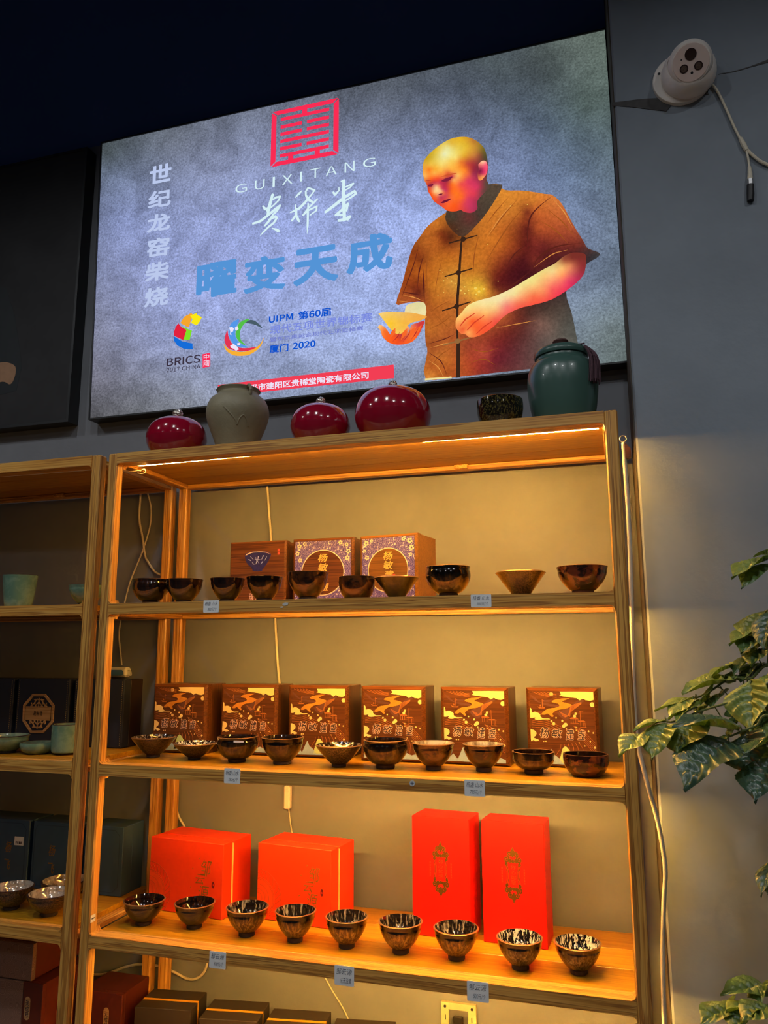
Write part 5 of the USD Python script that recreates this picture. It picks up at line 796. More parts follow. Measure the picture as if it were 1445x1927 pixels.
def red_jar(cx, wpx, top, knob_top, y, label):
    P = at(cx, top, y=y); d = depth(P); R = wpx / 2 * d / FPX; H = P[2] - ZT + 0.004
    t = thing("lidded_jar", label, "jar", (P[0], y, ZT + 0.0005), 0, "glossy red lidded jars on the shelf top")
    prof = [(0.0, 0), (.62, 0), (.66, .01), (.80, .11), (.93, .27), (.985, .40)]
    lid = [(1.0, .46), (.985, .56), (.93, .70), (.82, .83), (.64, .93), (.42, .985), (.2, 1.0), (0, 1.0)]
    part(t, "body", lathe([(0, 0), (.62 * R, 0)] + [(r * R, z * H) for r, z in spline([(a, b, 0) for a, b in prof[2:]] + [(1.0, .455, 0)], 4)[:, :2]] + [(.999 * R, .4585 * H), (0.0, .4585 * H)], 64), m_red, 50)
    part(t, "lid", lathe([(0, .459 * H), (.999 * R, .459 * H)] + [(r * R, z * H) for r, z in spline([(a, b, 0) for a, b in lid], 5)[:, :2]], 64), m_red, 50)
    kz = at(cx, knob_top, y=y)[2] - ZT; kr = (kz - H) * 0.46
    k = part(t, "knob", lathe([(0, H - .002), (kr * .55, H - .002), (kr * .45, H + kr * .15), (kr * .3, H + kr * .3), (0, H + kr * .3)], 24), m_silver)
    c = H + kr * 1.18; rings = []
    for j in range(9):
        n_ = np.array([math.cos(j * 2.4) * math.sin(.4 + j * .35), math.sin(j * 2.4) * math.sin(.4 + j * .35), math.cos(.4 + j * .35)])
        a = np.cross(n_, [0.3, 0.2, 0.93]); a /= np.linalg.norm(a); b = np.cross(n_, a)
        o = 0.35 * (1 if j % 2 else -1) * kr * (j % 3) / 2; rr = math.sqrt(kr * kr - o * o)
        rings.append(tube([np.array([0, 0, c]) + n_ * o + rr * (a * math.cos(u) + b * math.sin(u)) for u in np.linspace(0, 2 * np.pi, 25)], kr * 0.15, 6, smooth=False))
    part(k, "filigree_ball", join(*rings), m_silver)
    return t


red_jar(334, 112, 791.5, 771, 0.088, "glossy dark red lidded jar at the left end of the shelf top")
red_jar(603.3, 112.5, 767.5, 748.5, 0.088, "smaller glossy red lidded jar right of the grey clay jar")
red_jar(739, 144, 736.5, 717.5, 0.10, "largest glossy red lidded jar, in the middle of the shelf top")
m_greyclay = plain("grey_green_clay", (138, 130, 104), rough=0.55, vary=0.14, scale=18.0, bump=0.4, bscale=90.0)
P = at(449, 728, y=0.11); d = depth(P); R = 58.5 * d / FPX; H = at(449, 737, y=0.11)[2] - ZT
t = thing("clay_jar", "grey green clay jar with small ear handles on the shelf top", "jar", (P[0], 0.11, ZT + 0.0005))
prof = spline([(a, b, 0) for a, b in ((.54, .0), (.60, .05), (.72, .22), (.90, .44), (.995, .60), (.985, .72), (.88, .84), (.72, .90), (.66, .935), (.66, .96), (.70, 1.0))], 6)[:, :2]
part(t, "body", lathe([(0, 0)] + [(r * R, z * H) for r, z in prof], 72, 0.008, 3), m_greyclay, 50)
part(t, "neck_inside", lathe([(.70 * R, H), (.685 * R, H + .002), (.66 * R, H + .001), (.60 * R, .93 * H), (.70 * R, .8 * H), (0, .5 * H)], 72), m_greyclay, 50)
for a in (math.radians(-38), math.radians(150)):
    u = np.array([math.cos(a), math.sin(a), 0]); v = np.array([-math.sin(a), math.cos(a), 0]); c = u * .74 * R + np.array([0, 0, .90 * H])
    part(t, "ear_handle", tube([c + u * .013 * math.cos(q) + np.array([0, 0, .016 * math.sin(q)]) for q in np.linspace(0, 2 * np.pi, 17)], .0042, 8, False), m_greyclay)
drip = spline([(0.05, -0.962, .62), (0.18, -.955, .55), (0.33, -.915, .47), (.42, -.885, .41), (.45, -.875, .37), (.50, -.84, .44), (.60, -.77, .50), (.70, -.70, .45), (.76, -.63, .36)], 6)
dr = []
for x, y, z in drip:
    rr = np.interp(z, prof[:, 1], prof[:, 0]); q = np.array([x, y]); q = q / np.linalg.norm(q) * rr; dr.append((q[0] * R, q[1] * R, z * H))
part(t, "glaze_drip", tube(dr, .0022, 8, False), m_greyclay)
m_tenmoku = glaze("glaze_green_speckle", (26, 22, 14), (92, 84, 44), 0.1, 0.1, 240.0, 160.0, 0.5, 0.6)
P = at(940.5, 760, y=0.09); R = 43.5 * depth(P) / FPX
bowl((P[0], 0.09, ZT + 0.0005), R, at(940.5, 755, y=0.09)[2] - ZT, "round", "dark green speckled bowl left of the green jar on the shelf top", m_tenmoku, m_tenmoku, m_clay, m_tenmoku, name="speckled_bowl")
m_teal = plain("teal_matte_glaze", (62, 92, 84), rough=0.32, vary=0.08, scale=12.0, coat=0.25)
m_tassel, m_walnut = plain("plum_tassel_thread", (72, 44, 54), rough=0.8, vary=0.25, scale=500.0), plain("dark_wood_knob", (84, 52, 46), rough=0.55, vary=0.2, scale=80.0)
P = at(1058, 720, y=0.125); R = 65 * depth(P) / FPX; zl = at(1052, 677, y=0.125)[2] - ZT; zt_ = at(1060, 661, y=0.125)[2] - ZT; zk = at(1065, 641, y=0.125)[2] - ZT
t = thing("tea_caddy", "dark green lidded tea jar with a plum tassel on the shelf top", "jar", (P[0], 0.125, ZT + 0.0005))
pr = spline([(a, b, 0) for a, b in ((.74, 0), (.82, .08), (.93, .30), (.99, .52), (1.0, .66), (.96, .80), (.86, .90), (.76, .945), (.73, .97))], 6)[:, :2]
part(t, "body", lathe([(0, 0)] + [(r * R, z * zl) for r, z in pr] + [(.72 * R, zl), (0, zl)], 72), m_teal, 45)
part(t, "lid", lathe([(0, zl + .0005), (.72 * R, zl + .0005), (.76 * R, zl + .001), (.785 * R, zl + .006), (.77 * R, zl + .012), (.70 * R, zl + .018), (.45 * R, zt_ - .001), (.2 * R, zt_), (0, zt_)], 72), m_teal, 45)
part(t, "lid_knob", lathe([(0, zt_ - .001), (.012, zt_ - .001), (.011, zt_ + .008), (.013, zk - .01), (.0175, zk - .003), (.016, zk), (0, zk + .001)], 24), m_walnut)
a = math.radians(-32)
tp = np.array([.80 * R * math.cos(a), .80 * R * math.sin(a), zl + .014]); ux = np.array([math.cos(a), math.sin(a), 0])
strands = [tube([(0.012 * math.cos(a), 0.012 * math.sin(a), zt_ + .004), tuple(ux * .5 * R + [0, 0, zt_ + .003]), tuple(tp + [0, 0, .004])], .002, 6)]
for i in range(70):
    q = rnd.uniform(0, 6.28); r_ = .011 * math.sqrt(rnd.random()); l_ = .088 + rnd.uniform(-.006, .004); o = np.array([math.cos(q) * r_, math.sin(q) * r_, 0])
    strands.append(tube([tp + o * .15, tp + ux * .016 + o * .7 + [0, 0, -.022], tp + ux * .022 + o + [0, 0, -.5 * l_], tp + ux * .020 + o * 1.25 + [0, 0, -l_]], .0009, 4, True, 3))
part(t, "tassel", join(*strands), m_tassel, 40, "plum coloured thread tassel hanging over the lid")

# ---------------------------------------------------------------- gift boxes
def box_frame(TLp, TRp, level, yf):
    """Front face of a box standing on a board: centre x, width, height and turn from its two upper front corners."""
    a, b = at(*TLp, y=yf), at(*TRp, y=yf)
    return (a[0] + b[0]) / 2, b[0] - a[0], (a[2] + b[2]) / 2 - LEVELS[level] - ZO


BZ = 0.0006
m_rose = wood("rosewood", "x", (108, 62, 24), (92, 50, 19), (70, 37, 13), 0.35, 0.9)
m_rose_z = wood("rosewood_side", "z", (104, 60, 24), (88, 49, 19), (62, 33, 12), 0.35, 1.2)
m_rose_d = wood("rosewood_panel", "x", (96, 54, 24), (84, 46, 20), (72, 38, 16), 0.4, 0.8)
m_ochre = wood("ochre_wood", "x", (126, 82, 22), (118, 75, 19), (104, 64, 15), 0.4, 0.9)
c_cream, c_gold, c_tan, c_plum = plain("print_cream", (236, 206, 142), 0.5, vary=.03), plain("print_gold", (196, 130, 52), 0.4, vary=.12, scale=120.0), plain("print_tan", (160, 100, 52), 0.5), plain("print_plum", (92, 58, 56), 0.5)
c_ink, c_halo, c_green, c_mist = plain("print_ink", (34, 24, 46), 0.5), plain("print_halo", (216, 178, 164), 0.5), plain("print_pale_green", (186, 204, 130), 0.5, vary=.12, scale=150.0), plain("print_mist_blue", (150, 172, 186), 0.5, vary=.15, scale=120.0)
c_seal, c_goldtext, c_bronze, c_maroon = plain("print_seal_red", (206, 70, 52), 0.5), plain("gold_lettering", (246, 186, 92), 0.35, 0.2), plain("bronze_lettering", (150, 108, 44), 0.35, 0.4), plain("maroon_print", (110, 14, 26), 0.5)


def wooden_box(t, w, h, dp, m_face, m_side, bev=0.006, lid=0.022, panel_mat=None):
    """A hinged wooden gift box lying on its back's edge: lid towards the viewer, body behind, a shallow recess for the printed panel."""
    b = bev
    hull = trimesh.Trimesh(np.array([(sx * (w / 2 - (b if y == 0 else 0)), y, z) for sx in (-1, 1) for y, z in ((0, b), (0, h - b), (b, 0), (b, h), (lid, 0), (lid, h))]), process=False).convex_hull
    part(t, "lid", hull, m_face, False)
    part(t, "body", cbox(-w / 2 + .0008, w / 2 - .0008, lid + .0012, dp, 0.0, h - .0008, .0012), m_side, False)
    return b


def flat(t, name, shape, mt, k=0, y0=0.0):
    m = plate(shape, y0 - 0.0003 - 0.00022 * k, 0.0003 + 0.00022 * k - 0.00005)
    if m is not None: return part(t, name, m, mt, False)


# six boxes with a printed river landscape behind the bowls of the middle shelf
PX, PY, PW, PH = 105.0, 1315.0, 1060.0, 1170.0


def landscape_box(loc, w, h, dp, rotz, label):
    t = thing("landscape_box", label, "gift box", loc, rotz, "river landscape gift boxes on the middle shelf")
    b = wooden_box(t, w, h, dp, m_rose, m_rose_z)
    pw, ph = w - 2 * b - .004, h - 2 * b - .002
    f = lambda s: affinity.affine_transform(s, [pw / PW, 0, 0, -ph / PH, -pw / 2 - PX * pw / PW, b + .001 + PY * ph / PH])
    clip = sbox(PX, PY - PH, PX + PW, PY)
    P_ = lambda pts, s=True: Polygon(sm(pts) if s else pts).buffer(0).intersection(clip)
    rect = f(clip)
    flat(t, "printed_panel", rect, m_rose_d)
    flat(t, "printed_mountain", f(union_all([P_([(880, 300), (960, 268), (1010, 300), (900, 350), (800, 420), (740, 520), (740, 600), (640, 580), (570, 490), (700, 430), (800, 370)]), P_([(110, 200), (200, 260), (300, 330), (590, 370), (560, 400), (400, 380), (300, 350), (200, 300)]), P_([(320, 290), (480, 290), (440, 320), (340, 320)])])), c_plum, 1)
    flat(t, "printed_river", f(P_([(780, 252), (640, 262), (520, 285), (480, 320), (580, 345), (600, 382), (540, 410), (420, 430), (345, 470), (300, 520), (350, 530), (400, 510), (470, 560), (500, 545), (480, 510), (560, 450), (700, 425), (790, 380), (800, 355), (730, 335), (650, 312), (700, 285)])), c_gold, 2)
    cl = [P_([(605, 215), (640, 195), (615, 150), (1170, 140), (1170, 270), (1110, 290), (1040, 280), (990, 255), (940, 285), (890, 250), (800, 240), (730, 232)], False).buffer(12).buffer(-12), Point(1140, 350).buffer(38).intersection(clip), P_([(107, 420), (130, 440), (135, 490), (150, 495), (190, 485), (240, 500), (275, 525), (280, 560), (330, 590), (420, 590), (430, 605), (330, 605), (240, 620), (180, 605), (190, 580), (100, 578)]), P_([(100, 770), (160, 785), (200, 820), (190, 870), (150, 900), (165, 912), (230, 935), (235, 950), (180, 965), (150, 945), (100, 955)])]
    flat(t, "printed_cloud", f(union_all([g.intersection(clip) for g in cl])), c_cream, 3)
    L = []
    for k in range(7): L.append(LineString(spline([(600 + 26 * k, 470 + 14 * k, 0), (690 + 14 * k, 560 - 6 * k, 0), (790, 470 - 14 * k, 0), (960, 340 - 4 * k, 0)], 5)[:, :2]))
    for k in range(6): L.append(LineString(spline([(820 + 14 * k, 700 + 18 * k, 0), (960, 760 + 30 * k, 0), (1160, 960 + 40 * k, 0)], 5)[:, :2]))
    for k in range(6): L.append(LineString(spline([(900 - 60 * k, 960 + 8 * k, 0), (960 - 76 * k, 1080, 0), (940 - 96 * k, 1240, 0)], 5)[:, :2]))
    for k in range(5): L.append(LineString(spline([(130, 640 + 26 * k, 0), (330, 610 + 34 * k, 0), (620, 720 + 30 * k, 0)], 5)[:, :2]))
    for k in range(5): L.append(LineString(spline([(160 + 60 * k, 160, 0), (330 + 40 * k, 215 - 6 * k, 0), (560, 250 - 14 * k, 0)], 5)[:, :2]))
    L += [LineString(s) for s in ([(935, 460), (935, 700)], [(930, 470), (985, 470)], [(985, 640), (985, 700)], [(1010, 640), (1010, 710)], [(785, 590), (785, 650)], [(820, 590), (820, 650)], [(860, 590), (860, 650)], [(880, 590), (880, 650)], [(318, 280), (318, 400)], [(300, 312), (345, 300)], [(930, 715), (1030, 715)], [(775, 655), (905, 655)])]
    s = union_all([g.buffer(3.2) for g in L] + [Polygon([(760, 575), (800, 560), (850, 545), (890, 570), (910, 590), (775, 590)]), Polygon([(890, 610), (960, 606), (990, 606), (1030, 630), (900, 628)]), Polygon([(235, 398), (300, 415), (372, 403), (350, 428), (262, 428)]), Polygon([(270, 395), (285, 362), (300, 395)])]).intersection(clip)
    flat(t, "printed_linework", f(s), c_tan, 2)
    dots = [Point(x, y).buffer(r, 6) for x, y, r in ((497, 670, 25), (690, 680, 32), (660, 705, 26), (845, 542, 24), (865, 502, 20), (1060, 775, 14), (1135, 798, 13), (1080, 935, 11), (860, 718, 9), (700, 742, 10), (860, 765, 9), (540, 575, 13), (640, 620, 16), (460, 630, 16), (420, 740, 8), (990, 1010, 10), (900, 960, 9), (1150, 1030, 18), (320, 960, 10), (355, 958, 10))]
    tag(flat(t, "printed_tree", f(union_all(dots)), c_cream, 3), kind="stuff")
    for k, (ch, bx) in enumerate(zip("杨敏建盏", ((252, 425, 725, 915), (450, 640, 740, 905), (675, 830, 735, 935), (870, 1015, 745, 925)))):
        g = affinity.skew(words(ch, 0.006), 10); g = fit(g, bx[0] + 12, bx[1] - 12, -bx[3] + 14, -bx[2] - 14); g = affinity.scale(g, 1, -1, origin=(0, 0))
        flat(t, "lettering_outline", f(g.buffer(8)), c_halo, 4); flat(t, "lettering", f(g), c_ink, 5)
    flat(t, "printed_hills", f(union_all([P_([(107, 1315), (107, 1240), (150, 1200), (190, 1255), (260, 1190), (330, 1270), (430, 1230), (520, 1285), (640, 1270), (800, 1250), (900, 1215), (980, 1250), (1060, 1225), (1165, 1260), (1165, 1316)], False)])), c_mist, 2)
    flat(t, "printed_peak", f(P_([(560, 1290), (590, 1180), (630, 1060), (680, 1030), (740, 1090), (800, 1180), (850, 1280)])), c_green, 3)
    flat(t, "printed_peak", f(P_([(330, 1300), (400, 1150), (440, 1080), (480, 1160), (560, 1220), (600, 1300)])), c_mist, 3)
    return t


first = None
for TLp, TRp, yf, dz, rot, lab in (((286.5, 1287), (392.5, 1290), .205, .1, 0, "landscape gift box at the left end of the middle shelf, with a small white seal"), ((412, 1288), (526, 1289), .222, .1, 0, "landscape gift box second from left on the middle shelf"),
                                   ((542, 1290), (656, 1290), .216, .1, 0, "landscape gift box third from left on the middle shelf"), ((675, 1290.6), (803, 1292), .204, .1, 0, "landscape gift box behind the bowl with the glossy black shoulder"),
                                   ((825.6, 1292.6), (957, 1296), .200, .1, -3, "landscape gift box second from right on the middle shelf"), ((983.7, 1293), (1128, 1297), .215, .1, -4, "landscape gift box at the right end of the middle shelf, with a round seal")):
    cx, w_, h_ = box_frame(TLp, TRp, 2, yf)
    loc = (cx, yf, LEVELS[2] + ZO + BZ)
    if first is None:
        first = landscape_box(loc, 0.152, 0.1655, 0.098, rot, lab)
    else:
        dup(first, loc, rot, lab)
for px_, py_, k in ((325, 1298, 0), (1037, 1306, 1)):
    P = at(px_, py_, y=.2035 if k == 0 else .2125)
    sd = thing("box_seal", "small round white seal on the %s landscape gift box" % ("leftmost", "rightmost")[k], "seal", (P[0], P[1] - (0.0015 if k == 0 else 0.001), P[2]), 0 if k == 0 else -4)
    part(sd, "disc", plate(Point(0, 0).buffer(.0042), 0, .0004), c_cream, False)
    part(sd, "mark", plate(union_all([Point(0, 0).buffer(.0032).difference(Point(0, 0).buffer(.0026)), lines([[(-.0014, 0), (.0014, .0008)], [(0, -.0016), (0, .0016)], [(-.0012, -.0010), (.0012, -.0006)]], .0005)]), -0.0003, .0003), c_plum, False)

# three boxes on the upper shelf
m_floral = mat("floral_print", {"tc": ("texture_coordinate", {}), "v": ("voronoi_texture", {"scale": 190.0}), "nz": ("noise_texture", {"scale": 120.0, "detail": 3.0, "distortion": 2.2}), "mx": ("math", {"math_type": "multiply_add", "value2": 0.35}),
                                "rp": ("rgb_ramp", {"ramp": [(0.40, lin((34, 24, 66))), (0.52, lin((70, 52, 120))), (0.60, lin((150, 132, 182))), (0.66, lin((60, 44, 104))), (0.76, lin((92, 72, 150))), (0.90, lin((222, 204, 190)))]}), "p": ("principled_bsdf", {"roughness": 0.5})},
               [("tc.object", "v.vector"), ("tc.object", "nz.vector"), ("v.distance", "mx.value1"), ("nz.fac", "mx.value3"), ("mx.value", "rp.fac"), ("rp.color", "p.base_color")], "p.BSDF")
m_petal = plain("print_petal", (224, 200, 160), 0.5, vary=.1, scale=200.0)


def floral_box(TLp, TRp, yf, rot, m_face, label, seal):
    cx, w, h = box_frame(TLp, TRp, 1, yf); w = w / math.cos(math.radians(rot))
    t = thing("floral_box", label, "gift box", (cx, yf, LEVELS[1] + ZO + BZ), rot, "floral gift boxes on the upper shelf")
    wooden_box(t, w, h, .098 if rot == 0 else .115, m_face, m_face, .005)
    r = w * .335; c = (0.0, h * .47)
    pan = sbox(-w / 2 + .007, .006, w / 2 - .007, h - .007)
    flat(t, "floral_panel", pan.difference(Point(c).buffer(r, 32)), m_floral)
    flat(t, "ring_border", Point(c).buffer(r + .0022, 32).difference(Point(c).buffer(r, 32)), m_petal, 1)
    fl = []
    for (fx, fz) in ((-w / 2 + .018, h - .018), (w / 2 - .018, h - .018), (-w / 2 + .013, h - .036), (w / 2 - .014, h - .034), (-w / 2 + .032, h - .013), (w / 2 - .034, h - .013), (w / 2 - .016, h - .050), (-w / 2 + .020, h - .052)):
        s_ = rnd.uniform(.6, 1.1)
        fl += [Point(fx + .0042 * s_ * math.cos(a), fz + .0042 * s_ * math.sin(a)).buffer(.0023 * s_, 5) for a in np.arange(5) * 1.2566 + rnd.random()]
    flat(t, "printed_blossom", union_all(fl).intersection(pan), m_petal, 2)
    for k, ch in enumerate("杨敏建盏"):
        g = affinity.skew(words(ch, 0.022), 10)
        z1 = c[1] + r * (.86 - .44 * k); flat(t, "lettering", fit(g, -.0125 + .001 * k, .0125 + .001 * k, z1 - .0195, z1), c_goldtext, 1)
    if seal: flat(t, "red_seal", fit(Point(0, 0).buffer(1, 5), .010, .020, c[1] - r * .42, c[1] - r * .20), c_seal, 2)


floral_box((551, 1015), (666, 1010.5), .185, 0, m_rose, "reddish wooden gift box with a purple floral border round a wood grain disc", False)
floral_box((673.5, 1010), (787, 1002), .170, -9, m_ochre, "ochre wooden gift box with a purple floral border and a red seal", True)
cx, w, h = box_frame((433, 1021), (538.5, 1017), 1, .185)
t = thing("bowl_picture_box", "reddish wooden gift box with a picture of a blue bowl on its lid", "gift box", (cx, .185, LEVELS[1] + ZO + BZ))
wooden_box(t, w, h, .098, m_rose, m_rose, .004)
V = (400, 970, 3.141); bx = lambda pts: Polygon([(at(*q_, y=.185)[0] - cx, at(*q_, y=.185)[2] - LEVELS[1] - ZO) for q_ in zpts(pts, *V)])
flat(t, "printed_bowl", bx(sm([(190, 245), (200, 226), (240, 214), (300, 212), (342, 225), (340, 250), (318, 290), (296, 318), (288, 330), (242, 330), (232, 312), (204, 285)])), plain("print_bowl_navy", (40, 36, 92), .4, vary=.5, scale=120.0), 0)
flat(t, "printed_bowl_lip", bx(sm([(194, 240), (204, 228), (240, 217), (300, 215), (338, 227), (300, 219), (240, 221)])), c_halo, 1)
sp = [stroke([(x - cx, z - LEVELS[1] - ZO, .0005 + .0006 * (k % 2)), (x2 - cx, z2 - LEVELS[1] - ZO, .0003)]) for k, ((x, _, z), (x2, _, z2)) in enumerate((at(*zpts([a], *V)[0], y=.185), at(*zpts([b], *V)[0], y=.185)) for a, b in (((255, 250), (262, 275)), ((270, 245), (266, 275)), ((225, 245), (240, 262)), ((300, 240), (290, 262)), ((320, 245), (308, 268)), ((215, 262), (228, 270)), ((250, 262), (282, 262)), ((262, 272), (256, 290)), ((266, 272), (276, 288)), ((296, 275), (284, 290)), ((235, 280), (246, 292))))]
flat(t, "printed_bowl_pattern", union_all(sp), plain("print_pale_blue", (176, 184, 232), .4), 1)
for k in range(2): flat(t, "red_seal", sbox(w / 2 - .022, h - .027 - .008 * k, w / 2 - .0165, h - .021 - .008 * k), c_seal, 0)
flat(t, "small_lettering", union_all([fit(words(s_, .02), -.02 + .017 * k, -.008 + .017 * k, .012, .030 - .004 * (k % 2)) for k, s_ in enumerate(("天成", "建盏", "元"))]), c_halo, 0)

# orange boxes on the lower shelf
m_orange = plain("orange_paper", (232, 56, 8), rough=0.5, vary=.05, scale=60.0, bump=.15, bscale=900.0)
m_orange_disc = plain("orange_medallion", (228, 70, 18), rough=.5)
m_orange_d = plain("orange_emboss", (196, 64, 18), rough=0.45, vary=.08, scale=200.0)
m_inside = plain("cream_lining", (250, 196, 120), rough=0.6)


def orange_box(TLp, TRp, BL_, yf, back_dx, dp, rot, label):
    cx, w, h = box_frame(TLp, TRp, 3, yf); w /= math.cos(math.radians(rot))
    t = thing("orange_gift_box", label, "gift box", (cx, yf, BZ + ZO), rot, "orange gift boxes on the lower lit shelf")
    part(t, "lid", cbox(-w / 2, w / 2, 0, .036, 0, h, .0012), m_orange, False)
    part(t, "lining", cbox(-w / 2 + .0012, w / 2 - .0006, .0355, .043, .002, h - .005), m_inside, False)
    part(t, "body", cbox(-w / 2, w / 2, .0415, dp, 0, h, .0012), m_orange, False)
    c = (-w / 2 + .002, h * .27); clip = sbox(-w / 2 + .0005, .001, w / 2, h)
    rings = [Point(c).buffer(r, 40).difference(Point(c).buffer(r - .0012, 40)) for r in (.062, .044, .041, .030, .020, .012)]
    sc = [LineString([(c[0] + r * math.cos(a), c[1] + r * math.sin(a)) for r, a in zip(np.linspace(.046, .060, 9), np.linspace(q, q + .22, 9))]).buffer(.0007) for q in np.arange(0, 6.28, .21)]
    flat(t, "medallion_disc", Point(c).buffer(.0615, 40).difference(Point(c).buffer(.0605, 40)).union(Point(c).buffer(.045, 40)).intersection(clip), m_orange_disc)
    flat(t, "embossed_medallion", union_all(rings + sc).intersection(clip), m_orange_d, 1)
    for k, (ch, dxx) in enumerate((("邹", .008), ("云", -.004), ("源", .004))):
        g = affinity.skew(words(ch, -.002), 10)
        flat(t, "lettering", fit(g, *[w * v for v in ((.205, .350), (.140, .265), (.175, .325))[k]], *[h * v for v in ((.54, .765), (.43, .565), (.22, .42))[k]]), c_bronze)
    flat(t, "red_seal", fit(Point(0, 0).buffer(1).difference(Polygon([(-.3, -.2), (.4, -.3), (.3, .2), (-.2, .3)])), w * .36, w * .36 + .0075, h * .40, h * .49), c_maroon)
    flat(t, "gold_fleck", union_all([fit(stroke([(0, 0, .3), (1, .4, .4), (.5, 1, .2)]), x, x + .0035, z, z + .004) for x, z in ((w * .17, h * .76), (w * .09, h * .62), (w * .07, h * .36))]), c_bronze)
    return t


orange_box((279, 1577), (426, 1587), None, .176, 0, .115, -7, "orange gift box with a lid gap, left one of the pair behind the bowls")
ob = orange_box((482, 1586), (627, 1601), None, .188, 0, .115, -7, "orange gift box with faint lettering on its top, right one of the pair")
m_faint = plain("orange_deboss", (206, 54, 12), rough=0.5)
part(ob, "top_lettering", cbox(-.040, .042, .083, .0865, box_frame((482, 1586), (627, 1601), 3, .188)[2] - .0005, box_frame((482, 1586), (627, 1601), 3, .188)[2] + .0003), m_faint, False)

# tall red boxes
m_redbox = plain("red_paper", (218, 16, 8), rough=0.42, vary=.10, scale=50.0, bump=.12, bscale=500.0)
m_antique = plain("antique_gold_foil", (110, 84, 34), rough=0.35, metal=0.6, vary=.15, scale=200.0)


def spiral(cx, cz, r, turns, a0, sgn, w):
    return LineString([(cx + sgn * r * (1 - .82 * k / 40) * math.cos(a0 + 6.2832 * turns * k / 40), cz + r * (1 - .82 * k / 40) * math.sin(a0 + 6.2832 * turns * k / 40)) for k in range(41)]).buffer(w)


def tall_box(TLp, TRp, yf, rot, dp, label):
    cx, w, h = box_frame(TLp, TRp, 3, yf); w /= math.cos(math.radians(rot))
    t = thing("red_gift_box", label, "gift box", (cx, yf, BZ + ZO), rot, "tall red gift boxes on the lower lit shelf")
    part(t, "lid", cbox(-w / 2, w / 2, 0, .05, 0, h, .0012), m_redbox, False)
    part(t, "body", cbox(-w / 2 + .0006, w / 2 - .0006, .0501, dp, 0, h - .0006, .0012), m_redbox, False)
    s = .0125; top = []
    for sg in (-1, 1):
        top += [spiral(sg * .62 * s, .62 * s, .48 * s, 1.4, -1.4, sg, .12 * s), spiral(sg * 1.25 * s, -.15 * s, .50 * s, 1.4, 2.6, sg, .13 * s), spiral(sg * .62 * s, -.42 * s, .34 * s, 1.3, .6, sg, .11 * s), spiral(sg * 1.22 * s, -.95 * s, .30 * s, 1.2, 1.5, -sg, .10 * s)]
    top += [Polygon([(0, 1.9 * s), (.28 * s, 1.3 * s), (.5 * s, 1.1 * s), (.15 * s, .2 * s), (-.15 * s, .2 * s), (-.5 * s, 1.1 * s), (-.28 * s, 1.3 * s)]), Point(0, -.45 * s).buffer(.3 * s)]
    top = affinity.scale(union_all(top), .86, 1.0, origin=(0, 0))
    zc = h * .565; dz = h * .135
    flat(t, "scroll_ornament", affinity.translate(top, 0, zc + dz), m_antique); flat(t, "scroll_ornament", affinity.translate(affinity.scale(top, 1, -1, origin=(0, 0)), 0, zc - dz), m_antique)
    bars = [LineString([(sg * (x + .0022), zc + dz * .62), (sg * x, zc + dz * .2), (sg * x, zc - dz * .2), (sg * (x + .0022), zc - dz * .62)]).buffer(.00065) for sg in (-1, 1) for x in (.0098, .0128)]
    flat(t, "side_bar", union_all(bars), m_antique)
    for k, ch in enumerate("称心如意"):
        z1 = zc + dz * (.58 - .30 * k); flat(t, "lettering", fit(words(ch, -.006), -.0052, .0056, z1 - dz * .24, z1), m_antique)
    flat(t, "faint_lettering", union_all([sbox(sg * .0235 - .0012, zc + dz * (.30 - .16 * k), sg * .0235 + .0012, zc + dz * (.40 - .16 * k)) for sg in (-1, 1) for k in range(6)]), m_orange)
    return t


tall_box((773.5, 1535), (883, 1543), .196, -5, .085, "tall red gift box with a scroll ornament, left one of the pair")
tall_box((904, 1544.5), (1022.5, 1551), .196, -4, .080, "tall red gift box with a scroll ornament, right one of the pair")

# dark two-part boxes on the bottom board, mostly below the frame
m_charcoal = plain("charcoal_paper", (50, 42, 38), rough=0.6, vary=.08, scale=40.0, bump=.2, bscale=900.0)
m_yellowin = plain("yellow_lining", (226, 164, 24), rough=0.5)
ZB = LEVELS[4] + ZO


def charcoal_box(xc, yf, w, h, dp, rot, label):
    t = thing("charcoal_gift_box", label, "gift box", (xc, yf, ZB + BZ), rot, "charcoal gift boxes on the bottom board")
    part(t, "lid", cbox(-w / 2, w / 2, 0, dp * .42, 0, h, .0012), m_charcoal, False)
    part(t, "lining", cbox(-w / 2 + .0005, w / 2 - .0005, dp * .42 - .001, dp * .42 + .008, -.0002, h + .0003), m_yellowin, False)
    part(t, "body", cbox(-w / 2, w / 2, dp * .42 + .007, dp, 0, h, .0012), m_charcoal, False)


charcoal_box(.062, .205, .138, .136, .10, 8, "charcoal gift box with a yellow gap, leftmost on the bottom board")
for k, lab in enumerate(("second from left", "third from left", "fourth from left", "rightmost")):
    charcoal_box(.226 + .157 * k + (.015 if k == 3 else 0), .215, .138, .128 - .002 * k, .10, 9, "charcoal gift box with a yellow gap, %s on the bottom board" % lab)

# boxes in the unlit shelf
m_navy = plain("navy_cloth", (30, 38, 58), rough=0.75, vary=.12, scale=200.0, bump=.2, bscale=1500.0)
m_brown = plain("dark_brown_side", (46, 32, 28), rough=0.6)
m_stitch = plain("gold_stitch", (140, 124, 84), rough=0.6)
m_plywood = wood("pale_plywood", "x", (196, 160, 112), (186, 148, 100), (164, 126, 80), 0.6)


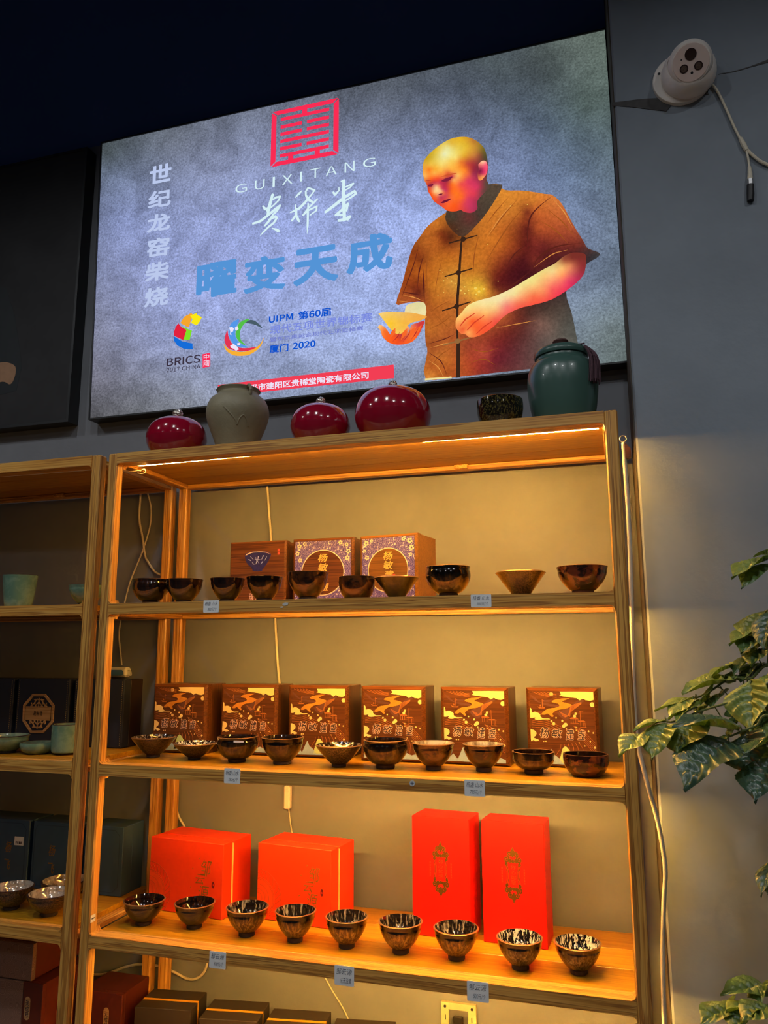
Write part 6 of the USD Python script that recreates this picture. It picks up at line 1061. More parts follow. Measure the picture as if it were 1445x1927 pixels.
def navy_box(xa, xb, yf, h, label):
    w = xb - xa
    t = thing("navy_gift_box", label, "gift box", ((xa + xb) / 2, yf, LEVELS[2] + ZO + BZ), 0, "navy gift boxes in the unlit shelf")
    part(t, "cloth_front", cbox(-w / 2, w / 2, 0, .03, 0, h, .002), m_navy, False)
    part(t, "body", cbox(-w / 2 + .001, w / 2 - .001, .0302, .085, 0, h - .001, .002), m_brown, False)
    for sg in (-1, 1):
        part(t, "stitching", join(*[cbox(sg * (w / 2 - .006) - .0006, sg * (w / 2 - .006) + .0006, -.0006, .001, z, z + .003) for z in np.arange(.006, h - .006, .0055)]), m_stitch, False)
    return t


yN = .247; zN = at(226, 1279, y=yN)[2] - LEVELS[2] - ZO
navy_box(at(-70, 1350, y=yN)[0], at(21.5, 1350, y=yN)[0], yN, zN, "navy cloth gift box at the frame edge, leftmost in the unlit shelf")
nb = navy_box(at(29, 1350, y=yN)[0], at(127, 1350, y=yN)[0], yN, zN, "navy cloth gift box with a carved octagonal wooden medallion")
navy_box(at(137, 1350, y=yN)[0], at(231, 1350, y=yN)[0], yN, zN, "navy cloth gift box seen through the shelf's open side")
nx = (at(29, 1350, y=yN)[0] + at(127, 1350, y=yN)[0]) / 2
oc = [(at(*q_, y=yN)[0] - nx, at(*q_, y=yN)[2] - LEVELS[2] - ZO) for q_ in zpts([(300, 415), (415, 415), (495, 515), (488, 668), (400, 768), (280, 768), (210, 660), (215, 515)], 0, 1220, 4.817)]
O_ = Polygon(oc); o_in = affinity.scale(O_, .86, .88); a, b, c, d = o_in.bounds; cz = (b + d) / 2; cxo = (a + c) / 2
rim = O_.difference(o_in); plq = sbox(a + .003, cz - (d - b) * .20, c - .003, cz + (d - b) * .20)
lat = lines([[(cxo + sg * x1, cz + sz * z1), (cxo + sg * x2, cz + sz * z2)] for sg in (-1, 1) for sz in (-1, 1) for x1, z1, x2, z2 in ((0, .018, .0, .040), (0, .030, .012, .018), (.006, .038, .022, .018), (.012, .038, .012, .030), (.016, .026, .026, .018), (0, .036, .016, .036), (.024, .018, .024, .028), (.026, .000, .033, .000), (.027, .008, .034, .008), (.008, .018, .014, .026))], .0022).intersection(o_in)
part(nb, "wooden_medallion", plate(union_all([rim, plq, lat]), -.003, .0029), m_plywood, False, "carved octagonal plywood medallion")
part(nb, "lettering", plate(union_all([fit(words(ch, .0), cxo - .014 + .0105 * k, cxo - .006 + .0105 * k, cz - .006, cz + .006) for k, ch in enumerate("胡林清")]), -.0034, .0004), m_brown, False)
m_bluebox = plain("blue_paper", (52, 78, 104), rough=0.6, vary=.10, scale=30.0, bump=.15, bscale=600.0)
m_blue_d = plain("blue_emboss", (38, 58, 80), rough=0.6)


def blue_box(xa, xb, yf, h, dp, label, text):
    w = xb - xa; xc = (xa + xb) / 2
    t = thing("blue_gift_box", label, "gift box", (xc, yf, ZO + BZ), 0, "blue gift boxes in the unlit shelf")
    part(t, "lid", cbox(-w / 2, w / 2, 0, .04, 0, h, .0015), m_bluebox, False)
    part(t, "body", cbox(-w / 2 + .0006, w / 2 - .0006, .0402, dp, 0, h - .0006, .0015), m_bluebox, False)
    oct_ = Polygon([(-w / 2 + .014, .008), (w / 2 - .024, .008), (w / 2 - .010, .022), (w / 2 - .010, h - .022), (w / 2 - .024, h - .008), (-w / 2 + .014, h - .008), (-w / 2 + .006, h - .022), (-w / 2 + .006, .022)])
    flat(t, "embossed_border", oct_.difference(oct_.buffer(-.0014)), m_blue_d)
    if text:
        for k, ch in enumerate("杨飞"):
            z1 = h * (.66 - .26 * k); flat(t, "lettering", fit(affinity.skew(words(ch, .01), 8), text - xc - .010, text - xc + .010, z1 - .026, z1), c_bronze)


yB = .241; hB = at(226, 1557, y=yB)[2] - ZO
blue_box(at(-60, 1600, y=yB)[0], at(53, 1600, y=yB)[0], yB, hB, .09, "blue gift box with a white label, left one in the unlit shelf", at(15.5, 1600, y=yB)[0])
blue_box(at(60, 1600, y=yB)[0], at(147, 1600, y=yB)[0], yB, hB, .09, "blue gift box beside the unlit shelf's right post", at(98, 1600, y=yB)[0])
blue_box(at(158, 1600, y=yB)[0], at(231, 1600, y=yB)[0], yB, hB, .09, "blue gift box seen through the lit shelf's open left side", None)
a, b = at(27, 1590, y=yB), at(45.5, 1575, y=yB)
lb = thing("box_label", "small white label on the left blue gift box", "label", ((a[0] + b[0]) / 2, yB - .0005, a[2]))
part(lb, "card", plate(sbox(-(b[0] - a[0]) / 2, 0, (b[0] - a[0]) / 2, b[2] - a[2]), -.0004, .0004), m_sticker, False)
part(lb, "writing", plate(union_all([sbox(-.010 + .005 * k, .004, -.007 + .005 * k, .010) for k in range(4)]), -.0007, .0003), c_ink, False)
# brocade and wooden boxes at the bottom left
m_brocade = mat("brocade", {"tc": ("texture_coordinate", {}), "v": ("voronoi_texture", {"scale": 42.0}), "s": ("math", {"math_type": "multiply", "value2": 26.0}), "sn": ("math", {"math_type": "sine"}), "rp": ("rgb_ramp", {"ramp": [(0.0, lin((124, 96, 84))), (0.5, lin((96, 70, 62))), (1.0, lin((140, 112, 98)))]}), "p": ("principled_bsdf", {"roughness": .7})},
                [("tc.object", "v.vector"), ("v.distance", "s.value1"), ("s.value", "sn.value1"), ("sn.value", "rp.fac"), ("rp.color", "p.base_color")], "p.BSDF")
m_darkred = plain("dark_red_lacquer", (92, 34, 22), rough=0.45, vary=.12, scale=60.0)
yR = .10


def case(name, xa, xb, yf, dp, z0, z1, mf, ms, label, plaque=None):
    t = thing(name, label, "gift box", ((xa + xb) / 2, yf, z0 + BZ)); w = xb - xa; h = z1 - z0 - BZ
    part(t, "front_panel", cbox(-w / 2, w / 2, 0, .012, 0, h, .001), mf, False); part(t, "body", cbox(-w / 2, w / 2, .0121, dp, 0, h, .001), ms, False)
    if plaque:
        xp, zp, hp = plaque; s_ = LineString([(xp - (xa + xb) / 2, zp - z0 - hp / 2 + .008), (xp - (xa + xb) / 2, zp - z0 + hp / 2 - .008)]).buffer(.0075)
        flat(t, "plaque", s_, m_plywood, 1); flat(t, "lettering", union_all([fit(words(ch, .01), xp - (xa + xb) / 2 - .005, xp - (xa + xb) / 2 + .005, zp - z0 + hp * (.18 - .24 * k) - .004, zp - z0 + hp * (.18 - .24 * k) + .007) for k, ch in enumerate("天成号")]), c_ink, 2)


zr = at(62, 1848, y=yR)[2]
x62, x40, x66 = at(62, 1800, y=yR)[0], at(41, 1890, y=yR)[0], at(79, 1890, y=yR)[0]
case("brocade_box", x62 - .17, x40, yR, .16, ZB, zr - .002, m_brocade, m_brocade, "pale patterned brocade box standing under the upper brocade box")
case("plaque_box", x40 + .001, x66, yR, .16, ZB, zr - .002, m_darkred, m_darkred, "narrow dark red box with a pale rounded plaque at the lower left", (at(51, 1900, y=yR)[0], at(51, 1898, y=yR)[2], .05))
case("brocade_box", x62 - .17, x62, yR, .17, zr, at(30, 1773, y=yR)[2], m_brocade, m_darkred, "brown patterned brocade box with dark red sides, lying on top")
yC = .20
case("wooden_case", at(150, 1900, y=yC)[0], at(229, 1900, y=yC)[0], yC, .11, ZB, at(229, 1872, y=yC)[2], m_darkred, m_darkred, "dark reddish wooden case behind the lit shelf's left post", (at(199, 1920, y=yC)[0], at(199, 1918, y=yC)[2], .05))

# ---------------------------------------------------------------- price tags and stickers on the shelf edges
m_tagpaper = plain("tag_paper", (232, 234, 234), rough=0.6, vary=.04)
m_pen = plain("tag_pen", (70, 74, 92), rough=0.6)


def price_tag(x0, x1, y0, y1, level, l1, l2, label):
    a, b = at(x0, y1, y=-.001), at(x1, y0, y=-.001)
    w, h = b[0] - a[0], b[2] - a[2]
    t = thing("price_tag", label, "price tag", ((a[0] + b[0]) / 2, 0.0003, a[2]), 0, "handwritten price tags on the shelf edges")
    part(t, "card", plate(sbox(-w / 2, 0, w / 2, h).buffer(-.002).buffer(.002), -.0008, .0008), m_tagpaper, False)
    g1 = affinity.skew(words(l1, -.012), 9); g2 = affinity.skew(words(l2, -.012), 12)
    part(t, "handwriting", plate(union_all([fit(g1, -w * .40, w * .40, h * .56, h * .86), fit(g2, -w * .22, w * .36, h * .12, h * .40)]), -.0011, .0003), m_pen, False)


for a in ((382, 412, 1129, 1153, 1, "杨盏 山水", "380元/个", "pale price tag on the left of the upper shelf edge"), (886, 924, 1118, 1143, 1, "杨盏 山水", "380元/个", "pale price tag on the right of the upper shelf edge"),
          (421, 452, 1447, 1474, 2, "杨盏 山水", "780元/个", "pale price tag on the left of the middle shelf edge"), (874, 912, 1469, 1498, 2, "杨盏 山水", "780元/个", "pale price tag on the right of the middle shelf edge"),
          (393, 425, 1793, 1821, 3, "邹云源", "800元/个", "leftmost pale price tag on the lower shelf edge"), (629, 666, 1820, 1853, 3, "邹云源", "元天油滴", "middle pale price tag on the lower shelf edge"), (879, 919, 1850, 1883, 3, "邹云源", "600元/个", "rightmost pale price tag on the lower shelf edge")):
    price_tag(*a)
P = at(175.5, 1728, x=.0025)
st = thing("post_sticker", "tiny printed sticker on the lit shelf's left post", "sticker", (.00165, P[1], P[2]))
part(st, "card", cbox(0, .0004, -.008, .008, -.0075, .0075), m_sticker, False)
part(st, "print", cbox(.0004, .0006, -.005, .005, -.0012, .0012), m_pen, False)
P = at(775.5, 1474, y=0); sc = thing("shelf_screw", "small steel cross head screw in the middle shelf edge", "screw", (P[0], .0006, P[2]))
part(sc, "head", plate(Point(0, 0).buffer(.0055, 16), -.0012, .0012), plain("screw_steel", (196, 200, 204), .4), False)
part(sc, "cross_slot", plate(lines([[(-.0035, 0), (.0035, 0)], [(0, -.0035), (0, .0035)]], .0012), -.00135, .0002), m_pen, False)
m_paint = plain("white_paint_fleck", (206, 206, 200), rough=.6)
for pts, lab in (([(531, 1137), (536, 1133.5), (543, 1134), (541, 1139), (534, 1140)], "larger white paint fleck on the upper shelf edge"), ([(527, 1142), (532, 1141), (532.5, 1143.5), (528, 1144)], "smaller white paint fleck on the upper shelf edge")):
    solo("paint_fleck", plate(Polygon([at(*q_, y=0)[[0, 2]] for q_ in pts]), -.0004, .0009), m_paint, lab, "paint fleck", smooth=False)

# ---------------------------------------------------------------- cables
m_cable = plain("cream_cable", (214, 204, 182), rough=.45, vary=.05, scale=60.0)
m_blueled = plain("blue_label", (70, 110, 160), rough=.4)


def cable(name, pts, y, r, label, cat="cable", n=8):
    P = [at(p[0], p[1], y=(p[2] if len(p) > 2 else y)) for p in pts]
    c = P[0]; t = thing(name, label, cat, c)
    part(t, "cord", tube([p - c for p in P], r, 8, True, n), m_cable, 60)
    return t, c


t, c = cable("wall_cable", [(503, 915), (506, 960), (510, 1015), (514, 1100), (518, 1170), (522, 1240), (527, 1300), (533, 1390), (540, 1470)], YW - .006, .0032, "cream cable running down the back wall behind the boxes")
P = at(542, 1478, y=YW - .008) - c; Q = at(542, 1522, y=YW - .008) - c
part(t, "inline_switch", cbox(P[0] - .008, P[0] + .009, -.012, .005, Q[2], P[2], .003), m_whiteplastic, False, "white in-line cord switch")
part(t, "lower_cord", tube([at(x, y_, y=YW - .006) - c for x, y_ in ((543, 1520), (546, 1545), (550, 1570), (570, 1680), (600, 1810), (620, 1855), (650, 1906), (670, 1960))], .0016, 6), m_cable, 60)
cable("side_cable", [(265, 925), (262, 975), (268, 1010), (273, 1045), (279, 1058), (291, 1075), (303, 1082), (320, 1090)], .351, .003, "thicker cream cable bending right inside the open side of the shelf")
cable("side_cable", [(277, 925), (284, 955), (283, 985), (277, 1010), (269, 1035), (257, 1065), (245, 1095), (235, 1133), (226, 1175), (224, 1200), (228, 1240), (229, 1252)], .351, .0022, "twisted thin cream cable hanging inside the open side of the shelf")
ad_y = .335
P = at(228, 1265, y=ad_y)
ad = thing("plug_adapter", "white and blue plug adapter hanging in the open side of the shelf", "adapter", P)
part(ad, "shell", cbox(-.034, .024, -.012, .014, -.012, .013, .005), m_whiteplastic, False)
part(ad, "blue_window", plate(LineString([(-.03, -.001), (.008, -.001)]).buffer(.0075), -.0126, .001), m_blueled, False)
part(ad, "plug_loop", tube([(.022, -.004, .006), (.033, -.004, .003), (.035, -.004, -.008), (.022, -.004, -.007)], .0012, 6), m_cable)
cable("bottom_cable", [(150, 1832), (184, 1834), (205, 1831), (235, 1820), (262, 1815), (300, 1818), (327, 1829), (350, 1841), (368, 1842), (382, 1832), (389, 1816), (392, 1790)], YW - .012, .0032, "cream cable looping along the wall under the lower shelf")
cable("corner_cable", [(331, 1522), (338, 1540), (347, 1556), (360, 1590)], YW - .01, .003, "short cream cable behind the left orange box")
t, c = cable("shelf_side_cable", [(1173, 833), (1176, 880), (1181, 950), (1185, 1030), (1187, 1100), (1188, 1140), (1189, 1200), (1192, 1300), (1198, 1390), (1209, 1440), (1222, 1490), (1236, 1540), (1246, 1590), (1252, 1640), (1249, 1700), (1247, 1780), (1248, 1860), (1251, 1960)], .06, .0042, "thick cream cable hanging between the lit shelf and the pillar")
part(t, "hook_ring", tube([np.array([.0065 * math.cos(u), 0, .008 + .0065 * math.sin(u)]) for u in np.linspace(0, 6.2832, 21)], .0013, 6, False), m_alu)
P = at(1180, 848, y=.055)
solo("wood_wedge", trimesh.Trimesh(np.array([P + v for v in ((-.004, 0, .018), (.007, 0, .004), (.007, 0, -.012), (-.004, 0, -.016), (-.004, .02, .018), (.007, .02, .004), (.007, .02, -.012), (-.004, .02, -.016))]), process=False).convex_hull, m_rose, "small brown wood wedge beside the top of the lit shelf", "wedge", smooth=False)
# loose connector of the top strip light
P = at(262, 886, y=.05)
lc = thing("strip_connector", "white connector loop at the left end of the top strip light", "connector", P)
part(lc, "plug", tube([(-.030, 0, -.002), (-.012, 0, -.001), (.004, 0, 0)], .0025, 8), m_cable)
part(lc, "loop", tube([(.004, 0, 0), (.014, 0, .003), (.018, 0, -.004), (.010, 0, -.008), (-.004, 0, -.006)], .0014, 6), m_cable)

# wall socket box below the shelf, its cover off
y0 = YW - .010
a, b = at(831, 1960, y=y0), at(895, 1893, y=y0)
sk = thing("wall_switch", "cream wall switch plate with its cover off, low on the back wall", "switch", ((a[0] + b[0]) / 2, YW, (a[2] + b[2]) / 2))
w, h = b[0] - a[0], .086; zt_ = (b[2] - a[2]) / 2
part(sk, "mounting_frame", prism_y(affinity.translate(sbox(-w / 2, -h, w / 2, 0).difference(sbox(-w * .28, -h * .80, w * .28, -h * .16)), 0, zt_), -.010, -.0005), plain("cream_plastic", (206, 194, 150), .45), False)
part(sk, "insert", cbox(-w * .275, w * .275, -.008, -.0005, zt_ - h * .79, zt_ - h * .17), m_alu, False)
part(sk, "rocker", cbox(-w * .14, w * .14, -.016, -.008, zt_ - h * .66, zt_ - h * .28, .003), m_lamp, False)
for sg in (-1, 1):
    part(sk, "screw", plate(Point(sg * w * .39, zt_ - h * .10).buffer(.003, 10), -.0108, .001), m_lamp, False)
    part(sk, "slot", plate(sbox(sg * w * .38 - .001, zt_ - h * .42, sg * w * .38 + .001, zt_ - h * .30), -.0105, .0006), m_lamp, False)

# ---------------------------------------------------------------- turret camera on the pillar
m_cam = plain("camera_white", (240, 232, 224), rough=.45, vary=.05)
m_camface = plain("camera_face", (226, 206, 198), rough=.5, vary=.04)
m_lens = plain("camera_lens", (52, 30, 26), rough=.08, coat=1.0)
m_camled = plain("camera_led_cup", (118, 98, 86), rough=.2, metal=.5, vary=.5, scale=500.0)
P0 = at(1294, 152, y=YP)
cv = thing("security_camera", "white turret security camera high on the pillar", "camera", (P0[0], YP, P0[2]))
Ry = trimesh.transformations.rotation_matrix(np.pi / 2, [1, 0, 0])          # lathe axis z -> -y


def ylathe(prof, n=48):
    m = lathe(prof, n); m.apply_transform(Ry); return m


bp = ylathe([(0, .0002), (.062, .0002), (.063, .002), (.062, .010), (.058, .0125), (0, .0125)]); bp.apply_translation([-.012, 0, .003])
part(cv, "back_plate", bp, m_cam, 40)
part(cv, "plate_screw", plate(Point(-.060, .022).buffer(.0028, 10), -.0135, .001), m_lamp, False)
part(cv, "base_ring", ylathe([(0, .012), (.054, .012), (.057, .016), (.0575, .026), (.055, .040), (.050, .050), (.047, .053), (.046, .050), (0, .050)]), m_cam, 40)
ctr = np.array([.001, -.052, .002]); ax = CAM + np.array([.12, 0, .1]) - (np.array([P0[0], YP, P0[2]]) + ctr); ax /= np.linalg.norm(ax)
zx = np.cross([0, 0, 1], ax); zx /= np.linalg.norm(zx); zy = np.cross(ax, zx)
M4 = np.eye(4); M4[:3, 0], M4[:3, 1], M4[:3, 2], M4[:3, 3] = zx, zy, ax, ctr


def cam_part(name, m, mt, sm_=40):
    m = m.copy(); m.apply_transform(M4); return part(cv, name, m, mt, sm_)


rb = .046
cam_part("turret_ball", lathe([(0, -rb)] + [(rb * math.sin(a), -rb * math.cos(a)) for a in np.linspace(.1, 2.05, 24)] + [(.0405, .0235), (.0395, .026), (.0375, .0265), (0, .0265)], 56), m_cam)
cam_part("face_plate", lathe([(0, .0266), (.0362, .0266), (.0366, .0275), (.036, .0285), (0, .0285)], 56), m_camface)


def disc_at(x, y, r, h0, h1, n=28):
    m = lathe([(0, h0), (r, h0), (r, h1 - .0004), (r - .0006, h1), (0, h1)], n); m.apply_translation([x, y, 0]); return m


cam_part("lens_window", disc_at(.000, .0155, .0118, .0285, .0296), m_lens)
for sx in (-1, 1):
    cam_part("infrared_lamp", disc_at(sx * .0145, -.0095, .0088, .0285, .0292), m_lens)
    cam_part("infrared_cup", disc_at(sx * .0145, -.0095, .0062, .0292, .0296), m_camled)
cam_part("microphone_hole", disc_at(.001, -.020, .0028, .0285, .0289, 12), m_lamp); cam_part("sensor_dot", disc_at(-.019, .009, .0016, .0285, .0289, 10), m_lamp)
yc = YP - .006
t, c = cable("camera_cable", [(1325, 150), (1343, 162), (1357, 185), (1370, 213), (1382, 240), (1393, 262), (1399, 276)], yc, .0028, "white camera cable hanging from the security camera down the pillar")
part(t, "splitter", tube([at(x, y_, y=yc) - c for x, y_ in ((1393, 260), (1399, 272), (1405, 283))], [.004, .0055, .0045], 10), m_cable)
part(t, "right_tail", tube([at(x, y_, y=yc) - c for x, y_ in ((1405, 281), (1415, 291), (1430, 303), (1445, 310), (1475, 322))], .0034, 8), m_cable)
part(t, "down_tail", tube([at(x, y_, y=yc) - c for x, y_ in ((1404, 282), (1408, 300), (1410, 315))], .0024, 8), m_cable)
part(t, "strain_relief", tube([at(x, y_, y=yc) - c for x, y_ in ((1410, 314), (1411, 326), (1411, 338))], [.0035, .0058], 10, False), m_cable)
part(t, "metal_collar", tube([at(x, y_, y=yc) - c for x, y_ in ((1411, 338), (1411.5, 348))], .0064, 12, False), m_alu)
part(t, "black_plug", tube([at(x, y_, y=yc) - c for x, y_ in ((1411.5, 348), (1412, 364), (1412, 378))], [.0072, .0078, .007], 12, False), m_lamp)

# ---------------------------------------------------------------- potted plant at the right
def leaf_mat(name, c1, c2, rough):
    return mat(name, {"tc": ("texture_coordinate", {}), "nz": ("noise_texture", {"scale": 60.0, "detail": 3.0}), "rp": ("rgb_ramp", {"ramp": [(.3, lin(c1)), (.7, lin(c2))]}), "nb": ("noise_texture", {"scale": 240.0, "detail": 2.0}), "b": ("bump", {"strength": .25, "distance": .002}),
                      "p": ("principled_bsdf", {"roughness": rough, "coat_weight": .25, "coat_roughness": .25}), "tr": ("translucent_bsdf", {"color": lin((96, 128, 36))}), "mx": ("mix_closure", {"fac": .22})},
               [("tc.object", "nz.vector"), ("nz.fac", "rp.fac"), ("rp.color", "p.base_color"), ("tc.object", "nb.vector"), ("nb.fac", "b.height"), ("b.normal", "p.normal"), ("p.BSDF", "mx.closure1"), ("tr.BSDF", "mx.closure2")], "mx.closure")


leaf_mats = [leaf_mat("leaf_deep", (58, 84, 44), (82, 108, 56), .36), leaf_mat("leaf_mid", (104, 126, 56), (136, 150, 76), .38), leaf_mat("leaf_bluish", (50, 76, 62), (72, 100, 78), .30)]  # paler green holds warm strip light, bluish one a cool sheen
m_stem, m_bark = plain("green_stem", (84, 96, 48), .5), plain("plant_bark", (104, 88, 66), .8, vary=.2, scale=80.0, bump=.4)
LW = np.array([(0, .02), (.03, .22), (.08, .50), (.16, .76), (.27, .95), (.38, 1.0), (.50, .94), (.62, .78), (.73, .55), (.82, .32), (.88, .17), (.93, .08), (1, .012)])
frnd = np.random.RandomState(11)


def leaf_mesh(B, Tp, half, face, curl=0.1, ripple=.10):
    """A quilted ovate leaf with a drip tip, from its base to its tip; face is the direction its upper side looks."""
    nt, nu = 40, 15
    L = np.linalg.norm(Tp - B); a = (Tp - B) / L; n = face - a * (face @ a); n /= np.linalg.norm(n); s = np.cross(n, a)
    t = np.linspace(0, 1, nt)[:, None]; u = np.linspace(-1, 1, nu)[None]
    hw = np.interp(t, LW[:, 0], LW[:, 1]) * half
    hw = hw * (1 + .018 * np.sin(t * 60 + frnd.rand() * 6) * (np.abs(u) > .9))
    au = np.abs(u); ph = t * 6.0 - au * 1.6 + frnd.rand() * .3
    q = (np.sin(np.pi * ph) ** 2) * (1 - au ** 3) * np.minimum(au * 4, 1)
    hgt = hw * (.24 * q + .22 * au ** 1.5) - .10 * half * np.exp(-(u / .12) ** 2)
    hgt = hgt + half * ripple * np.sin(t * 9 + frnd.rand() * 6 + (u > 0) * 1.7) * au ** 2
    hgt = hgt + curl * L * (.25 - (t - .5) ** 2) - .0
    V = B + (t * L)[..., None] * a + (u * hw)[..., None] * s + hgt[..., None] * n
    V = V.reshape(-1, 3); F = []
    for i in range(nt - 1):
        for j in range(nu - 1):
            k = i * nu + j; F += [(k, k + 1, k + nu + 1), (k, k + nu + 1, k + nu)]
    return trimesh.Trimesh(V, np.array(F), process=False)


TRX, TRY = 1.56, -.16
plant = thing("potted_plant", "potted plant with large glossy quilted leaves right of the shelf", "plant", (TRX, TRY, 0))
org = np.array([TRX, TRY, 0])
part(plant, "pot", lathe([(0, .0), (.12, 0), (.13, .01), (.165, .30), (.175, .31), (.175, .335), (.158, .335), (.15, .30), (0, .30)], 48), plain("grey_pot", (120, 118, 112), .5))
part(plant, "soil", lathe([(0, .301), (.149, .301), (.149, .31), (0, .314)], 32), plain("potting_soil", (52, 40, 32), .9, vary=.4, scale=200.0, bump=.5))
part(plant, "trunk", tube([(0, 0, .30), (.01, .0, .55), (-.01, .01, .85), (.008, 0, 1.15), (-.004, 0, 1.42), (.0, 0, 1.62)], [.016, .014, .012, .009, .006], 10), m_bark)
ZC, BC = (1150, 1020, 3.854), (1145, 1480, 4.31)
branches = []
for crop, pts, yb in ((ZC, [(1150, 1130), (1000, 1130), (870, 1160), (660, 1222), (460, 1300), (385, 1298)], -.15), (ZC, [(1180, 1270), (1050, 1330), (930, 1380), (860, 1410)], -.21), (ZC, [(1180, 900), (1010, 990), (870, 985), (720, 1080), (600, 1140)], -.10), (ZC, [(1180, 560), (1110, 540), (1065, 610)], -.08),
                      (ZC, [(1200, 60), (1130, 100)], -.12), (ZC, [(1200, 1420), (1120, 1450)], -.26), (BC, [(1400, 1700), (1290, 1780), (1150, 1790), (1010, 1800)], -.15), (BC, [(1450, 540), (1350, 590)], -.22)):
    Q = [at(*q_, y=yb) for q_ in zpts(pts, *crop)]
    z0 = Q[0][2] - .22; root = org + np.array([0, 0, max(.45, z0)])
    Q = [root, root * .45 + Q[0] * .55 + np.array([0, 0, .03])] + Q
    part(plant, "branch", tube([q_ - org for q_ in Q], [.0036, .0022, .0014], 7), m_stem)
    branches += list(spline(Q, 6))
branches = np.array(branches)
LEAVES = [(ZC, l) for l in ((390, 1298, 160, 1370, 74, 1, -.15, .6), (250, 1395, 52, 1555, 112, 1, -.17, .2), (405, 1320, 290, 1575, 195, 1, -.18, .0), (590, 1150, 412, 1285, 92, 1, -.14, .5), (620, 1195, 465, 1305, 74, 1, -.15, .5), (610, 1325, 485, 1555, 235, 1, -.19, .3), (930, 1350, 440, 1330, 170, 2, -.21, .9), (850, 1450, 522, 1795, 300, 2, -.24, .5),
          (610, 1130, 312, 1225, 66, 1, -.11, .8), (900, 1000, 510, 1095, 150, 1, -.09, .9), (700, 1130, 640, 1175, 110, 1, -.10, .6), (870, 900, 715, 985, 84, 1, -.08, .9), (1030, 830, 885, 950, 104, 0, -.07, .8), (1010, 1000, 1022, 1395, 240, 1, -.17, .1), (985, 1385, 1025, 1705, 275, 2, -.22, .4), (1150, 1440, 960, 1530, 110, 0, -.27, .5), (1170, 1570, 1035, 1890, 230, 2, -.28, .5),
          (1130, 118, 868, 262, 120, 1, -.12, .6), (1170, 170, 938, 332, 120, 0, -.12, .3), (1200, 80, 1030, 108, 60, 1, -.10, .9), (1060, 615, 853, 748, 84, 1, -.08, .5), (1110, 515, 965, 700, 140, 1, -.07, .5), (1110, 680, 935, 805, 120, 0, -.09, .2), (1150, 505, 1100, 775, 130, 2, -.13, .5), (1150, 770, 1010, 900, 120, 0, -.10, .3), (1180, 960, 1075, 1060, 110, 1, -.13, .4), (1060, 950, 930, 1010, 100, 0, -.08, .7),
          (880, 1170, 910, 1262, 96, 0, -.10, .2), (815, 1095, 718, 1200, 90, 0, -.09, .4), (1010, 1195, 1085, 1345, 130, 0, -.11, .3), (1140, 1255, 1090, 1392, 130, 0, -.14, .5), (1170, 880, 905, 985, 100, 0, -.06, .7), (960, 1240, 900, 1330, 90, 0, -.12, .2), (1190, 1090, 1110, 1260, 150, 0, -.12, .3), (1200, 640, 1120, 760, 110, 1, -.10, .4), (1220, 1300, 1130, 1470, 150, 1, -.20, .4), (1150, 1170, 1085, 1335, 150, 0, -.16, .3), (1120, 1340, 1000, 1470, 120, 0, -.12, .4), (1180, 1010, 1130, 1190, 140, 1, -.12, .3), (900, 1010, 820, 960, 80, 1, -.07, .7), (720, 1160, 650, 1250, 80, 0, -.08, .4), (1080, 700, 1040, 830, 110, 0, -.06, .3), (1150, 620, 1060, 700, 100, 1, -.06, .5), (1000, 1420, 900, 1560, 120, 0, -.14, .3), (1200, 1480, 1110, 1640, 150, 0, -.20, .3), (860, 1390, 800, 1480, 110, 0, -.12, .3), (520, 1310, 420, 1400, 100, 0, -.11, .4))]
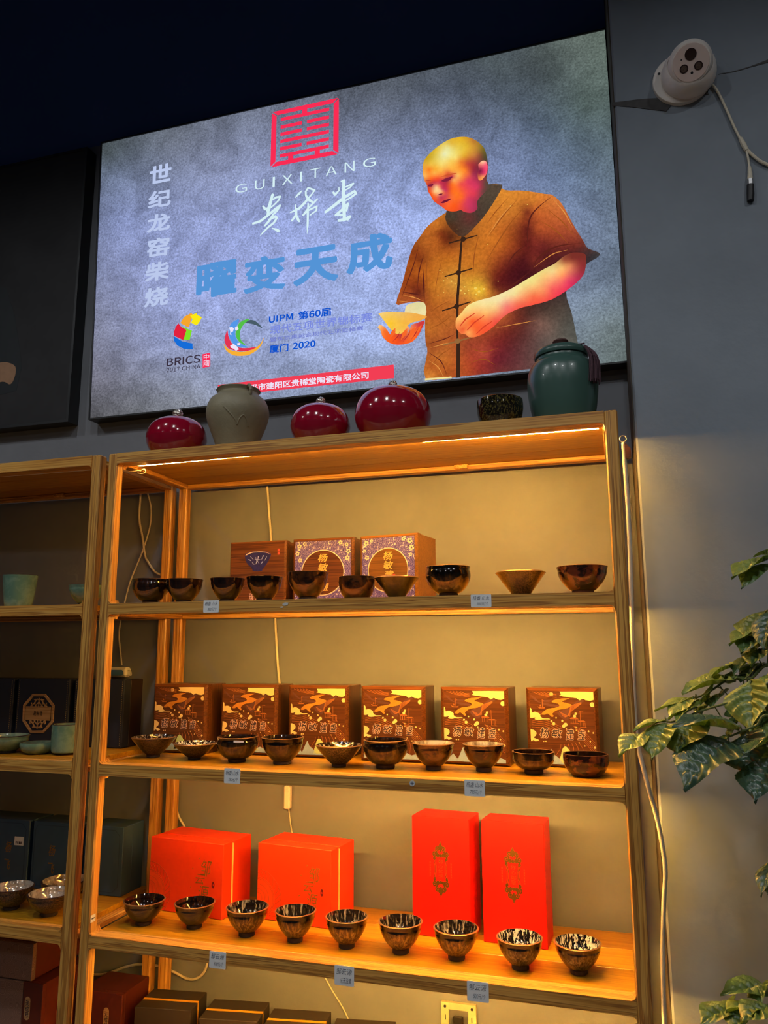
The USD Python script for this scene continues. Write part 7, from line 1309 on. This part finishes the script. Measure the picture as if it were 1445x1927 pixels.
LEAVES += [(BC, l) for l in ((1290, 1640, 905, 1685, 135, 0, -.12, .5), (1270, 1600, 1230, 1760, 130, 0, -.13, .3), (1010, 1800, 735, 1935, 150, 0, -.15, .3), (1180, 1775, 950, 1825, 110, 1, -.15, .5), (1330, 1790, 1070, 1930, 150, 0, -.18, .3), (1000, 1730, 900, 1840, 90, 0, -.11, .4), (1150, 1800, 1010, 1990, 170, 0, -.17, .3), (1330, 600, 1235, 900, 100, 2, -.22, .3), (1330, 700, 1290, 880, 80, 2, -.22, .5))]
for _ in range(34):                                          # the crown goes on beyond the frame's right edge
    a, zz, rr = frnd.uniform(-2.2, 2.2), frnd.uniform(.75, 1.75), frnd.uniform(.12, .3)
    B = org + np.array([rr * math.cos(a) * .8 + .1, min(rr * math.sin(a), .2), zz]); LEAVES.append((None, (B, B + np.array([.09 * math.cos(a), .07 * math.sin(a), -.05 + frnd.uniform(-.03, .03)]), frnd.randint(3))))
for crop, l in LEAVES:
    if crop is None:
        B, Tp, mi = l; half, up = .032, .6
        if (B - CAM) @ RGT / depth(B) * FPX < 745 or (Tp - CAM) @ RGT / depth(Tp) * FPX < 745 or Tp[1] > YP - .03 or B[1] > YP - .03: continue
    else:
        bx_, by_, tx_, ty_, wd, mi, yb, up = l
        (bp_, tp_) = zpts([(bx_, by_), (tx_, ty_)], *crop)
        B = at(*bp_, y=yb + .02); Tp = at(*tp_, y=yb - .025); half = 1.18 * wd / crop[2] / 2 * depth(B) / FPX
    view = CAM - B; view /= np.linalg.norm(view)
    face = view * (1 - .6 * up) * .85 + np.array([0, 0, 1]) * up * .7 + np.array([-.7, 0, 0])
    a_ = (Tp - B) / np.linalg.norm(Tp - B); n_ = face - a_ * (face @ a_); n_ /= np.linalg.norm(n_); s_ = np.cross(n_, a_)
    if crop is not None:
        ap = a_ - view * (a_ @ view); ap /= np.linalg.norm(ap) + 1e-9; sp_ = s_ - view * (s_ @ view); sp_ -= ap * (sp_ @ ap)
        half = half / max(np.linalg.norm(sp_), .5)                  # as wide as the leaf shows, however it is turned
    part(plant, "leaf", leaf_mesh(B - org, Tp - org, half, face, frnd.uniform(.05, .22)), leaf_mats[mi], True)
    j = np.argmin(np.linalg.norm(branches - B, axis=1))
    part(plant, "leaf_stalk", tube([branches[j] - org, (branches[j] + B) / 2 - org + np.array([0, 0, .006]), B - org, B + (Tp - B) * .06 - org], .0011, 5, True, 4), m_stem, 60)
